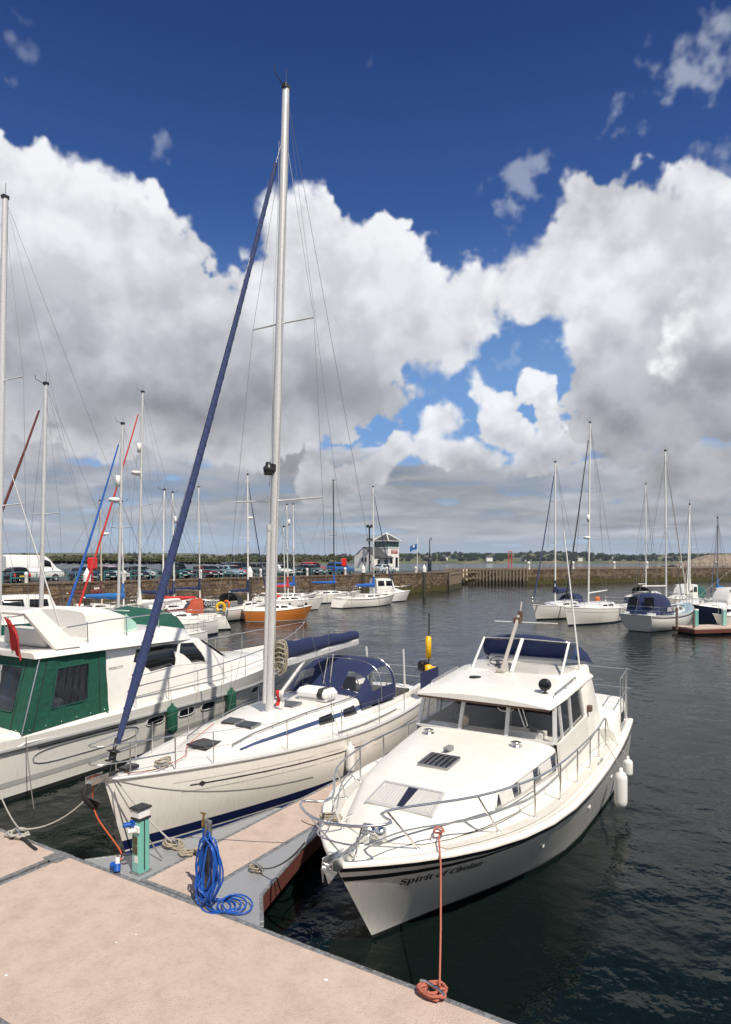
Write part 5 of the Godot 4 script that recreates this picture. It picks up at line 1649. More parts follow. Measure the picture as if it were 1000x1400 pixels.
# ---------------------------------------------------------------- the motor yacht with the green cockpit tent
func motor_yacht() -> void:
	var turn := -deg_to_rad(30.0)
	var L := 14.4
	# bow points away from the viewer: its own z axis (aft) comes towards us
	var o := thing("motor_yacht", "large white flybridge motor yacht with dark green cockpit tent and green fenders", "motor yacht", at(-2.39, 26.9), turn)
	var H := Hull.new()
	H.L = L; H.B = 4.1; H.sb = 2.0; H.sm = 1.48; H.ss = 1.35; H.over = 1.9; H.srake = 0.0; H.p = 2.4; H.tm = 0.6; H.wb = 0.94; H.d = 0.4; H.cb = 0.9; H.cm = 0.22; H.cs = 0.1; H.ex = 1.1
	var st := mb()
	hull_band(st, H, func(t): return H.sheer(t), func(_t): return 0.1, 0.0, 8, 0.0, 1.0, true)
	build(st, "hull", M.hull_white, o)
	st = mb(); hull_band(st, H, func(_t): return 0.1, func(_t): return -0.4, 0.0, 3, 0.0, 1.0, true)
	build(st, "bottom", M.antifoul_dark, o)
	for s in [-1.0, 1.0]:
		st = mb(); hull_band(st, H, func(t): return lerpf(0.74, 0.44, smoothstep(0.0, 0.9, t)), func(t): return lerpf(0.60, 0.32, smoothstep(0.0, 0.9, t)), 0.006, 2, 0.03, 0.99, false, [s])
		build(st, "grey_band", M.grey_band, o)
	st = mb()
	for s in [-1.0, 1.0]:
		var pts := []
		for t in TS: pts.append(H.pt(t, lerpf(1.55, 1.13, smoothstep(0.0, 0.35, t)), s, 0.03))
		tube(st, pts, 0.04, 6)
	build(st, "rubbing_strake", M.grey_plastic, o)
	st = mb(); deck_sheet(st, H, 0.01, 0.05); build(st, "deck", M.white_deck, o)
	# moulded side recess and portholes
	for s in [-1.0, 1.0]:
		var oval := func(z: float, y: float, a: float, b: float) -> Array:
			var r := []
			for k in 20:
				var g := TAU * k / 20.0
				var q := Vector2(signf(cos(g)) * pow(absf(cos(g)), 0.5) * a, signf(sin(g)) * pow(absf(sin(g)), 0.7) * b)
				r.append(H.pt(H.t_at(z + q.x), y + q.y, s, 0.006))
			return r
		for z in [3.4, 5.0, 7.7, 8.6, 9.75]:
			var pts: Array = oval.call(z, 0.94, 0.30, 0.11)
			var n := Vector3(s, 0, 0)
			if s > 0: pts.reverse()
			st = mb(); plate(st, pts, 0.004, 0.004, n)
			var w := build(st, "porthole", M.acrylic, o)
			st = mb(); tube(st, pts, 0.018, 5, true)
			build(st, "rim", M.white_plastic, w)
		st = mb(); tube(st, oval.call(11.75, 0.80, 1.45, 0.18), 0.014, 5, true)
		build(st, "recess_line", M.grey_plastic, o)
		st = mb()
		var row := []
		for k in 9: row.append(H.pt(H.t_at(lerpf(10.4, 13.1, k / 8.0)), 1.03, s, 0.01))
		tube(st, row, 0.018, 5)
		build(st, "black_line", M.black_stripe, o)
	# lower house: side walls, wide dark windows, raked screen
	var W := House.new(); W.crown = 0.10; W.cham = 0.08
	for q in [[3.3, 0.55, 1.62, 0.45, 1.66], [4.2, 0.95, 1.58, 0.8, 1.86], [5.6, 1.35, 1.52, 1.18, 1.98], [6.2, 1.50, 1.48, 1.28, 2.06], [7.6, 1.66, 1.44, 1.42, 2.86], [9.0, 1.72, 1.40, 1.52, 2.98], [11.1, 1.76, 1.36, 1.62, 2.98]]: W.add(q[0], q[1], q[2], q[3], q[4])
	st = mb(); house_shape(st, W); build(st, "deckhouse", M.gelcoat, o)
	for s in [-1.0, 1.0]:
		for q in [[[8.72, 0.52], [8.52, 0.92], [10.1, 0.91], [10.4, 0.46]], [[7.3, 0.50], [7.9, 0.92], [8.44, 0.92], [8.64, 0.52]]]:
			st = mb(); side_pane(st, W, q, s, 0.005, 0.004)
			var w := build(st, "saloon_window", M.dark_glass, o)
			st = mb(); pane_rim(st, W, q, s, 0.035, 0.02)
			build(st, "frame", M.white_plastic, w)
		st = mb()
		plate(st, [W.side(6.35, 0.97, s) + Vector3(s * 0.01, 0.03, -0.02), W.side(7.5, 0.96, s) + Vector3(s * 0.01, 0.03, -0.03), W.top(7.5, 0.05 * s) + Vector3(0, 0.02, -0.03), W.top(6.35, 0.05 * s) + Vector3(0, 0.02, -0.02)], 0.01, 0.0, Vector3(0, 0.85, -0.5))
		build(st, "windscreen", M.dark_glass, o)
		st = mb(); tube(st, [W.side(7.0, 1.0, s) + Vector3(0, 0.08, 0), W.side(10.9, 1.0, s) + Vector3(0, 0.09, 0)], 0.02, 6)
		build(st, "roof_handrail", M.steel, o)
	# hardtop over the cockpit = flybridge floor, and coaming
	var F := House.new(); F.crown = 0.0; F.cham = 0.06
	for q in [[7.3, 0.7, 2.80, 0.55, 2.92], [7.9, 1.42, 2.86, 1.15, 3.16], [9.0, 1.70, 2.93, 1.5, 3.34], [11.4, 1.82, 2.97, 1.66, 3.20], [12.7, 1.86, 2.98, 1.78, 3.12], [13.1, 1.84, 2.98, 1.78, 3.10]]: F.add(q[0], q[1], q[2], q[3], q[4])
	st = mb(); house_shape(st, F)
	quad(st, Vector3(-1.8, 2.98, 11.0), Vector3(1.8, 2.98, 11.0), Vector3(1.84, 2.98, 13.1), Vector3(-1.84, 2.98, 13.1))
	build(st, "flybridge", M.gelcoat, o)
	# radar arch
	st = mb(); smooth(st, 0)
	for s in [-1.0, 1.0]:
		plate(st, [Vector3(s * 1.74, 3.12, 11.9), Vector3(s * 1.74, 3.12, 12.55), Vector3(s * 1.45, 4.0, 13.15), Vector3(s * 1.45, 4.05, 12.75)] if s > 0 else [Vector3(s * 1.45, 4.05, 12.75), Vector3(s * 1.45, 4.0, 13.15), Vector3(s * 1.74, 3.12, 12.55), Vector3(s * 1.74, 3.12, 11.9)], 0.10, -0.05, Vector3(s, 0.2, 0).normalized())
	box(st, Vector3(0, 4.02, 12.95), Vector3(3.0, 0.10, 0.55), Basis(Vector3.RIGHT, 0.1), 0.04)
	build(st, "radar_arch", M.gelcoat, o)
	# flybridge rails
	for s in [-1.0, 1.0]:
		st = mb()
		tube(st, [Vector3(s * 1.70, 3.60, 12.2), Vector3(s * 1.64, 3.68, 11.0), Vector3(s * 1.35, 3.70, 8.9), Vector3(s * 0.9, 3.62, 8.2)], 0.018, 6)
		for q in [[1.66, 11.6], [1.62, 10.4], [1.5, 9.2]]: bar(st, Vector3(s * q[0], 3.1, q[1]), Vector3(s * (q[0] - 0.04), 3.68, q[1]), 0.016, 5)
		build(st, "flybridge_rail", M.steel, o)
	st = mb(); smooth(st, 0)
	var C := House.new(); C.crown = 0.06; C.cham = 0.12
	for q in [[9.5, 0.9, 3.1, 0.8, 3.40], [9.8, 1.05, 3.1, 0.92, 3.66], [10.4, 1.08, 3.1, 0.96, 3.86], [11.1, 1.08, 3.1, 1.0, 3.92], [11.2, 1.08, 3.1, 1.02, 3.84]]: C.add(q[0], q[1], q[2], q[3], q[4])
	house_shape(st, C)
	build(st, "helm_cover", M.white_cloth, o)
	st = mb(); plate(st, [Vector3(1.0, 3.15, 9.52), Vector3(0.9, 3.46, 9.52), Vector3(1.0, 3.74, 9.95), Vector3(1.1, 3.15, 10.05)], 0.012, 0.01, Vector3(0.98, 0.1, -0.1))
	build(st, "tinted_screen", M.mint_cloth, o)
	st = mb(); box(st, Vector3(0.6, 3.35, 12.35), Vector3(1.6, 0.4, 0.5), Basis.IDENTITY, 0.06)
	build(st, "seat", M.white_deck, o)
	# cockpit tent
	var quadp := func(called: String, a: Vector3, b: Vector3, c: Vector3, d: Vector3, win: Array, parent: Node3D):
		var t := mb()
		var n := (b - a).cross(d - a).normalized()
		var P := func(u: float, v: float) -> Vector3: return a.lerp(b, u).lerp(d.lerp(c, u), v)
		var us := [0.0, win[0], win[1], 1.0]; var vs := [0.0, win[2], win[3], 1.0]
		smooth(t, 1)
		for i in 3:
			for j in 3:
				if i == 1 and j == 1: continue
				for k in 4:
					for l in 4:
						var uu: float = lerpf(us[i], us[i + 1], k / 4.0); var u2: float = lerpf(us[i], us[i + 1], (k + 1) / 4.0)
						var vv: float = lerpf(vs[j], vs[j + 1], l / 4.0); var v2: float = lerpf(vs[j], vs[j + 1], (l + 1) / 4.0)
						var W2 := func(u: float, v: float) -> Vector3: return P.call(u, v) + n * 0.022 * sin(u * 17.0 + v * 5.0) * sin(v * 8.0)
						quad(t, W2.call(uu, vv), W2.call(u2, vv), W2.call(u2, v2), W2.call(uu, v2))
		var m := build(t, called, M.green_cloth, parent)
		t = mb(); smooth(t, 1)
		for k in 12:
			var f := func(u: float, v: float) -> Vector3: return P.call(lerpf(win[0], win[1], u), lerpf(win[2], win[3], v)) + n * 0.012 * sin(u * 30.0)
			quad(t, f.call(k / 12.0, 0.0), f.call((k + 1) / 12.0, 0.0), f.call((k + 1) / 12.0, 1.0), f.call(k / 12.0, 1.0))
		build(t, "clear_window", M.clear_vinyl, m)
		t = mb()
		var edge := []
		for q in [[0, 2], [1, 2], [1, 3], [0, 3]]: edge.append(P.call(win[q[0]], win[q[1]]) + n * 0.012)
		tube(t, edge, 0.011, 4, true)
		build(t, "window_seam", M.teal_cloth, m)
		t = mb()
		for u in [0.10, 0.88]: bar(t, P.call(u, 0.02) + n * 0.014, P.call(u, 0.97) + n * 0.014, 0.010, 4)
		build(t, "zip", M.black_cloth, m)
		for k in 6:
			t = mb(); lathe(t, [Vector2(0.014, 0.0), Vector2(0.012, 0.008), Vector2(0.001, 0.01)], 8, Transform3D(frame_of(n), P.call(0.06 + k * 0.175, 0.045) + n * 0.012))
			build(t, "snap_button", M.steel, m)
	for s in [1.0, -1.0]:
		quadp.call("tent_side", Vector3(s * 1.92, 1.38, 13.45), Vector3(s * 1.80, 1.44, 11.1), Vector3(s * 1.66, 2.97, 11.1), Vector3(s * 1.80, 2.97, 12.95), [0.27, 0.72, 0.26, 0.82], o)
	quadp.call("tent_back", Vector3(-1.92, 1.38, 13.45), Vector3(1.92, 1.38, 13.45), Vector3(1.80, 2.97, 12.95), Vector3(-1.80, 2.97, 12.95), [0.12, 0.86, 0.26, 0.86], o)
	st = mb(); bar(st, Vector3(1.93, 1.40, 13.47), Vector3(1.81, 2.96, 12.97), 0.016, 6)
	build(st, "tent_pole", M.steel, o)
	st = mb(); box(st, Vector3(0, 1.7, 12.6), Vector3(3.4, 0.5, 0.7), Basis.IDENTITY, 0.06); box(st, Vector3(0, 1.9, 11.3), Vector3(3.3, 1.9, 0.05))
	build(st, "cockpit_seat", M.navy_seat, o)
	# quarter and stern moulding, swim platform
	var Q := House.new(); Q.crown = 0.05; Q.cham = 0.10
	for q in [[11.2, 1.98, 1.2, 1.9, 1.42], [13.4, 1.97, 1.2, 1.88, 1.42], [13.95, 1.92, 1.0, 1.8, 1.30], [14.45, 1.85, 0.5, 1.75, 0.95]]: Q.add(q[0], q[1], q[2], q[3], q[4])
	st = mb(); house_shape(st, Q); build(st, "quarter_moulding", M.gelcoat, o)
	st = mb(); box(st, Vector3(0, 0.42, 14.75), Vector3(3.5, 0.12, 0.9), Basis.IDENTITY, 0.04); build(st, "swim_platform", M.white_deck, o)
	# rails forward
	for s in [-1.0, 1.0]:
		st = mb()
		var pts := []
		for k in 12:
			var z := lerpf(0.15, 10.6, k / 11.0)
			pts.append(H.edge_z(z, s, -0.10, lerpf(0.68, 0.55, k / 11.0)))
		tube(st, pts, 0.017, 6)
		build(st, "side_rail", M.steel, o)
		for k in 10:
			var z := lerpf(0.5, 10.4, k / 9.0)
			stay(o, "stanchion", H.edge_z(z, s, -0.08, 0.0), H.edge_z(z, s, -0.10, 0.6), 0.013, "steel")
		st = mb()
		pts = []
		for k in 12: pts.append(H.edge_z(lerpf(0.15, 10.6, k / 11.0), s, -0.10, 0.30))
		tube(st, pts, 0.009, 4)
		build(st, "guard_wire", M.wire, o)
	# aerials on the arch, ensign, burgee lettering
	st = mb(); bar(st, Vector3(1.62, 3.55, 12.3), Vector3(1.30, 7.1, 13.3), 0.022, 5, 0.01); bar(st, Vector3(1.70, 3.2, 12.25), Vector3(1.62, 3.6, 12.3), 0.04, 6)
	build(st, "whip_aerial", M.white_plastic, o)
	build(letters("PRINCESS", "Droid Sans", 0.075, func(x, y): return W.side(11.0 - x, 0.66, 1.0) + Vector3(0.012, y - 0.02, 0)), "lettering", M.letter_black, o)
	var ens := thing("ensign", "red ensign flag drooping from its staff behind the radar arch", "flag", o.transform * Vector3(1.25, 3.2, 13.25), turn)
	st = mb(); bar(st, Vector3(0, -0.1, 0), Vector3(-0.1, 0.95, 0.25), 0.014, 5)
	build(st, "staff", M.white_spar, ens)
	var fold := func(x0: float, x1: float, y0: float, y1: float) -> SurfaceTool:
		var t := mb(); smooth(t, 1)
		var rings := []
		for i in 9:
			var r := PackedVector3Array()
			for j in 9:
				var u := lerpf(x0, x1, i / 8.0); var v := lerpf(y0, y1, j / 8.0)
				r.append(Vector3(0.04 + u * 0.36 + 0.05 * sin(v * 5.0), 0.75 - v * 0.75 - u * 0.25, 0.2 - 0.2 * v + 0.05 * sin(u * 14.0)))
			rings.append(r)
		loft(t, rings)
		return t
	build(fold.call(0.0, 1.0, 0.0, 1.0), "cloth", M.red_cloth, ens)
	# its two green fenders on the side towards the yacht
	var s2 := 1.0
	for q in [[6.75, "farther"], [9.3, "nearer"]]:
		var p := o.transform * (H.pt(H.t_at(q[0]), 0.88, s2, 0.17))
		fender("green_fender", "dark green covered fender on the motor yacht's side, the %s of two" % q[1], p, o.transform * H.edge_z(q[0], s2, -0.08, 0.5), "green_cloth", 0.15, 0.75, "green fenders on the motor yacht")

# ---------------------------------------------------------------- pontoons
const PX := -1.31
const PD := 8.41
var P_TURN := -deg_to_rad(31.5)

func on_pontoon(s: float, t: float, y := 0.5) -> Vector3:      # s along the edge of the pontoon, t out over the water
	return at(PX + 0.8526 * s + 0.5225 * t, PD - 0.5225 * s + 0.8526 * t, y)

func slab(o: Node3D, s0: float, s1: float, t0: float, t1: float, fascia: String) -> void:
	# deck panel in an aluminium frame on floats; local x = s, local -z = t
	var fr := 0.075
	var st := mb(); box(st, Vector3((s0 + s1) * 0.5, 0.47, -(t0 + t1) * 0.5), Vector3(s1 - s0 - 2 * fr, 0.06, t1 - t0 - 2 * fr), Basis.IDENTITY, 0.006)
	build(st, "deck_panel", M.pontoon_deck, o)
	for q in [[(s0 + s1) * 0.5, t0 + fr * 0.5, s1 - s0, fr - 0.006], [(s0 + s1) * 0.5, t1 - fr * 0.5, s1 - s0, fr - 0.006], [s0 + fr * 0.5, (t0 + t1) * 0.5, fr - 0.006, t1 - t0 - 2 * fr], [s1 - fr * 0.5, (t0 + t1) * 0.5, fr - 0.006, t1 - t0 - 2 * fr]]:
		st = mb(); box(st, Vector3(q[0], 0.452, -q[1]), Vector3(q[2], 0.10, q[3]), Basis.IDENTITY, 0.008)
		build(st, "edge_profile", M.galvanised, o)
	for q in [[(s0 + s1) * 0.5, t0 + 0.03, s1 - s0 - 0.01, 0.05], [(s0 + s1) * 0.5, t1 - 0.03, s1 - s0 - 0.01, 0.05], [s0 + 0.03, (t0 + t1) * 0.5, 0.05, t1 - t0 - 0.12], [s1 - 0.03, (t0 + t1) * 0.5, 0.05, t1 - t0 - 0.12]]:
		st = mb(); box(st, Vector3(q[0], 0.28, -q[1]), Vector3(q[2], 0.24, q[3]), Basis.IDENTITY, 0.006)
		build(st, "fascia", M[fascia], o)
	var along_s := s1 - s0 > t1 - t0
	var n := maxi(1, int((s1 - s0 if along_s else t1 - t0) / 2.4))
	for k in n:
		st = mb()
		if along_s: box(st, Vector3(lerpf(s0, s1, (k + 0.5) / n), -0.02, -(t0 + t1) * 0.5), Vector3((s1 - s0) / n - 0.5, 0.36, t1 - t0 - 0.3))
		else: box(st, Vector3((s0 + s1) * 0.5, -0.02, -lerpf(t0, t1, (k + 0.5) / n)), Vector3(s1 - s0 - 0.2, 0.36, (t1 - t0) / n - 0.5))
		build(st, "float", M.fascia_dark, o)

func pontoons() -> void:
	var pa := thing("pontoon", "tan decked main pontoon filling the near corner, in front of the moored boats", "pontoon", on_pontoon(0, 0, 0), P_TURN)
	slab(pa, -4.02, 13.0, -2.75, 0.0, "fascia_dark")
	for s in [-2.9, -0.9, 1.6, 3.9, 6.5]:
		var st := mb(); box(st, Vector3(s, 0.504, 0.035), Vector3(0.12, 0.006, 0.03)); build(st, "bolt_plate", M.dull_steel, pa)
	# bird droppings and screws
	var g2 := RandomNumberGenerator.new(); g2.seed = 5
	for k in 9:
		var st := mb()
		lathe(st, [Vector2(g2.randf_range(0.008, 0.022), 0.0), Vector2(0.006, 0.003), Vector2(0.0005, 0.004)], 9, Transform3D(Basis.IDENTITY.scaled(Vector3(g2.randf_range(0.7, 1.6), 1, 1)), Vector3(g2.randf_range(-3.5, 2.4), 0.5005, g2.randf_range(0.3, 2.3))))
		build(st, "bird_dropping", M.white_plastic, pa)
	for k in 12:
		var st := mb(); lathe(st, [Vector2(0.013, 0.0), Vector2(0.011, 0.004), Vector2(0.001, 0.005)], 8, Transform3D(Basis.IDENTITY, Vector3(-3.9 + 0.6 * k, 0.502, 0.036)))
		build(st, "screw", M.dull_steel, pa)
	var pb := thing("pontoon", "tan decked pontoon section beyond the joint at the left edge", "pontoon", on_pontoon(0, 0, 0), P_TURN)
	slab(pb, -18.0, -4.10, -2.75, 0.0, "fascia_dark")
	var st := mb(); box(st, Vector3(-4.06, 0.506, 0.16), Vector3(0.34, 0.012, 0.30)); build(st, "joint_plate", M.galvanised, pb)
	st = mb(); box(st, Vector3(-4.06, 0.44, 1.5), Vector3(0.08, 0.02, 2.4)); build(st, "joint_strip", M.rubber, pb)
	# finger between the yacht and the motor cruiser
	var f := thing("finger_pontoon", "narrow finger pontoon between the white yacht and the cream motor cruiser", "pontoon", on_pontoon(0, 0, 0), P_TURN)
	slab(f, -2.36, -1.30, 0.012, 9.2, "fascia_red")
	for side in [0, 1]:
		var poly := PackedVector2Array()
		for q in [[-1.298, 0.012], [-0.03, 0.012], [-0.10, 0.10], [-0.56, 0.62], [-0.98, 2.1], [-1.20, 3.2], [-1.298, 3.3]]:
			poly.append(Vector2(q[0] if side == 0 else -3.66 - q[0], q[1]))
		st = mb(); extrude(st, poly, 0.012, Transform3D(Basis(Vector3.RIGHT, Vector3(0, 0, -1), Vector3(0, 1, 0)), Vector3(0, 0.478, 0)))
		build(st, "chequer_plate", M.chequer, f)
		for i in range(1, poly.size() - 1):
			var p0 := Vector3(poly[i].x, 0.35, -poly[i].y); var p1 := Vector3(poly[i + 1].x, 0.35, -poly[i + 1].y)
			st = mb(); box(st, (p0 + p1) * 0.5, Vector3(0.04, 0.24, p0.distance_to(p1)), Basis.looking_at((p1 - p0).normalized()))
			build(st, "gusset_side", M.fascia_red, f)
			st = mb(); box(st, (p0 + p1) * 0.5 + Vector3(0, 0.135, 0), Vector3(0.05, 0.03, p0.distance_to(p1)), Basis.looking_at((p1 - p0).normalized()))
			build(st, "gusset_rim", M.galvanised, f)
	# another finger on the far side of the motor yacht's berth, seen between the boats
	var f2 := thing("finger_pontoon", "finger pontoon beyond the large motor yacht, mostly hidden", "pontoon", on_pontoon(0, 0, 0), P_TURN)
	slab(f2, -13.6, -12.6, 0.012, 9.5, "fascia_red")
	# service pedestal
	var p := thing("service_pedestal", "turquoise service pedestal with white lamp head and black lid by the yacht's bow", "service pedestal", on_pontoon(-2.58, 0.22, 0.49), P_TURN)
	st = mb(); box(st, Vector3(0, 0.40, 0), Vector3(0.185, 0.80, 0.20), Basis.IDENTITY, 0.02); build(st, "body", M.turquoise, p)
	st = mb(); box(st, Vector3(0, 0.01, 0), Vector3(0.23, 0.02, 0.25)); build(st, "foot_plate", M.galvanised, p)
	st = mb(); box(st, Vector3(0.095, 0.42, 0.01), Vector3(0.006, 0.74, 0.018)); build(st, "groove", M.black_plastic, p)
	st = mb(); box(st, Vector3(0, 0.40, 0.102), Vector3(0.13, 0.74, 0.006)); build(st, "front_panel", M.turquoise_light, p)
	for y in [0.50, 0.36]:
		st = mb(); box(st, Vector3(0.0, y, 0.108), Vector3(0.10, 0.12, 0.012)); build(st, "meter_window", mat("meter_glass", lin(0.06, 0.055, 0.02), 0.1), p)
	st = mb(); box(st, Vector3(0.02, 0.22, 0.107), Vector3(0.07, 0.10, 0.006)); build(st, "notice", M.white_plastic, p)
	st = mb(); box(st, Vector3(0, 0.815, 0), Vector3(0.21, 0.03, 0.225), Basis.IDENTITY, 0.008); build(st, "collar", M.black_plastic, p)
	st = mb(); box(st, Vector3(0, 0.89, 0), Vector3(0.20, 0.13, 0.215), Basis.IDENTITY, 0.02); build(st, "lamp_head", M.lamp_white, p)
	st = mb(); box(st, Vector3(0, 0.97, 0), Vector3(0.235, 0.035, 0.25), Basis.IDENTITY, 0.014); build(st, "lid", M.black_plastic, p)
	for q in [[-0.05, 0.73, "hose_blue"], [0.05, 0.66, "white_plastic"]]:
		st = mb(); bar(st, Vector3(q[0] - 0.02, q[1], 0.11), Vector3(q[0] - 0.08, q[1] + 0.01, 0.22), 0.036, 10); box(st, Vector3(q[0], q[1] + 0.02, 0.115), Vector3(0.10, 0.09, 0.03))
		build(st, "socket", M[q[2]], p)
	# plug lying at its foot, orange cable up to the yacht's bow
	var pl := thing("shore_plug", "blue and white plug at the foot of the turquoise pedestal", "plug", on_pontoon(-2.88, 0.02, 0.5), P_TURN)
	st = mb(); bar(st, Vector3(0, 0.20, -0.02), Vector3(0.02, 0.11, 0), 0.035, 10); build(st, "cap", M.white_plastic, pl)
	st = mb(); bar(st, Vector3(0.02, 0.11, 0), Vector3(0.06, 0.02, 0.04), 0.05, 10); bar(st, Vector3(-0.06, 0.10, 0.02), Vector3(-0.09, 0.03, 0.0), 0.045, 10); build(st, "plug_body", M.hose_blue, pl)
	var bow := at(-4.48, 10.86, 1.52)
	st = mb(); tube(st, curve([bow + Vector3(0.15, 0.05, -0.2), bow, bow + Vector3(0.05, -0.5, 0.05), on_pontoon(-3.14, 0.30, 0.62), on_pontoon(-2.97, 0.06, 0.56), on_pontoon(-2.90, 0.02, 0.60)], 8), 0.013, 6)
	tag(build(st, "orange_cable", M.rope_orange), "orange shore cable hanging from the yacht's bow to the pontoon", "cable")
	# hose on its post
	var h := thing("hose_post", "galvanised tap post on the finger corner with a brass tap", "tap post", on_pontoon(-1.12, 0.16, 0.49), P_TURN)
	st = mb(); box(st, Vector3(0, 0.55, 0), Vector3(0.12, 1.1, 0.035), Basis.IDENTITY, 0.006); box(st, Vector3(0.05, 0.55, 0.02), Vector3(0.02, 1.1, 0.05))
	build(st, "post", M.galvanised, h)
	st = mb(); bar(st, Vector3(-0.09, 0.0, 0.0), Vector3(-0.09, 1.02, 0), 0.018, 8); build(st, "pipe", M.hose_blue, h)
	st = mb(); lathe(st, [Vector2(0.001, 0.98), Vector2(0.028, 0.99), Vector2(0.028, 1.08), Vector2(0.015, 1.10), Vector2(0.015, 1.16), Vector2(0.03, 1.17), Vector2(0.001, 1.19)], 10, Transform3D(Basis.IDENTITY, Vector3(-0.09, 0, 0)))
	bar(st, Vector3(-0.14, 1.17, 0), Vector3(-0.03, 1.18, 0.02), 0.012, 6); build(st, "tap", M.brass, h)
	var hs := thing("blue_hose", "coil of bright blue water hose hung on the tap post and trailing on the pontoon", "hose", on_pontoon(-1.12, 0.16, 0.49), P_TURN)
	st = mb()
	var g := RandomNumberGenerator.new(); g.seed = 12
	for k in 14:
		var loop := []
		var top := g.randf_range(0.80, 0.98); var w := g.randf_range(0.08, 0.165); var dx := g.randf_range(0.04, 0.17); var bot := g.randf_range(0.02, 0.22)
		var dz := 0.04 + 0.009 * k
		for j in 18:
			var a := TAU * j / 18.0
			var wide := w * (1.0 + 0.5 * (1.0 - sin(a)) * 0.5)
			loop.append(Vector3(dx + cos(a) * wide + 0.015 * sin(a * 3.0 + k), (top + bot) * 0.5 + (top - bot) * 0.5 * sin(a), dz + 0.03 * sin(a * 2.0 + k * 1.7) + (0.06 if sin(a) < -0.6 else 0.0)))
		tube(st, loop, 0.012, 7, true)
	build(st, "hanging_loops", M.hose_blue, hs)
	st = mb()
	for k in 5:
		var loop := []
		var cx := 0.24 + 0.07 * k; var r := 0.16 + 0.025 * g.randf()
		for j in 16:
			var a := TAU * j / 16.0
			loop.append(Vector3(cx + cos(a) * r * 1.25, 0.014 + 0.022 * k * (0.6 + 0.4 * sin(a + k)), 0.10 - 0.03 * k + sin(a) * r))
		tube(st, loop, 0.012, 7, true)
	build(st, "loops_on_deck", M.hose_blue, hs)
	# cleats and ropes on the pontoons
	var cl := [[-2.80, 1.05, "cream rope wound round a cleat on the chequer plate left of the finger", "rope_cream", 0.24, 0.13, 0.014, 6, 31],
		[-1.08, 1.12, "grey rope heaped on a cleat at the finger's right edge", "rope_cream", 0.13, 0.10, 0.010, 5, 35],
		[2.42, -0.06, "salmon pink rope wound round a cleat on the pontoon edge", "rope_salmon", 0.17, 0.13, 0.016, 6, 32],
		[-5.35, -0.05, "white and black rope heap on the pontoon at the left edge", "rope_white", 0.28, 0.16, 0.016, 5, 33]]
	for q in cl:
		var r := thing("rope_coil", q[2], "rope", on_pontoon(q[0], q[1], 0.502), P_TURN)
		st = mb(); rope_heap(st, q[4], q[5], q[6], q[7], q[8])
		if q[3] == "rope_cream" and q[0] < -2: rope_heap(st, 0.13, 0.11, 0.014, 4, 55, Vector3(0.42, 0, 0.10)); rope_heap(st, 0.22, 0.05, 0.014, 3, 56, Vector3(0.62, 0, -0.05))
		build(st, "rope", M[q[3]], r)
		cleat(r, Vector3(0, 0.012, 0), Vector3(1, 0, 0.3), 1.25)
	var blk := thing("black_rope", "black rope end bound in white lying on the pontoon's left part", "rope", on_pontoon(-5.0, -0.10, 0.52), P_TURN)
	st = mb(); tube(st, curve([Vector3(-0.35, 0, 0.05), Vector3(-0.1, 0.02, 0.0), Vector3(0.2, 0.0, 0.06), Vector3(0.42, 0.0, 0.1)], 5), 0.026, 7); build(st, "rope", M.rubber, blk)
	var bk2 := thing("black_rope", "black rope end lying beside the cream rope left of the finger", "rope", on_pontoon(-2.30, 1.0, 0.52), P_TURN)
	st = mb(); tube(st, curve([Vector3(-0.22, 0, 0.0), Vector3(0.0, 0.01, -0.03), Vector3(0.24, 0.0, 0.02)], 5), 0.03, 7); build(st, "rope", M.rubber, bk2)

func mooring(called: String, label: String, pts: Array, r: float, m: String) -> void:
	var st := mb(); tube(st, pts, r, 6)
	tag(build(st, called, M[m]), label, "rope")

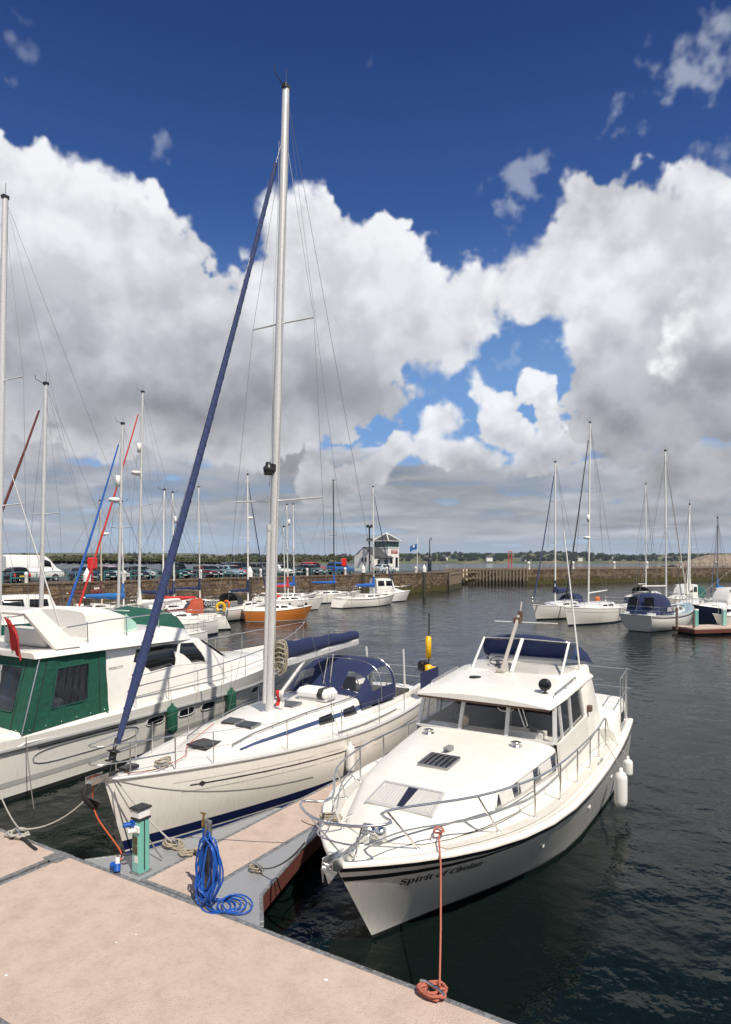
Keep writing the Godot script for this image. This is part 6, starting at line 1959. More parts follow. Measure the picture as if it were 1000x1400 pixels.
func moorings() -> void:
	var u := Vector3(sin(deg_to_rad(31.5)), 0, -cos(deg_to_rad(31.5)))
	mooring("mooring_line", "salmon pink mooring line from the cream cruiser's foredeck down to the pontoon", [at(1.02, 9.08, 1.42), at(1.00, 8.98, 1.40), at(0.955, 8.35, 1.31), at(0.88, 7.70, 0.90), at(0.80, 7.12, 0.58)], 0.012, "rope_salmon")
	mooring("mooring_line", "salmon pink rope end knotted round the cruiser's foredeck cleat", curve([at(1.02, 9.08, 1.40), at(1.08, 9.14, 1.46), at(0.98, 9.16, 1.47), at(0.96, 9.06, 1.44), at(1.08, 9.05, 1.46), at(1.06, 9.18, 1.42)], 4), 0.014, "rope_salmon")
	mooring("mooring_line", "cream bow line from the white yacht down to the rope on the chequer plate", sag(at(-4.17, 11.0, 1.52), on_pontoon(-2.80, 1.05, 0.56), 0.05), 0.014, "rope_white")
	mooring("mooring_line", "grey bow line from the white yacht behind the turquoise pedestal", sag(at(-4.20, 10.98, 1.50), on_pontoon(-2.55, 0.60, 0.55), 0.04), 0.012, "rope_grey")
	mooring("mooring_line", "long grey line from the yacht's bow to the cruiser's rail", sag(at(-4.30, 11.0, 1.54), at(-0.80, 10.1, 1.86), 0.22), 0.013, "rope_grey")
	mooring("mooring_line", "grey bow line of the cream cruiser to the finger's right edge", sag(at(-0.82, 8.95, 1.36), on_pontoon(-1.08, 1.12, 0.56), 0.14), 0.012, "rope_grey")
	mooring("mooring_line", "thin line dropping along the finger from the cream cruiser", sag(at(-0.95, 9.7, 1.36), on_pontoon(-1.2, 3.3, 0.54), 0.1), 0.009, "rope_cream")
	mooring("mooring_line", "white line from the yacht's bow across to the motor yacht's quarter", sag(at(-4.42, 10.98, 1.46), on_pontoon(-5.35, -0.02, 0.62), 0.22), 0.015, "rope_white")
	mooring("mooring_line", "white stern line of the motor yacht at the left edge", sag(at(-8.2, 14.2, 1.2), on_pontoon(-5.35, -0.02, 0.62), 0.25), 0.014, "rope_white")
	mooring("mooring_line", "thin grey line hanging from the green tent to the water", sag(at(-7.35, 14.25, 1.35), at(-6.85, 13.6, 0.05), 0.1), 0.010, "rope_grey")
	# fender and float on the cruiser's far side
	var T := Transform3D(Basis(Vector3.UP, PI - deg_to_rad(31.5)), at(-0.38, 8.25))
	fender("white_fender", "white fender hanging at the cream cruiser's quarter, near the right edge", T * Vector3(-2.12, 0.62, 7.0), T * Vector3(-1.72, 1.75, 6.9), "white_plastic", 0.125, 0.74)
	fender("white_fender", "small white fender behind the larger one at the cream cruiser's quarter", T * Vector3(-2.08, 0.78, 8.0), T * Vector3(-1.7, 1.4, 8.0), "white_plastic", 0.10, 0.36)

# ---------------------------------------------------------------- water, quays, far shore
func water_sheet() -> void:
	var st := mb(); smooth(st, 0)
	var R := 7000.0
	quad(st, Vector3(-R, 0, R * 0.3), Vector3(-R, 0, -R), Vector3(R, 0, -R), Vector3(R, 0, R * 0.3))
	struct(st, "water", M.water)

# a wall of rough stone blocks from a to b (plan points x, d), from y0 to y1; the blocks stand out of the mortar unevenly
func stone_wall(called: String, label: String, a: Vector2, b: Vector2, y0: float, y1: float, course: float, width: float, weed_y: float, seed_: int, group := "", away := false) -> Node3D:
	var o := thing(called, label, "wall", Vector3.ZERO, 0.0, group)
	var g := RandomNumberGenerator.new(); g.seed = seed_
	var dir := (b - a).normalized(); var len := a.distance_to(b)
	var X := Vector3(dir.x, 0, -dir.y)
	var N := Vector3(0, 1, 0).cross(X)       # out of the wall, to the right of a -> b seen from above
	if (N.z < 0) != away: N = -N
	var B := Basis(X, Vector3.UP, X.cross(Vector3.UP))
	var st := mb(); box(st, at((a.x + b.x) * 0.5, (a.y + b.y) * 0.5, (y0 + y1) * 0.5) - N * 0.75, Vector3(len, y1 - y0, 1.5), B, 0.0)
	build(st, "core", M.mortar, o)
	var sts := []
	for k in 5: sts.append(mb())
	var y := y0
	while y < y1 - 0.05:
		var h := minf(course * g.randf_range(0.75, 1.3), y1 - y)
		if y1 - y - h < course * 0.4: h = y1 - y
		var x := -g.randf() * width
		while x < len:
			var w := width * g.randf_range(0.5, 1.5)
			var x1 := minf(x + w, len); var x0 := maxf(x, 0.0)
			if x1 - x0 > 0.05:
				var k: int = [0, 1, 2, 3, 0, 1, 2][g.randi() % 7]
				if y + h * 0.5 < weed_y + g.randf_range(-0.25, 0.25): k = 4
				var pr := g.randf_range(0.01, 0.10)
				box(sts[k], at(a.x, a.y, y + h * 0.5) + X * ((x0 + x1) * 0.5) + N * (pr * 0.5), Vector3(x1 - x0 - 0.03, h - 0.03, pr + 0.02), B, 0.012)
			x += w
		y += h
	for k in 5: build(sts[k], "weedy_blocks" if k == 4 else "stone_blocks", M["stone_%d" % k] if k < 4 else M.weed_stone, o, "stuff")
	st = mb(); smooth(st, FLAT)
	var n := int(len / 1.6)
	for i in n:
		box(st, at(a.x, a.y, y1 + 0.09 + g.randf_range(-0.008, 0.008)) + X * ((i + 0.5) * len / n) - N * 0.25, Vector3(len / n - 0.02, 0.18, 0.75), B, 0.02)
	build(st, "coping_stones", M.coping, o, "stuff")
	return o

func sheet(called: String, poly: Array, y: float, m: String) -> void:
	var p := PackedVector2Array(poly)
	var st := mb(); smooth(st, FLAT)
	var idx := Geometry2D.triangulate_polygon(p)
	for i in range(0, idx.size(), 3):
		var a := p[idx[i]]; var b := p[idx[i + 1]]; var c := p[idx[i + 2]]
		if (b - a).cross(c - a) > 0.0: var t := b; b = c; c = t
		tri(st, at(a.x, a.y, y), at(b.x, b.y, y), at(c.x, c.y, y))
	struct(st, called, M[m])

func mound(called: String, m: String, x0: float, x1: float, d0: float, d1: float, h: Callable, col: Callable, nx: int, nd: int) -> void:
	var st := mb(); smooth(st, 0)
	for i in nx:
		for j in nd:
			var q := []
			for k in [[0, 0], [0, 1], [1, 1], [1, 0]]:
				var x := lerpf(x0, x1, float(i + k[0]) / nx); var d := lerpf(d0, d1, float(j + k[1]) / nd)
				q.append(Vector3(x, h.call(x, d), -d))
			for t in [0, 1, 2, 0, 2, 3]:
				st.set_color(col.call(q[t].x, -q[t].z, q[t].y))
				st.add_vertex(q[t])
	struct(st, called, M[m])

func crown_mesh(seed_: int) -> Mesh:
	# leafy crown about 1 m across: many small facets thrown about a few lobes
	var g := RandomNumberGenerator.new(); g.seed = seed_
	var st := mb(); smooth(st, FLAT)
	var lobes := []
	for k in 6: lobes.append([Vector3(g.randf_range(-0.28, 0.28), g.randf_range(0.25, 0.75), g.randf_range(-0.28, 0.28)), g.randf_range(0.18, 0.30)])
	for k in 150:
		var l: Array = lobes[g.randi() % 6]
		var n := Vector3(g.randfn(), g.randfn() * 0.9, g.randfn()).normalized()
		var p: Vector3 = l[0] + n * l[1] * g.randf_range(0.75, 1.05)
		var b := frame_of((n + Vector3(g.randfn(), g.randfn(), g.randfn()) * 0.5).normalized())
		var s := g.randf_range(0.06, 0.12)
		var c := Color(1, 1, 1) * g.randf_range(0.7, 1.3); c.a = 1.0
		st.set_color(c)
		quad(st, p + b.x * s, p + b.z * s * 1.3, p - b.x * s, p - b.z * s)
	st.generate_normals()
	return st.commit()

func tree_mass(called: String, spots: Array) -> void:       # spots: [x, d, y, height, colour]
	for v in 3:
		var mm := MultiMesh.new()
		mm.transform_format = MultiMesh.TRANSFORM_3D
		mm.use_colors = true
		mm.mesh = crown_mesh(90 + v)
		var mine := []
		for i in spots.size():
			if i % 3 == v: mine.append(spots[i])
		mm.instance_count = mine.size()
		for i in mine.size():
			var q: Array = mine[i]
			var b := Basis(Vector3.UP, rng.randf() * TAU).scaled(Vector3(q[3] * rng.randf_range(0.9, 1.6), q[3], q[3] * rng.randf_range(0.9, 1.6)))
			mm.set_instance_transform(i, Transform3D(b, Vector3(q[0], q[2] - 0.1 * q[3], -q[1])))
			mm.set_instance_color(i, q[4])
		var o := MultiMeshInstance3D.new()
		o.name = called
		o.multimesh = mm
		o.material_override = M.foliage
		o.set_meta("kind", "stuff")
		tag(o, ["dark mass of far trees along the shore line", "mid green far woodland between the darker trees", "olive bushes and hedges along the far shore"][v] + {"far_woodland": " across the strait", "hedgerow": " behind the car park"}[called], "woodland")
		add_child(o, true)

func land() -> void:
	water_sheet()
	# the quay the viewer stands on
	sheet("near_quay_top", [Vector2(-40, 24.6), Vector2(40, -24.4), Vector2(30, -60), Vector2(-90, -60), Vector2(-90, 20)], 3.6, "asphalt")
	var c0 := on_pontoon(-46, -6.3, 0); var c1 := on_pontoon(46, -6.3, 0)
	stone_wall("near_quay_wall", "stone face of the quay under the viewer, behind the near pontoon", Vector2(c0.x, -c0.z), Vector2(c1.x, -c1.z), -0.6, 3.42, 0.42, 0.8, 0.9, 71, "", true)
	# the car park quay
	var A := Vector2(-66, 15.0); var Bq := Vector2(13.6, 111.0); var C := Vector2(19.0, 137.0)
	stone_wall("quay_wall", "long rough stone quay wall below the parked cars", A, Bq, -0.6, 2.92, 0.34, 0.62, 0.95, 72, "harbour walls")
	stone_wall("quay_end_wall", "short stone end wall of the quay past the control tower", Bq, C, -0.6, 2.92, 0.36, 0.7, 1.0, 73, "harbour walls")
	sheet("quay_ground", [A + Vector2(-0.6, 0.5), Bq + Vector2(-0.5, 0.4), C + Vector2(-0.6, 0.0), Vector2(-2, 141), Vector2(-24, 128), Vector2(-70, 88), Vector2(-120, 40), Vector2(-110, 10)], 3.05, "asphalt")
	# far wall right of the entrance
	var W0 := Vector2(17.4, 141.0); var W1 := Vector2(33.0, 137.5); var W2 := Vector2(112.0, 176.0)
	stone_wall("harbour_wall", "pale stone wall behind the timber piles at the harbour entrance", W0, W1, -0.6, 2.9, 0.42, 0.9, 1.1, 74, "harbour walls")
	stone_wall("harbour_wall", "long brown stone harbour wall across the water on the right", W1, W2, -0.6, 2.95, 0.45, 0.95, 1.2, 75, "harbour walls")
	sheet("promenade", [W0 + Vector2(0.2, 0.6), W1 + Vector2(0, 0.6), W2 + Vector2(-0.4, 0.7), Vector2(260, 238), Vector2(240, 262), Vector2(105, 200), Vector2(60, 182), Vector2(18, 160)], 3.10, "coping")
	# land behind, fields and low hills: dark hedges over a tan strip
	var hn := FastNoiseLite.new(); hn.seed = 77; hn.frequency = 0.011; hn.fractal_octaves = 4
	var fine := FastNoiseLite.new(); fine.seed = 78; fine.frequency = 0.05; fine.fractal_octaves = 3
	var green := func(x: float, d: float, y: float) -> Color:
		var k := hn.get_noise_2d(x * 2.2, d * 2.2)
		var f := 1.0 + 0.5 * fine.get_noise_2d(x, d)
		return (Color(0.085, 0.10, 0.03) if k > 0.08 else Color(0.045, 0.065, 0.024) if k > -0.18 else Color(0.16, 0.13, 0.065)) * f
	mound("left_fields", "hill_green", -420, -8, 150, 420, func(x, d): return -1.0 + 5.6 * smoothstep(150.0, 162.0, d + 0.12 * x + 24.0) + 2.4 * smoothstep(200.0, 400.0, d) + 0.8 * hn.get_noise_2d(x, d), green, 70, 36)
	mound("far_shore", "hill_green", -900, 2600, 900, 2100, func(x, d): return -3.0 + 5.5 * smoothstep(900.0, 940.0, d + 40.0 * hn.get_noise_2d(x * 0.3, 3.0)) + (11.0 + 12.0 * hn.get_noise_2d(x * 0.22, 0.0)) * smoothstep(930.0, 1500.0, d) + 6.0 * smoothstep(1200.0, 2000.0, d), green, 150, 30)
	var spots := []
	for k in 2600:
		var x := rng.randf_range(-500, 1900); var d := rng.randf_range(945.0, 1500.0)
		if fine.get_noise_2d(x * 0.08, d * 0.10) < -0.12: continue
		var y := 2.5 + (11.0 + 12.0 * hn.get_noise_2d(x * 0.22, 0.0)) * smoothstep(930.0, 1500.0, d)
		var f := rng.randf_range(0.7, 1.3)
		spots.append([x, d, y, rng.randf_range(5.0, 9.5), Color(0.032 * f, 0.046 * f, 0.018 * f)])
	tree_mass("far_woodland", spots)
	spots = []
	for k in 3200:
		var x := rng.randf_range(-320, -6); var d := rng.randf_range(170, 330)
		if hn.get_noise_2d(x * 3.0, d * 0.8) < -0.02 and k % 5: continue
		var f := rng.randf_range(0.7, 1.35)
		spots.append([x, d, 4.0 + 2.4 * smoothstep(200.0, 400.0, d), rng.randf_range(0.9, 2.4) * (1.5 if rng.randf() < 0.06 else 1.0), Color(0.075 * f, 0.078 * f, 0.034 * f)])
	tree_mass("hedgerow", spots)
	# sand heap and scrub beyond the right wall
	mound("sand_heap", "sand", 96, 150, 196, 226, func(x, d): return 2.9 + 4.0 * exp(-pow((x - 124.0) / 14.0, 2.0) - pow((d - 210.0) / 7.0, 2.0)) + 2.6 * exp(-pow((x - 108.0) / 9.0, 2.0) - pow((d - 207.0) / 6.0, 2.0)) + 0.4 * fine.get_noise_2d(x * 3.0, d * 3.0), func(_x, _d, _y): return Color(1, 1, 1), 30, 18)
	# far houses
	var hp := [[180.0, 960.0, 9.0], [235.0, 980.0, 12.0], [310.0, 950.0, 8.0], [395.0, 1040.0, 10.0], [520.0, 990.0, 9.0], [655.0, 1010.0, 12.0], [120.0, 1000.0, 8.0]]
	for i in hp.size():
		var q: Array = hp[i]
		var y := 2.0 + (11.0 + 12.0 * hn.get_noise_2d(q[0] * 0.22, 0.0)) * smoothstep(930.0, 1500.0, q[1])
		var o := thing("far_house", "tiny white house on the far wooded shore, %s from the left" % nth([1, 2, 3, 4, 5, 6, 0][i]), "house", at(q[0], q[1], y), rng.randf() * 3.0, "white houses on the far shore")
		var st := mb(); box(st, Vector3(0, 3.0, 0), Vector3(q[2], 6.0, 6.0)); build(st, "wall", M.white_render, o)
		st = mb(); extrude(st, PackedVector2Array([Vector2(-3.3, 5.9), Vector2(0, 8.4), Vector2(3.3, 5.9)]), q[2] + 0.4, Transform3D(Basis(Vector3.BACK, Vector3.UP, Vector3.LEFT), Vector3(q[2] * 0.5 + 0.2, 0, 0)))
		build(st, "roof", M.slate, o)
	quay_things()

func quay_point(s: float, back: float, y := 3.06) -> Vector3:     # along the car park quay from its left, back from the edge
	return at(-66.0 + 0.6383 * s - 0.7698 * back, 15.0 + 0.7698 * s + 0.6383 * back, y)

const Q_TURN := 0.8785      # turn that lays local x along the quay edge, z towards the water

func nth(k: int) -> String:
	return ["first", "second", "third", "fourth", "fifth", "sixth", "seventh", "eighth", "ninth", "tenth", "eleventh", "twelfth", "thirteenth", "fourteenth", "fifteenth", "sixteenth", "seventeenth", "eighteenth", "nineteenth", "twentieth", "twenty-first", "twenty-second"][k]

func quay_things() -> void:
	var st: SurfaceTool
	# turquoise railing hoops along the edge
	var proto: Node3D
	for k in 22:
		var s := 53.5 + k * 2.9
		if k == 0:
			proto = thing("railing_hoop", "turquoise railing hoop on the quay edge, first from the left", "railing", quay_point(s, 0.7), Q_TURN, "railing hoops on the quay")
			st = mb(); tube(st, curve([Vector3(-1.1, 0, 0), Vector3(-1.1, 0.8, 0), Vector3(-0.9, 1.0, 0), Vector3(0.9, 1.0, 0), Vector3(1.1, 0.8, 0), Vector3(1.1, 0, 0)], 3), 0.036, 6)
			build(st, "hoop", M.turquoise_rail, proto)
			st = mb(); bar(st, Vector3(-1.1, 0.5, 0), Vector3(1.1, 0.5, 0), 0.035, 6)
			build(st, "crossbar", M.turquoise_rail, proto)
		else:
			var c := proto.duplicate(); c.name = "railing_hoop"; add_child(c, true); c.position = quay_point(s, 0.7); c.set_meta("label", "turquoise railing hoop on the quay edge, %s from the left" % nth(k))
	# pontoon guide piles with white caps
	for q in [[-11.6, 66.0, "dark pile with white pointed cap behind the orange hulled yacht"], [-0.3, 88.0, "dark pile with white cap in front of the control tower"], [8.2, 92.0, "dark pile with white cap near the quay's end corner"], [-22.0, 52.0, "dark pile with white cap below the red lifebuoy housing"]]:
		var o := thing("guide_pile", q[2], "pile", at(q[0], q[1], -0.5))
		st = mb(); bar(st, Vector3.ZERO, Vector3(0, 4.0, 0), 0.24, 10); build(st, "pile", M.wet_timber, o)
		st = mb(); lathe(st, [Vector2(0.30, 3.95), Vector2(0.30, 4.5), Vector2(0.02, 5.05)], 12, Transform3D.IDENTITY, true); build(st, "cap", M.white_plastic, o)
	# lifebuoy housings, signs, small bollards
	for q in [[62.9, 0.9, "red lifebuoy housing on a post by the white van"], [100.0, 1.1, "red lifebuoy housing on a post by the blue van"]]:
		var o := thing("lifebuoy_housing", q[2], "lifebuoy housing", quay_point(q[0], q[1]), Q_TURN)
		st = mb(); box(st, Vector3(0, 0.6, 0), Vector3(0.12, 1.2, 0.1)); build(st, "post", M.red_paint, o)
		st = mb(); box(st, Vector3(0, 1.75, 0), Vector3(1.0, 1.15, 0.25), Basis.IDENTITY, 0.12); build(st, "housing", M.red_paint, o)
	var sg := thing("notice_board", "white notice with a red circle fixed on the quay wall", "sign", quay_point(62.9, -0.14, 2.0), Q_TURN)
	st = mb(); box(st, Vector3(0, 0, 0), Vector3(0.75, 1.0, 0.04)); build(st, "board", M.white_plastic, sg)
	st = mb()
	var ring := []
	for k in 16: ring.append(Vector3(0.22 * cos(TAU * k / 16), 0.15 + 0.22 * sin(TAU * k / 16), 0.03))
	tube(st, ring, 0.03, 5, true); bar(st, ring[2], ring[10], 0.028, 5); build(st, "red_circle", M.letter_red, sg)
	for k in 9:
		var q: Vector3 = quay_point([56.5, 66.0, 75.2, 84.0, 92.0, 99.5, 103.5, 109.0, 116.5][k], 0.45)
		var o := thing("white_bollard", "small white post on the car park quay edge, %s from the left" % nth(k), "bollard", q, Q_TURN, "white posts on the quay edge")
		st = mb(); lathe(st, [Vector2(0.17, 0.0), Vector2(0.17, 0.72), Vector2(0.20, 0.76), Vector2(0.16, 0.98), Vector2(0.001, 1.05)], 10); build(st, "post", M.white_plastic, o)
	for k in 7:
		var q: Vector2 = Vector2(33, 138.6).lerp(Vector2(112, 177.0), [0.02, 0.16, 0.3, 0.42, 0.55, 0.7, 0.86][k])
		var o := thing("white_bollard", "small white post on the far harbour wall, %s from the timber piles" % nth(k), "bollard", at(q.x, q.y, 3.1), 0.0, "white posts on the far wall")
		st = mb(); lathe(st, [Vector2(0.28, 0.0), Vector2(0.28, 1.2), Vector2(0.32, 1.25), Vector2(0.25, 1.6), Vector2(0.001, 1.7)], 10); build(st, "post", M.white_plastic, o)
	# timber fendering at the entrance
	var tf := thing("timber_fendering", "weathered vertical timber piles in front of the wall at the harbour entrance", "fendering", Vector3.ZERO)
	for k in 27:
		var q := Vector2(15.8, 139.2).lerp(Vector2(33.4, 136.2), k / 26.0)
		st = mb(); box(st, at(q.x, q.y, 1.35 + 0.1 * sin(k * 5.1)), Vector3(0.34, 3.7, 0.36), Basis(Vector3.UP, 0.17)); build(st, "pile", M.pale_timber if k in [7, 8] else M.timber, tf)
		st = mb(); box(st, at(q.x, q.y - 0.03, 0.30), Vector3(0.38, 1.1, 0.42), Basis(Vector3.UP, 0.17)); build(st, "wet_foot", M.wet_timber, tf)
	st = mb(); box(st, at(24.6, 138.0, 2.55), Vector3(17.9, 0.3, 0.3), Basis(Vector3.UP, 0.17)); box(st, at(24.6, 138.0, 1.3), Vector3(17.9, 0.26, 0.3), Basis(Vector3.UP, 0.17)); build(st, "waling", M.timber, tf)
	var tf2 := thing("timber_fendering", "dark timber piles standing off the quay's end corner", "fendering", Vector3.ZERO)
	for k in 8:
		var q := Vector2(14.2, 111.0).lerp(Vector2(17.6, 122.0), k / 7.0)
		st = mb(); box(st, at(q.x, q.y, 1.2), Vector3(0.30, 3.8, 0.30), Basis(Vector3.UP, 0.3)); build(st, "pile", M.timber, tf2)
		st = mb(); box(st, at(q.x, q.y, 0.35), Vector3(0.33, 1.2, 0.33), Basis(Vector3.UP, 0.3)); build(st, "wet_foot", M.wet_timber, tf2)
	st = mb(); box(st, at(15.9, 116.5, 2.7), Vector3(11.6, 0.25, 0.3), Basis(Vector3.UP, deg_to_rad(72.8))); build(st, "waling", M.timber, tf2)
	# promenade rail, red beacon
	var pr := thing("promenade_railing", "grey railing along the promenade beyond the right harbour wall", "railing", Vector3.ZERO)
	for k in 44:
		var q := Vector2(40, 148).lerp(Vector2(110, 183), k / 43.0)
		st = mb(); bar(st, at(q.x, q.y, 3.1), at(q.x, q.y, 4.25), 0.05, 5); build(st, "post", M.dull_steel, pr)
	st = mb(); bar(st, at(40, 148, 4.25), at(110, 183, 4.25), 0.05, 5); bar(st, at(40, 148, 3.7), at(110, 183, 3.7), 0.04, 5); build(st, "rail", M.dull_steel, pr)
	var rb := thing("red_beacon", "red lattice beacon standing on the far promenade", "beacon", at(32.5, 148, 3.1))
	st = mb()
	for x in [-0.42, 0.42]: bar(st, Vector3(x, 0, 0), Vector3(x * 0.7, 3.9, 0), 0.07, 6)
	build(st, "leg", M.red_paint, rb)
	st = mb()
	for k in 4: bar(st, Vector3(-0.38, 0.4 + k * 0.95, 0), Vector3(0.38, 0.9 + k * 0.95, 0), 0.05, 5)
	box(st, Vector3(0, 3.9, 0), Vector3(0.9, 0.14, 0.6)); build(st, "bracing", M.red_paint, rb)
	control_tower()
	# lamp post, flag, mast with lights
	var lp := thing("lamp_post", "tall black harbour lamp post right of the flag", "lamp post", at(11.5, 118, 3.06))
	st = mb(); lathe(st, [Vector2(0.34, 0), Vector2(0.34, 2.1), Vector2(0.22, 2.3), Vector2(0.13, 2.5), Vector2(0.10, 5.6), Vector2(0.001, 5.65)], 12); build(st, "column", M.navy_paint, lp)
	st = mb(); tube(st, curve([Vector3(0, 5.6, 0), Vector3(0.05, 6.0, 0), Vector3(0.25, 6.05, 0), Vector3(0.3, 5.85, 0)], 4), 0.05, 6); lathe(st, [Vector2(0.02, 0.12), Vector2(0.16, 0.0), Vector2(0.12, -0.12), Vector2(0.001, -0.14)], 10, Transform3D(Basis.IDENTITY, Vector3(0.3, 5.75, 0))); build(st, "lantern", M.dark_spar, lp)
	var fl := thing("flag", "pale blue flag with white mark flying from a white pole beside the tower", "flag", at(9.2, 117, 3.06))
	st = mb(); bar(st, Vector3.ZERO, Vector3(0, 6.0, 0), 0.06, 6); build(st, "pole", M.white_plastic, fl)
	st = mb(); smooth(st, 1)
	var rings := []
	for i in 9:
		var r := PackedVector3Array()
		for j in 5: r.append(Vector3(-0.05 - i * 0.155, 5.0 - j * 0.24 - i * 0.06 - 0.06 * sin(i * 1.1), 0.10 * sin(i * 1.2 + j * 0.3)))
		rings.append(r)
	loft(st, rings); build(st, "cloth", M.bright_blue_cloth, fl)
	st = mb(); plate(st, [Vector3(-0.45, 4.75, 0.13), Vector3(-0.75, 4.72, 0.13), Vector3(-0.82, 4.25, 0.13), Vector3(-0.5, 4.3, 0.13)], 0.01); build(st, "white_mark", M.white_cloth, fl)
	var sm := thing("signal_pole", "dark pole with floodlights left of the control tower", "light pole", at(0.7, 116, 3.06))
	st = mb(); bar(st, Vector3.ZERO, Vector3(0, 8.0, 0), 0.13, 8); build(st, "pole", M.navy_paint, sm)
	for y in [8.0, 5.6]:
		for x in [-0.3, 0.3]:
			st = mb(); box(st, Vector3(x, y, 0.15), Vector3(0.42, 0.5, 0.35), Basis(Vector3.UP, x)); build(st, "floodlight", M.dark_spar, sm)
	car_park()

func control_tower() -> void:
	var base := at(3.9, 122.0, 3.06)
	var o := thing("control_tower", "white harbour control tower with slate pyramid roof, green glazed lookout and low gabled wing", "building", base, Q_TURN)
	var st := mb(); box(st, Vector3(0, 2.15, 0), Vector3(3.3, 4.3, 3.3), Basis.IDENTITY, 0.02); build(st, "wall", M.white_render, o)
	st = mb(); box(st, Vector3(0, 4.36, 0), Vector3(3.5, 0.12, 3.5)); build(st, "ledge", M.white_render, o)
	st = mb(); box(st, Vector3(0, 4.95, 0), Vector3(3.0, 1.05, 3.0)); build(st, "lookout_inside", M.dark_glass, o)
	for side in 4:
		var b := Basis(Vector3.UP, side * PI / 2.0)
		for k in 4:
			st = mb(); box(st, b * Vector3(lerpf(-1.5, 1.5, k / 3.0), 4.95, 1.58), Vector3(0.14, 1.06, 0.14), b); build(st, "window_post", M.green_paint, o)
		for k in 3:
			st = mb(); box(st, b * Vector3(lerpf(-1.0, 1.0, k / 2.0), 4.95, 1.55), Vector3(0.86, 0.98, 0.02), b); build(st, "pane", M.glass, o)
		st = mb(); box(st, b * Vector3(0, 5.44, 1.58), Vector3(3.2, 0.16, 0.12), b); box(st, b * Vector3(0, 4.46, 1.58), Vector3(3.2, 0.12, 0.12), b); build(st, "window_rail", M.green_paint, o)
	st = mb(); smooth(st, FLAT)
	var e := 1.95
	var apex := Vector3(0, 7.0, 0)
	var cs := [Vector3(-e, 5.52, e), Vector3(e, 5.52, e), Vector3(e, 5.52, -e), Vector3(-e, 5.52, -e)]
	for k in 4:
		tri(st, apex, cs[(k + 1) % 4], cs[k])
	quad(st, cs[0], cs[1], cs[2], cs[3])
	var rf := build(st, "roof", M.slate, o)
	for k in 4:
		st = mb(); bar(st, cs[k] + Vector3(0, 0.04, 0), apex + Vector3(0, 0.04, 0), 0.10, 6); build(st, "hip", M.white_render, rf)
		st = mb(); bar(st, cs[k], cs[(k + 1) % 4], 0.07, 6); build(st, "gutter", M.white_plastic, rf)
	st = mb(); box(st, Vector3(0.2, 3.6, 1.67), Vector3(1.9, 0.72, 0.05)); var sg := build(st, "sign", M.red_sign, o)
	build(letters("HARBOUR", "Droid Sans", 0.26, func(x, y): return Vector3(-0.55 + x, 3.62 + y, 1.70), 0.0, true), "lettering", M.letter_white, sg)
	build(letters("OFFICE", "Droid Sans", 0.20, func(x, y): return Vector3(-0.4 + x, 3.32 + y, 1.70)), "lettering", M.letter_white, sg)
	for x in [-0.7, 0.9]:
		st = mb(); box(st, Vector3(x, 1.9 if x < 0 else 1.6, 1.66), Vector3(0.75, 1.0 if x < 0 else 1.9, 0.04)); build(st, "window", M.dark_glass, o)
	# gabled wing on the near side (local -x is towards the viewer along the quay)
	var X := Transform3D(Basis(Vector3.BACK, Vector3.UP, Vector3.LEFT), Vector3(-1.4, 0, -0.6))
	st = mb(); extrude(st, PackedVector2Array([Vector2(-2.1, 0), Vector2(-2.1, 2.7), Vector2(0, 4.25), Vector2(2.1, 2.7), Vector2(2.1, 0)]), 4.6, X); build(st, "wing_wall", M.white_render, o)
	for s in [-1.0, 1.0]:
		st = mb(); plate(st, [X * Vector3(0, 4.34, -0.1), X * Vector3(s * 2.35, 2.6, -0.1), X * Vector3(s * 2.35, 2.6, 4.5), X * Vector3(0, 4.34, 4.5)], 0.12, 0.0, Vector3(0, 0.8, s * 0.6)); build(st, "wing_roof", M.slate, o)
	st = mb(); box(st, Vector3(-2.6, 2.62, 1.9), Vector3(3.6, 0.1, 0.9), Basis(Vector3.RIGHT, 0.5)); build(st, "porch_roof", M.slate, o)
	for z in [-0.2, -1.0]:
		st = mb(); box(st, Vector3(-6.02, 2.1, z + 0.2), Vector3(0.05, 0.75, 0.36)); build(st, "window", M.dark_glass, o)
	st = mb(); box(st, Vector3(-6.02, 1.7, 1.0), Vector3(0.05, 0.4, 0.3)); build(st, "window", M.dark_glass, o)
	st = mb(); box(st, Vector3(-2.1, 1.05, 1.53), Vector3(0.95, 2.05, 0.06)); build(st, "door", M.green_paint, o)
	st = mb(); box(st, Vector3(-4.2, 1.7, 1.52), Vector3(0.8, 0.8, 0.05)); build(st, "window", M.dark_glass, o)

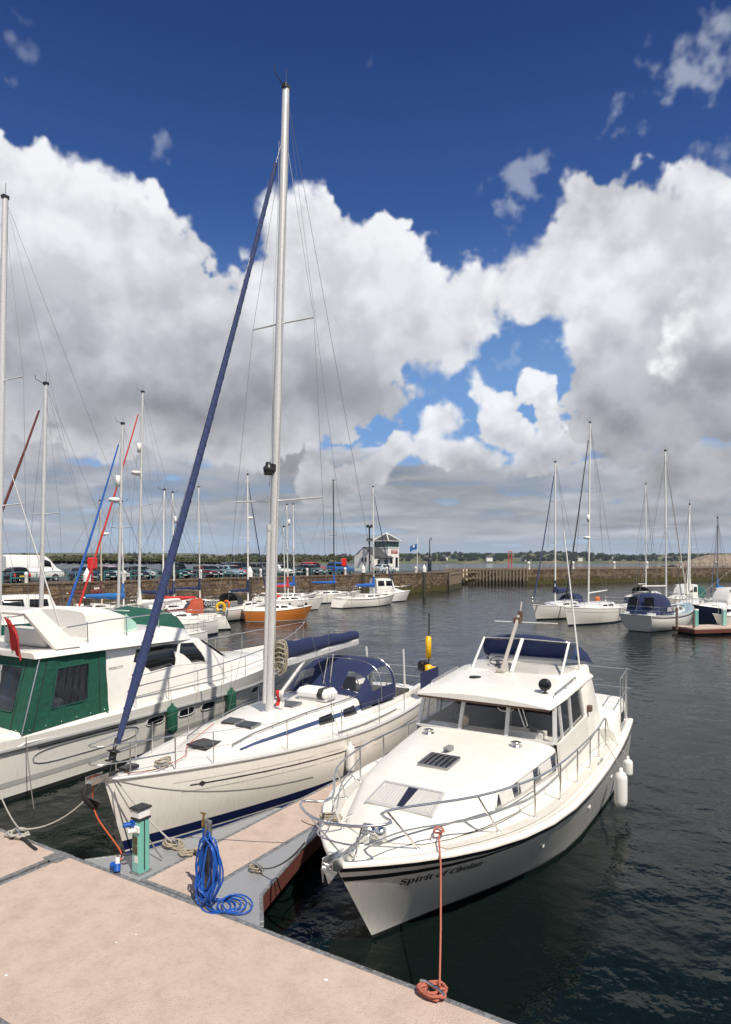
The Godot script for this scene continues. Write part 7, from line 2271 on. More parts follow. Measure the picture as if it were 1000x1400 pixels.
# ---------------------------------------------------------------- cars
# local z runs from the nose (z = 0) to the tail, x to the car's left-right, y up from the ground
func car(called: String, label: String, kind: String, paint: String, pos: Vector3, turn: float, group: String) -> Node3D:
	var o := thing(called, label, "van" if kind == "van" else "car", pos, turn, group)
	var D: Dictionary = {
		"hatch": {"L": 3.9, "w": 0.82, "body": [[0.0, 0.45, 0.62, 0.78], [0.15, 0.26, 0.74, 0.92], [0.95, 0.22, 0.88, 1.0], [1.5, 0.22, 0.94, 1.0], [3.4, 0.24, 0.96, 1.0], [3.9, 0.34, 0.88, 0.92]], "cab": [[1.05, 0.90, 0.74, 0.92], [1.75, 0.93, 0.62, 1.38], [2.6, 0.95, 0.62, 1.44], [3.35, 0.95, 0.60, 1.38], [3.82, 0.93, 0.70, 0.95]], "ax": [0.72, 3.2], "r": 0.30},
		"saloon": {"L": 4.4, "w": 0.85, "body": [[0.0, 0.42, 0.60, 0.8], [0.15, 0.26, 0.74, 0.93], [1.05, 0.22, 0.88, 1.0], [1.6, 0.22, 0.93, 1.0], [3.7, 0.24, 0.96, 1.0], [4.25, 0.28, 0.92, 0.96], [4.4, 0.4, 0.78, 0.9]], "cab": [[1.25, 0.90, 0.76, 0.92], [2.0, 0.93, 0.64, 1.36], [2.8, 0.95, 0.64, 1.42], [3.4, 0.95, 0.62, 1.36], [4.0, 0.95, 0.72, 0.98]], "ax": [0.85, 3.5], "r": 0.31},
		"suv": {"L": 4.4, "w": 0.88, "body": [[0.0, 0.55, 0.85, 0.85], [0.12, 0.34, 1.0, 0.96], [1.1, 0.32, 1.08, 1.0], [1.6, 0.32, 1.12, 1.0], [4.2, 0.34, 1.12, 1.0], [4.4, 0.45, 1.05, 0.96]], "cab": [[1.2, 1.06, 0.80, 1.08], [1.75, 1.1, 0.72, 1.68], [2.8, 1.1, 0.72, 1.76], [4.05, 1.1, 0.70, 1.72], [4.36, 1.1, 0.78, 1.12]], "ax": [0.85, 3.5], "r": 0.37},
		"van": {"L": 5.6, "w": 0.98, "body": [[0.0, 0.5, 0.85, 0.85], [0.12, 0.34, 1.0, 0.95], [0.7, 0.32, 1.25, 1.0], [1.0, 0.32, 1.32, 1.0], [5.5, 0.34, 1.35, 1.0], [5.6, 0.4, 1.3, 0.98]], "cab": [[0.75, 1.22, 0.90, 1.26], [1.5, 1.3, 0.80, 2.25], [2.0, 1.32, 0.84, 2.55], [5.4, 1.33, 0.84, 2.58], [5.58, 1.33, 0.86, 2.45]], "ax": [0.95, 4.5], "r": 0.36},
	}[kind]
	var w: float = D.w
	var st := mb(); smooth(st, 0)
	var rings := []
	for q in D.body:
		var r := PackedVector3Array()
		var y0: float = q[1]; var y1: float = q[2]; var ww: float = w * q[3]
		for p in [[0.92, y0], [1.0, y0 + 0.08], [1.0, lerpf(y0, y1, 0.6)], [0.95, y1 - 0.03], [0.85, y1], [0.0, y1 + 0.03], [-0.85, y1], [-0.95, y1 - 0.03], [-1.0, lerpf(y0, y1, 0.6)], [-1.0, y0 + 0.08], [-0.92, y0]]:
			r.append(Vector3(ww * p[0], p[1], q[0]))
		rings.append(r)
	loft(st, rings)
	smooth(st, 1); fan(st, rings[0], true); fan(st, rings[-1])
	build(st, "body", M[paint], o)
	var C := House.new(); C.crown = 0.04; C.cham = 0.10
	for q in D.cab: C.add(q[0], w * 0.95, q[1], q[2], q[3])
	st = mb(); house_shape(st, C); build(st, "cabin", M[paint], o)
	var zs: Array = C.z
	var n := zs.size()
	st = mb(); plate(st, [C.side(lerpf(zs[0], zs[1], 0.12), 0.96, 1.0) - Vector3(0.08, 0, 0), C.side(lerpf(zs[0], zs[1], 0.12), 0.96, -1.0) + Vector3(0.08, 0, 0), C.side(lerpf(zs[0], zs[1], 0.9), 0.98, -1.0) + Vector3(0.10, 0, 0), C.side(lerpf(zs[0], zs[1], 0.9), 0.98, 1.0) - Vector3(0.10, 0, 0)], 0.02, 0.035, Vector3(0, zs[1] - zs[0], -(C.yt[1] - C.yt[0])).normalized())
	build(st, "windscreen", M.tinted_glass, o)
	if kind != "van":
		st = mb(); plate(st, [C.side(lerpf(zs[n - 2], zs[n - 1], 0.1), 0.97, -1.0) + Vector3(0.10, 0, 0), C.side(lerpf(zs[n - 2], zs[n - 1], 0.1), 0.97, 1.0) - Vector3(0.10, 0, 0), C.side(lerpf(zs[n - 2], zs[n - 1], 0.75), 0.97, 1.0) - Vector3(0.08, 0, 0), C.side(lerpf(zs[n - 2], zs[n - 1], 0.75), 0.97, -1.0) + Vector3(0.08, 0, 0)], 0.02, 0.035, Vector3(0, zs[n - 1] - zs[n - 2], C.yt[n - 2] - C.yt[n - 1]).normalized())
		build(st, "rear_window", M.tinted_glass, o)
	var wins := [[lerpf(zs[0], zs[1], 0.75), lerpf(zs[1], zs[2], 0.75)], [lerpf(zs[1], zs[2], 0.85), zs[3] - 0.02]]
	if kind == "van": wins = [[lerpf(zs[0], zs[1], 0.7), zs[2] + 0.1]]
	for s in [-1.0, 1.0]:
		for q in wins:
			st = mb(); side_pane(st, C, [[q[0], 0.12], [q[0] + 0.12, 0.74 if kind != "van" else 0.72], [q[1], 0.80 if kind != "van" else 0.66], [q[1], 0.12]], s, 0.012, 0.004)
			build(st, "side_window", M.tinted_glass, o)
		st = mb(); box(st, Vector3(s * (w * 0.95 + 0.10), C.yb[0] + 0.12, zs[0] + 0.55), Vector3(0.18, 0.13, 0.1)); build(st, "mirror", M[paint], o)
		var hy: float = (D.body[1][1] + D.body[1][2]) * 0.5 + 0.10
		st = mb(); box(st, Vector3(s * w * 0.66, hy, 0.045), Vector3(0.34, 0.15, 0.10), Basis.IDENTITY, 0.03); build(st, "headlight", M.headlamp, o)
		st = mb(); box(st, Vector3(s * w * 0.80, hy + 0.12, D.L - 0.02), Vector3(0.16, 0.32, 0.06)); build(st, "tail_light", M.red_plastic, o)
		for z in D.ax:
			st = mb(); lathe(st, [Vector2(D.r * 0.62, -0.10), Vector2(D.r * 0.95, -0.10), Vector2(D.r, -0.06), Vector2(D.r, 0.06), Vector2(D.r * 0.95, 0.10), Vector2(D.r * 0.62, 0.10)], 16, Transform3D(Basis(Vector3.BACK, PI / 2), Vector3(s * (w - 0.06), D.r, z)))
			var t := build(st, "wheel", M.tyre, o)
			st = mb(); lathe(st, [Vector2(0.001, 0.075), Vector2(D.r * 0.2, 0.08), Vector2(D.r * 0.55, 0.06), Vector2(D.r * 0.64, 0.09)], 10, Transform3D(Basis(Vector3.BACK, -s * PI / 2), Vector3(s * (w - 0.06), D.r, z)))
			build(st, "rim", M.rim_alloy, t)
	st = mb(); box(st, Vector3(0, (D.body[1][1] + D.body[1][2]) * 0.5 + 0.08, 0.02), Vector3(w * 0.8, 0.12, 0.08)); build(st, "grille", M.black_plastic, o)
	st = mb(); box(st, Vector3(0, D.body[1][1] + 0.14, -0.0), Vector3(w * 1.7, 0.16, 0.14), Basis.IDENTITY, 0.05); build(st, "bumper", M.grey_plastic if kind in ["van", "suv"] else M[paint], o)
	st = mb(); box(st, Vector3(0, D.body[1][1] + 0.16, -0.075), Vector3(0.5, 0.11, 0.02)); build(st, "number_plate", M.plate_white, o)
	st = mb(); box(st, Vector3(0, D.body[1][1] + 0.35, D.L + 0.01), Vector3(0.5, 0.11, 0.02)); build(st, "number_plate", M.plate_yellow, o)
	return o

func car_park() -> void:
	# noses to the water: local -z (nose) towards the quay edge
	var row := [
		["hatch", "car_white", 54.3, 2.2, 0, "white car nose to the quay at the far left edge"],
		["hatch", "car_black", 57.0, 2.2, 1, "black hatchback parked tail to the water in front of the white van"],
		["van", "car_white", 62.4, 6.4, 2, "white high-roofed van parked along the quay at the left"],
		["saloon", "car_navy", 64.0, 2.4, 0, "dark blue saloon just right of the white van"],
		["hatch", "car_black", 65.8, 2.3, 0, "black hatchback behind the red lifebuoy housing"],
		["saloon", "car_silver", 67.2, 2.6, 0, "silver saloon third right of the red lifebuoy housing"],
		["hatch", "car_black", 69.6, 2.3, 0, "black hatchback between two silver saloons"],
		["saloon", "car_silver", 72.0, 5.2, 0, "pale silver saloon set back between dark cars"],
		["hatch", "car_green", 74.4, 2.2, 0, "small silver hatchback in front of the black four-wheel drive"],
		["suv", "car_black", 76.0, 4.0, 0, "black four-wheel drive standing above its neighbours behind the navy genoa"],
		["hatch", "car_maroon", 78.6, 2.3, 0, "maroon hatchback left of the steel blue people carrier"],
		["saloon", "car_black", 80.4, 3.4, 0, "black saloon beside the steel blue people carrier"],
		["hatch", "car_steel", 82.6, 2.4, 0, "steel blue people carrier nose to the railing"],
		["saloon", "car_red", 85.0, 4.4, 0, "red saloon right of the steel blue people carrier"],
		["suv", "car_navy", 86.6, 6.5, 0, "dark navy four-wheel drive behind the red saloon"],
		["suv", "car_grey", 88.6, 3.0, 0, "dark grey four-wheel drive left of the yacht's mast"],
		["hatch", "car_white", 91.0, 2.4, 0, "white hatchback close behind the yacht's mast"],
		["suv", "car_black", 93.4, 3.4, 0, "black four-wheel drive just right of the yacht's mast"],
		["hatch", "car_black", 95.8, 2.3, 0, "black hatchback two right of the yacht's mast"],
		["saloon", "car_grey", 98.0, 3.0, 0, "dark grey saloon left of the red pickup"],
		["suv", "car_red", 101.0, 6.0, 0, "red four-wheel drive left of the bright blue van"],
		["suv", "car_blue", 103.6, 3.0, 2, "bright blue people carrier parked lengthways left of the tower"],
		["saloon", "car_silver", 114.0, 3.2, 2, "silver saloon parked in front of the control tower"],
		["hatch", "car_red", 70.8, 9.5, 0, "red hatchback in the second row behind the silver saloon"],
		["saloon", "car_black", 68.2, 9.5, 0, "black saloon in the second row left of the red hatchback"],
		["suv", "car_green", 90.0, 9.5, 0, "dark green four-wheel drive in the second row by the yacht's mast"],
		["hatch", "car_silver", 96.6, 9.8, 0, "silver hatchback in the second row left of the red four-wheel drive"]]
	for q in row:
		var turn := Q_TURN + PI
		if q[4] == 1: turn = Q_TURN
		if q[4] == 2: turn = Q_TURN - PI / 2.0
		turn += rng.randf_range(-0.04, 0.04)
		var p := quay_point(q[2], q[3] - (0.0 if q[4] == 0 else 0.0))
		if q[4] == 1: p = quay_point(q[2], q[3] + 3.9)
		car("parked_van" if q[0] == "van" else "parked_car", q[5], q[0], q[1], p, turn, "vehicles parked along the quay")

# ---------------------------------------------------------------- the other boats
# a small motor boat with a wheelhouse; z aft from the bow tip
func cruiser(called: String, label: String, category: String, group: String, pos: Vector3, turn: float, c: Dictionary) -> Node3D:
	var o := thing(called, label, category, pos, turn, group)
	var H := Hull.new()
	for k in c.H: H.set(k, c.H[k])
	hull_parts(H, o, c)
	var L := H.L
	var T := House.new(); T.crown = 0.06
	for k in [0.0, 0.3, 0.7, 1.0]:
		var z: float = lerpf(0.14, c.get("wh_a", 0.45), k) * L
		T.add(z, H.half(z / L) * 0.72, H.sheer(z / L) - 0.02, H.half(z / L) * 0.62, H.sheer(z / L) + c.get("cuddy", 0.45) * smoothstep(-0.1, 0.8, k))
	var st := mb(); house_shape(st, T); build(st, "foredeck_cabin", M[c.get("cabin", "gelcoat")], o)
	var W := House.new(); W.crown = 0.07
	var a: float = c.get("wh_a", 0.45) * L; var b: float = c.get("wh_b", 0.72) * L
	var hw: float = H.half(a / L + 0.1) * c.get("wh_w", 0.74)
	var y0 := H.sheer(0.5) - 0.02
	var h: float = c.get("wh_h", 1.5)
	for q in [[a - 0.15, 0.9, 0.42 * h], [a + 0.30, 0.92, h], [lerpf(a, b, 0.6), 0.92, h + 0.03], [b, 0.92, h]]: W.add(q[0], hw, y0, hw * q[1], y0 + q[2])
	st = mb(); house_shape(st, W); build(st, "wheelhouse", M[c.get("cabin", "gelcoat")], o)
	for s in [-1.0, 1.0]:
		for q in [[0.10, 0.46], [0.52, 0.92]]:
			st = mb(); side_pane(st, W, [[lerpf(a, b, q[0]) + 0.05, 0.52], [lerpf(a, b, q[0]) + 0.16, 0.88], [lerpf(a, b, q[1]), 0.88], [lerpf(a, b, q[1]), 0.52]], s)
			build(st, "window", M.dark_glass, o)
	for s in [-1.0, 0.0, 1.0]:
		st = mb()
		var u := Vector3(0, y0 + h * 0.54, a - 0.02); var v := Vector3(0, y0 + h * 0.94, a + 0.27)
		var xw := hw * 0.27
		plate(st, [u + Vector3(s * hw * 0.6 - xw, 0, 0), v + Vector3(s * hw * 0.6 - xw, 0, 0), v + Vector3(s * hw * 0.6 + xw, 0, 0), u + Vector3(s * hw * 0.6 + xw, 0, 0)], 0.015, 0.012, Vector3(0, 0.45, -0.9).normalized())
		build(st, "windscreen", M.dark_glass, o)
	st = mb()
	tube(st, curve([H.edge(0.45, -1.0, -0.05, 0.0), H.edge(0.40, -1.0, -0.05, 0.55), H.edge(0.15, -1.0, -0.05, 0.6), Vector3(0, H.sb + 0.6, -0.05), H.edge(0.15, 1.0, -0.05, 0.6), H.edge(0.40, 1.0, -0.05, 0.55), H.edge(0.45, 1.0, -0.05, 0.0)], 4), 0.02, 5)
	for s in [-1.0, 1.0]:
		for t in [0.12, 0.27]: bar(st, H.edge(t, s, -0.05), H.edge(t, s, -0.05, 0.58), 0.016, 5)
	build(st, "bow_rail", M.steel, o)
	st = mb(); box(st, Vector3(0, H.sheer(0.85) - 0.35, lerpf(b, L, 0.5)), Vector3(H.B * 0.72, 0.1, L - b - 0.4)); build(st, "cockpit_sole", M.grey_plastic, o)
	if c.has("canopy"):
		st = mb(); smooth(st, 0)
		var rings := []
		for q in [[b - 0.02, 1.0], [lerpf(b, L, 0.4), 1.0], [lerpf(b, L, 0.78), 0.92], [lerpf(b, L, 0.92), 0.35]]:
			var r := PackedVector3Array()
			for j in 9:
				var g := PI * j / 8.0
				r.append(Vector3(cos(g) * hw * 1.02, y0 + 0.12 + (h - 0.12) * q[1] * pow(sin(g), 0.5), q[0]))
			rings.append(r)
		loft(st, rings); build(st, "canopy", M[c.canopy], o)
	if c.get("aerial", true):
		st = mb(); bar(st, Vector3(hw * 0.5, y0 + h, b - 0.3), Vector3(hw * 0.5, y0 + h + 1.6, b), 0.016, 4); build(st, "aerial", M.white_plastic, o)
	if c.has("mast"):
		st = mb(); bar(st, Vector3(0, y0 + h, lerpf(a, b, 0.7)), Vector3(0, c.mast, lerpf(a, b, 0.7) + 0.1), 0.06, 6); build(st, "mast", M.white_spar, o)
		stay(o, "stay", Vector3(0, c.mast, lerpf(a, b, 0.7) + 0.1), Vector3(0, H.sb, 0.2), 0.008)
	return o

func bt(beta: float) -> float: return -deg_to_rad(beta)      # turn for a boat whose bow points at this bearing, 0 = away, 90 = right

func other_boats() -> void:
	var G := "yachts moored across the harbour"
	var yh := {"L": 9.6, "B": 3.2, "sb": 1.35, "sm": 1.05, "ss": 1.0, "over": 0.9, "srake": -0.35, "p": 2.0, "wb": 0.72, "cb": 0.6, "cm": 0.15, "cs": 0.3, "ex": 1.8}
	var mk := func(over: Dictionary) -> Dictionary:
		var d := yh.duplicate(); d.merge(over, true); return d
	# right-hand group
	sailboat("sailing_yacht", "white yacht with rolled blue genoa, leftmost of the group on the right", G, at(14.2, 56.0), bt(-135), {"H": mk.call({"L": 9.6}), "boot": "black_stripe", "mast_h": 13.9, "lean": 0.06, "furl": "furl_navy", "cover": "navy_cloth", "cover_k": 1.5, "hood": "navy_cloth", "spreaders": [[0.42, 0.75], [0.72, 0.6]], "wire_r": 0.012, "boom_up": 0.8})
	sailboat("sailing_yacht", "white yacht with rolled black genoa and bare boom, second of the group on the right", G, at(15.4, 51.0), bt(-138), {"H": mk.call({"L": 11.2, "B": 3.6, "sb": 1.5, "sm": 1.2, "ss": 1.15}), "boot": "navy_stripe", "stripe": "grey_band", "stripe_a": 0.30, "stripe_b": 0.34, "mast_h": 16.5, "lean": -0.08, "furl": "black_cloth", "spreaders": [[0.36, 1.0], [0.62, 0.8]], "wire_r": 0.012, "extras": [["radar", 7.0], ["reflector", 8.6]], "panes": [[0.45, 0.62], [0.68, 0.9]]})
	# small boat with dark canopy between them
	sailboat("sailing_yacht", "dark hulled yacht, its mast between the second yacht and the navy tented one", G, at(35.6, 80.6), bt(38), {"H": mk.call({"L": 9.0}), "hull": "navy_hull", "mast_h": 14.0, "hood": "black_cloth", "spreaders": [[0.5, 0.8]], "wire_r": 0.014, "mast_z": 0.5})
	var dr := sailboat("sailing_yacht", "white round-sterned yacht with navy cockpit tent and name dodger, stern towards the viewer", G, at(26.6, 54.2), bt(46), {"H": mk.call({"L": 10.2, "B": 3.5, "sb": 1.7, "sm": 1.15, "ss": 1.25, "wb": 0.66, "over": 1.0, "srake": 0.9, "cm": 0.3, "cs": 0.75, "ex": 2.4, "p": 2.3}), "hull": "gelcoat", "stripe": "navy_stripe", "stripe_a": 0.10, "stripe_b": 0.2, "deck": "pale_blue_deck", "boot_h": 0.05, "mast_h": 13.6, "mast_z": 0.45, "boom": 0.42, "boom_up": 1.4, "spreaders": [[0.5, 0.85]], "wire_r": 0.012, "cabin_a": 0.3, "cabin_b": 0.6, "cabin_h": 0.6, "furl": "cream_cloth", "furl_r": 0.06})
	var st := mb(); smooth(st, 0)
	var rings := []
	for q in [[6.5, 0.75], [6.8, 0.96], [7.8, 1.0], [8.9, 0.95], [9.08, 0.0]]:
		var r := PackedVector3Array()
		for j in 9:
			var g := PI * j / 8.0
			r.append(Vector3(cos(g) * 1.16, 1.15 + 1.6 * q[1] * pow(sin(g), 0.4), q[0]))
		rings.append(r)
	loft(st, rings)
	var tent := build(st, "cockpit_tent", M.navy_cloth, dr)
	for q in [[-0.9, -0.25], [0.2, 0.9]]:
		st = mb(); plate(st, [Vector3(q[0], 1.75, 9.07), Vector3(q[1], 1.75, 9.07), Vector3(q[1], 2.45, 9.03), Vector3(q[0], 2.45, 9.03)], 0.01, 0.0, Vector3(0, 0, 1)); build(st, "clear_window", M.tinted_glass, tent)
	st = mb(); box(st, Vector3(1.50, 1.58, 7.4), Vector3(0.03, 0.55, 1.9)); var dg := build(st, "name_dodger", M.navy_cloth, dr)
	build(letters("DRIFTER", "Droid Sans", 0.30, func(x, y): return Vector3(1.525, 1.45 + y, 8.2 - x), 0.0, true), "lettering", M.letter_white, dg)
	cruiser("fishing_boat", "white wheelhouse fishing boat with dark blue hull right of the round-sterned yacht", "motor boat", "small motor boats on the right", at(27.2, 55.5), bt(-105), {"H": mk.call({"L": 7.4, "B": 2.7, "sb": 1.5, "sm": 1.0, "ss": 1.0, "wb": 0.85, "srake": 0.1, "cs": 0.1}), "hull": "navy_hull", "wh_h": 1.75, "mast": 4.6})
	sailboat("sailing_yacht", "small ketch with white furled jib and cream boom behind the fishing boat", G, at(28.3, 58.0), bt(-150), {"H": mk.call({"L": 8.6, "B": 2.9}), "hull": "gelcoat", "mast_h": 10.3, "furl": "white_cloth", "cover": "white_cloth", "wire_r": 0.012, "spreaders": [[0.55, 0.6]]})
	sailboat("sailing_yacht", "small white yacht with grey mast near the right edge", G, at(33.5, 64.0), bt(-140), {"H": mk.call({"L": 7.6, "B": 2.6, "sb": 1.2, "sm": 0.95, "ss": 0.9}), "mast_h": 9.4, "cover": "bright_blue_cloth", "wire_r": 0.012, "spar": "dull_steel", "furl": "furl_navy", "furl_r": 0.05, "spreaders": [[0.55, 0.6]]})
	cruiser("day_boat", "white cabin boat cut by the right edge beside the pontoon", "motor boat", "small motor boats on the right", at(25.0, 47.4), bt(-100), {"H": mk.call({"L": 6.6, "B": 2.4, "sb": 1.3, "sm": 1.0, "ss": 0.95, "wb": 0.88, "srake": 0.1, "cs": 0.1}), "wh_h": 1.4, "boot": "navy_stripe", "aerial": false})
	cruiser("day_boat", "dark green canopied cabin boat left of the fishing boat", "motor boat", "small motor boats on the right", at(30.8, 68.0), bt(-120), {"H": mk.call({"L": 6.2, "B": 2.4, "sb": 1.3, "sm": 0.95, "ss": 0.95, "wb": 0.88, "srake": 0.1, "cs": 0.1}), "wh_h": 1.6, "canopy": "teal_cloth", "cabin": "gelcoat"})
	# boat rubber dinghy with orange jacket behind the second yacht
	var rd := thing("tender", "black inflatable tender with an orange lifejacket behind the second yacht", "dinghy", at(21.5, 61.0, 0.9), bt(-60))
	st = mb(); tube(st, curve([Vector3(-0.7, 0, 1.6), Vector3(-0.7, 0.0, -0.6), Vector3(-0.4, 0.1, -1.5), Vector3(0.4, 0.1, -1.5), Vector3(0.7, 0, -0.6), Vector3(0.7, 0, 1.6)], 5), 0.26, 8); build(st, "tube", M.black_cloth, rd)
	st = mb(); box(st, Vector3(0, 0.45, 0), Vector3(0.7, 0.8, 0.4), Basis.IDENTITY, 0.1); build(st, "lifejacket", M.orange_plastic, rd)
	# pontoon on the right with posts and pedestals
	var rp := thing("right_pontoon", "brown edged pontoon at the right edge beside the round-sterned yacht", "pontoon", at(22.2, 46.0, 0), -deg_to_rad(-14.0))
	st = mb(); box(st, Vector3(7.0, 0.44, 0), Vector3(14.0, 0.10, 2.2)); build(st, "deck_panel", M.pontoon_deck, rp)
	st = mb(); box(st, Vector3(7.0, 0.26, 0), Vector3(14.06, 0.26, 2.26)); build(st, "fascia", M.fascia_red, rp)
	for k in 5:
		st = mb(); box(st, Vector3(1.3 + k * 2.8, 0.0, 0), Vector3(2.0, 0.34, 1.9)); build(st, "float", M.fascia_dark, rp)
	for q in [[23.4, 46.6, "turquoise"], [25.6, 47.0, "turquoise_light"]]:
		var o := thing("service_pedestal", "small turquoise pedestal on the right pontoon, %s" % ["nearer the round-sterned yacht", "nearer the right edge"][0 if q[0] < 24 else 1], "service pedestal", at(q[0], q[1], 0.49))
		st = mb(); box(st, Vector3(0, 0.55, 0), Vector3(0.24, 1.1, 0.24), Basis.IDENTITY, 0.02); build(st, "body", M[q[2]], o)
		st = mb(); box(st, Vector3(0, 1.15, 0), Vector3(0.26, 0.12, 0.26)); build(st, "lamp_head", M.lamp_white, o)
	for q in [[21.9, 46.3, 1.5], [22.6, 45.3, 1.2]]:
		var o := thing("pontoon_post", "short grey post at the end of the right pontoon, %s one" % ("taller" if q[2] > 1.3 else "shorter"), "post", at(q[0], q[1], 0.3))
		st = mb(); bar(st, Vector3.ZERO, Vector3(0, q[2], 0), 0.09, 8); build(st, "shaft", M.timber, o)
	# left-hand group, bows towards the viewer behind the motor yacht
	var GL := "yachts moored below the stone quay"
	var big := sailboat("sailing_yacht", "tall white masted yacht hidden behind the motor yacht at the left edge", GL, at(-13.55, 16.0), bt(-150), {"H": mk.call({"L": 12.4, "B": 3.5, "sb": 1.5, "sm": 1.2, "ss": 1.15}), "mast_h": 16.2, "mast_r": 0.11, "lean": -0.2, "spreaders": [[0.36, 1.1], [0.62, 0.9]], "furl": "white_cloth", "furl_r": 0.05, "wire_r": 0.006, "spar": "spar", "mast_z": 0.375})
	var gt := thing("green_boat_cover", "green tent cover stretched over the cockpit of the hidden yacht", "cover", at(-8.9, 23.7, 1.2), bt(-150))
	st = mb(); smooth(st, 0)
	rings = []
	for q in [[-2.4, 0.55, 0.7], [-2.0, 0.95, 1.5], [0.4, 1.0, 2.0], [2.0, 1.0, 1.75], [2.3, 1.0, 0.5]]:
		var r := PackedVector3Array()
		for j in 11:
			var g := PI * j / 10.0
			r.append(Vector3(cos(g) * 1.5 * q[1], 0.3 + q[2] * pow(sin(g), 0.7), q[0]))
		rings.append(r)
	loft(st, rings); build(st, "canvas", M.green_cloth, gt)
	sailboat("sailing_yacht", "yacht with rolled maroon genoa near the left edge", GL, at(-14.76, 22.5), bt(-150), {"H": mk.call({"L": 9.8}), "mast_h": 12.1, "furl": "brown_cloth", "lean": -0.15, "spreaders": [[0.52, 0.85]], "wire_r": 0.007, "spar": "spar", "mast_r": 0.09})
	sailboat("sailing_yacht", "yacht with rolled bright blue genoa behind the motor yacht's flybridge", GL, at(-14.8, 31.4), bt(-150), {"H": mk.call({"L": 9.0}), "mast_h": 12.3, "furl": "blue_cloth", "lean": -0.22, "spreaders": [[0.5, 0.8]], "wire_r": 0.008, "spar": "spar", "mast_r": 0.085, "extras": [["radar", 8.3], ["reflector", 9.3]], "hood": "navy_cloth"})
	sailboat("sailing_yacht", "yacht with rolled red genoa and white radar dome behind the motor yacht", GL, at(-16.64, 37.2), bt(-150), {"H": mk.call({"L": 10.6, "B": 3.4}), "mast_h": 15.7, "mast_z": 0.45, "furl": "red_cloth", "lean": -0.22, "spreaders": [[0.5, 0.9]], "wire_r": 0.008, "spar": "spar", "mast_r": 0.09, "extras": [["radar", 10.6], ["reflector", 12.2]], "cover": "white_cloth"})
	cruiser("cabin_cruiser", "white cabin cruiser with green hull below the stone quay at the left", "motor boat", "motor boats below the quay", at(-18.7, 45.2), bt(60), {"H": mk.call({"L": 8.0, "B": 2.9, "sb": 1.5, "sm": 1.15, "ss": 1.15, "wb": 0.86, "srake": 0.1, "cs": 0.1}), "hull": "green_hull", "wh_h": 1.7, "wh_a": 0.3, "wh_b": 0.72, "aerial": false})
	sailboat("sailing_yacht", "small yacht with cream mast and radar scanner right of the red lifebuoy housing", GL, at(-19.8, 58.1), bt(57), {"H": mk.call({"L": 8.2, "B": 2.7}), "mast_h": 10.2, "spar": "pale_timber", "extras": [["radar", 7.4]], "cover": "brown_cloth", "cover_k": 1.3, "wire_r": 0.01, "spreaders": [[0.6, 0.5]]})
	var rh := sailboat("sailing_yacht", "white yacht with rust red spray hood and yellow lifebuoy below the quay", GL, at(-17.2, 46.1), bt(244), {"H": mk.call({"L": 7.2, "B": 2.7, "sb": 1.3, "sm": 1.0, "ss": 1.0, "srake": -0.7}), "boot": "black_stripe", "mast_h": 10.2, "hood": "rust_cloth", "hood_k": 1.5, "cover": "red_cloth", "wire_r": 0.01, "lean": 0.05, "stripe": "grey_band", "stripe_a": 0.12, "stripe_b": 0.15})
	sailboat("sailing_yacht", "yacht with white mast and small flag above the silver car, navy boom cover", GL, at(-13.2, 58.0), bt(60), {"H": mk.call({"L": 9.0}), "hull": "red_hull", "mast_h": 10.9, "cover": "navy_cloth", "cover_k": 1.4, "wire_r": 0.011, "extras": [["reflector", 8.6]]})
	sailboat("sailing_yacht", "yacht with red hull band and bright blue boom cover below the quay", GL, at(-15.6, 52.0), bt(58), {"H": mk.call({"L": 8.4, "B": 2.8}), "hull": "red_hull", "mast_h": 9.6, "cover": "bright_blue_cloth", "cover_k": 1.5, "wire_r": 0.01})
	var qu := sailboat("sailing_yacht", "cream hulled yacht with black name dodger across its stern and blue furled jib", GL, at(-9.4, 63.4), bt(20), {"H": mk.call({"L": 9.4, "B": 3.1, "srake": 0.5, "cs": 0.6, "ex": 2.2}), "hull": "cream_hull", "mast_h": 12.9, "lean": 0.05, "furl": "furl_navy", "furl_r": 0.06, "cover": "navy_cloth", "hood": "black_cloth", "hood_k": 1.4, "wire_r": 0.011, "extras": [["radar", 9.0]]})
	st = mb(); box(st, Vector3(0, 1.45, 9.5), Vector3(1.9, 0.62, 0.04)); var qd := build(st, "name_dodger", M.black_cloth, qu)
	build(letters("QUERCIA", "Droid Sans", 0.30, func(x, y): return Vector3(-0.78 + x, 1.34 + y, 9.525), 0.0, true), "lettering", M.letter_white, qd)
	for x in [-1.25, 1.25]:
		var lb := thing("horseshoe_buoy", "orange horseshoe buoy on the black dodger yacht's stern rail, %s side" % ("port" if x < 0 else "starboard"), "lifebuoy", qu.transform * Vector3(x, 1.5, 9.4), bt(20))
		st = mb(); tube(st, curve([Vector3(-0.2, -0.25, 0), Vector3(-0.25, 0.1, 0), Vector3(0, 0.3, 0), Vector3(0.25, 0.1, 0), Vector3(0.2, -0.25, 0)], 4), 0.09, 7); build(st, "float", M.orange_plastic, lb)
	var yb := thing("horseshoe_buoy", "yellow horseshoe buoy on the rust hooded yacht's stern rail", "lifebuoy", rh.transform * Vector3(-0.85, 1.7, 6.9), 0.2)
	st = mb(); tube(st, curve([Vector3(-0.2, -0.28, 0), Vector3(-0.27, 0.1, 0), Vector3(0, 0.32, 0), Vector3(0.27, 0.1, 0), Vector3(0.2, -0.28, 0)], 4), 0.11, 7); build(st, "float", M.yellow_plastic, yb)
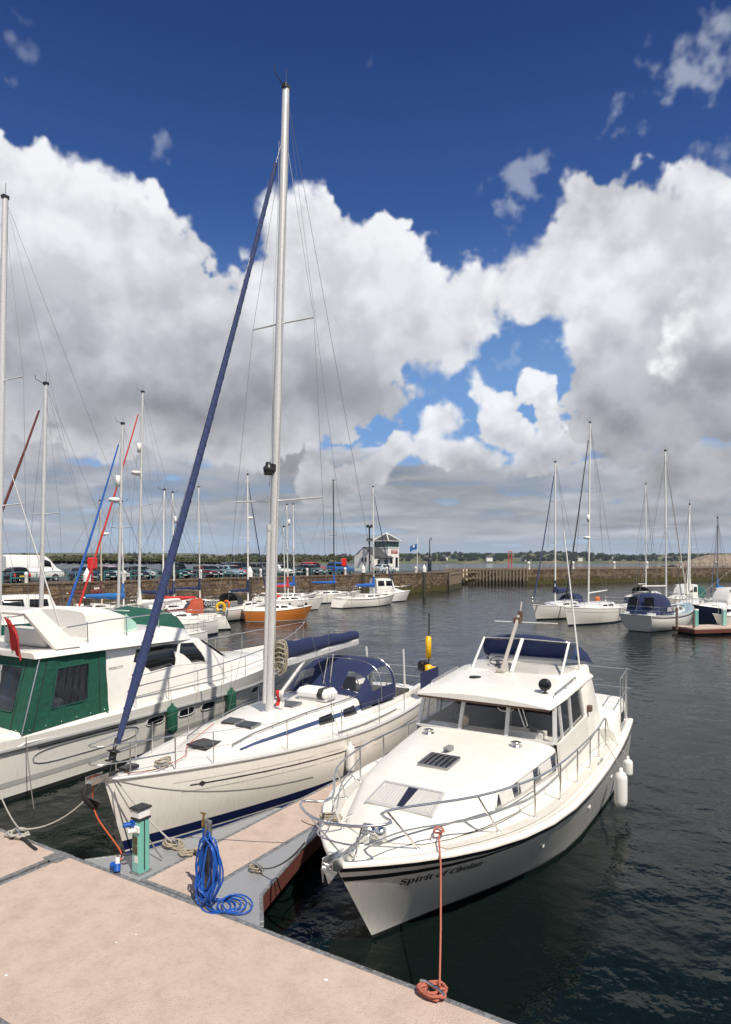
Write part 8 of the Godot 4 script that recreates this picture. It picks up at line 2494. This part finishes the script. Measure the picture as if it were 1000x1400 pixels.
	sailboat("sailing_yacht", "small yacht with varnished orange hull and white cabin below the quay", GL, at(-4.6, 57.2), bt(72), {"H": mk.call({"L": 6.0, "B": 2.4, "sb": 1.25, "sm": 0.95, "ss": 0.95, "srake": 0.2}), "hull": "orange_hull", "boot": "gelcoat", "boot_h": 0.06, "mast_h": 8.0, "mast_r": 0.05, "cabin_h": 0.5, "wire_r": 0.009, "rails": false})
	var fb := sailboat("sailing_yacht", "white yacht with black fenders and red covers right of the orange hull", GL, at(-4.3, 68.5), bt(72), {"H": mk.call({"L": 7.6, "B": 2.6, "sb": 1.3, "sm": 1.05, "ss": 1.05, "srake": 0.1}), "boot": "black_stripe", "boot_h": 0.08, "mast_h": 10.8, "mast_z": 0.5, "cover": "red_cloth", "hood": "red_cloth", "wire_r": 0.011, "extras": [["reflector", 9.0]]})
	for k in 3: fender("black_fender", "black fender on the white yacht with red covers, %s" % ["nearest its bow", "middle of three", "nearest its stern"][k], fb.transform * Vector3(1.32 - 0.12 * absf(k - 1), 0.55, 2.2 + 1.7 * k), fb.transform * Vector3(1.2, 1.1, 2.2 + 1.7 * k), "black_plastic", 0.13, 0.6, "black fenders on the white yacht")
	sailboat("sailing_yacht", "long cream yacht with mast and blue rolled jib in front of the control tower", GL, at(3.4, 77.0), bt(43), {"H": mk.call({"L": 9.0, "B": 2.9, "sb": 1.25, "sm": 0.95, "ss": 1.0, "srake": -0.9, "cs": 0.5}), "hull": "cream_hull", "boot": "black_stripe", "boot_h": 0.10, "stripe": "black_stripe", "stripe_a": 0.06, "stripe_b": 0.11, "mast_h": 13.4, "furl": "furl_navy", "furl_r": 0.065, "cover": "blue_cloth", "cover_k": 1.3, "wire_r": 0.012})
	sailboat("sailing_yacht", "cream yacht with black mast behind the long cream yacht", GL, at(-0.6, 82.0), bt(58), {"H": mk.call({"L": 9.4, "B": 2.8}), "hull": "cream_hull", "mast_h": 14.8, "spar": "dark_spar", "wire_r": 0.012, "cover": "blue_cloth"})
	cruiser("cabin_cruiser", "small white cabin cruiser with bow rail left of the quay's end corner", "motor boat", "motor boats below the quay", at(5.6, 82.5), bt(62), {"H": mk.call({"L": 6.8, "B": 2.5, "sb": 1.35, "sm": 1.1, "ss": 1.0, "wb": 0.88, "srake": 0.1, "cs": 0.1}), "wh_h": 1.75, "wh_a": 0.42, "wh_b": 0.78, "aerial": false})
	# more of the row below the quay
	# bare masts of boats behind
	for q in [[-8.6, 73.5, 11.4, 45, "hull_white", "blue_cloth", "white yacht with blue boom cover behind the black dodger yacht"], [-16.4, 63.0, 12.2, 50, "navy_hull", "navy_cloth", "navy hulled yacht with navy boom cover under the parked cars"]]:
		sailboat("sailing_yacht", q[6], GL, at(q[0] + 3.0, q[1] + 3.0), bt(q[3]), {"H": mk.call({"L": 8.6, "B": 2.8}), "hull": q[4], "mast_h": q[2], "cover": q[5], "wire_r": 0.011, "rails": false})
	# walkway pontoon below the quay, the boats' berth
	var wp := thing("long_pontoon", "long low pontoon below the stone quay wall behind the moored yachts", "pontoon", quay_point(36.0, -2.2, 0.0), Q_TURN)
	st = mb(); box(st, Vector3(32, 0.44, 0), Vector3(66.0, 0.1, 2.0)); build(st, "deck_panel", M.pontoon_deck, wp)
	st = mb(); box(st, Vector3(32, 0.24, 0), Vector3(66.06, 0.3, 2.06)); build(st, "fascia", M.fascia_dark, wp)

func build_all() -> void:
	land()
	pontoons()
	motor_cruiser()
	big_yacht()
	motor_yacht()
	other_boats()
	moorings()
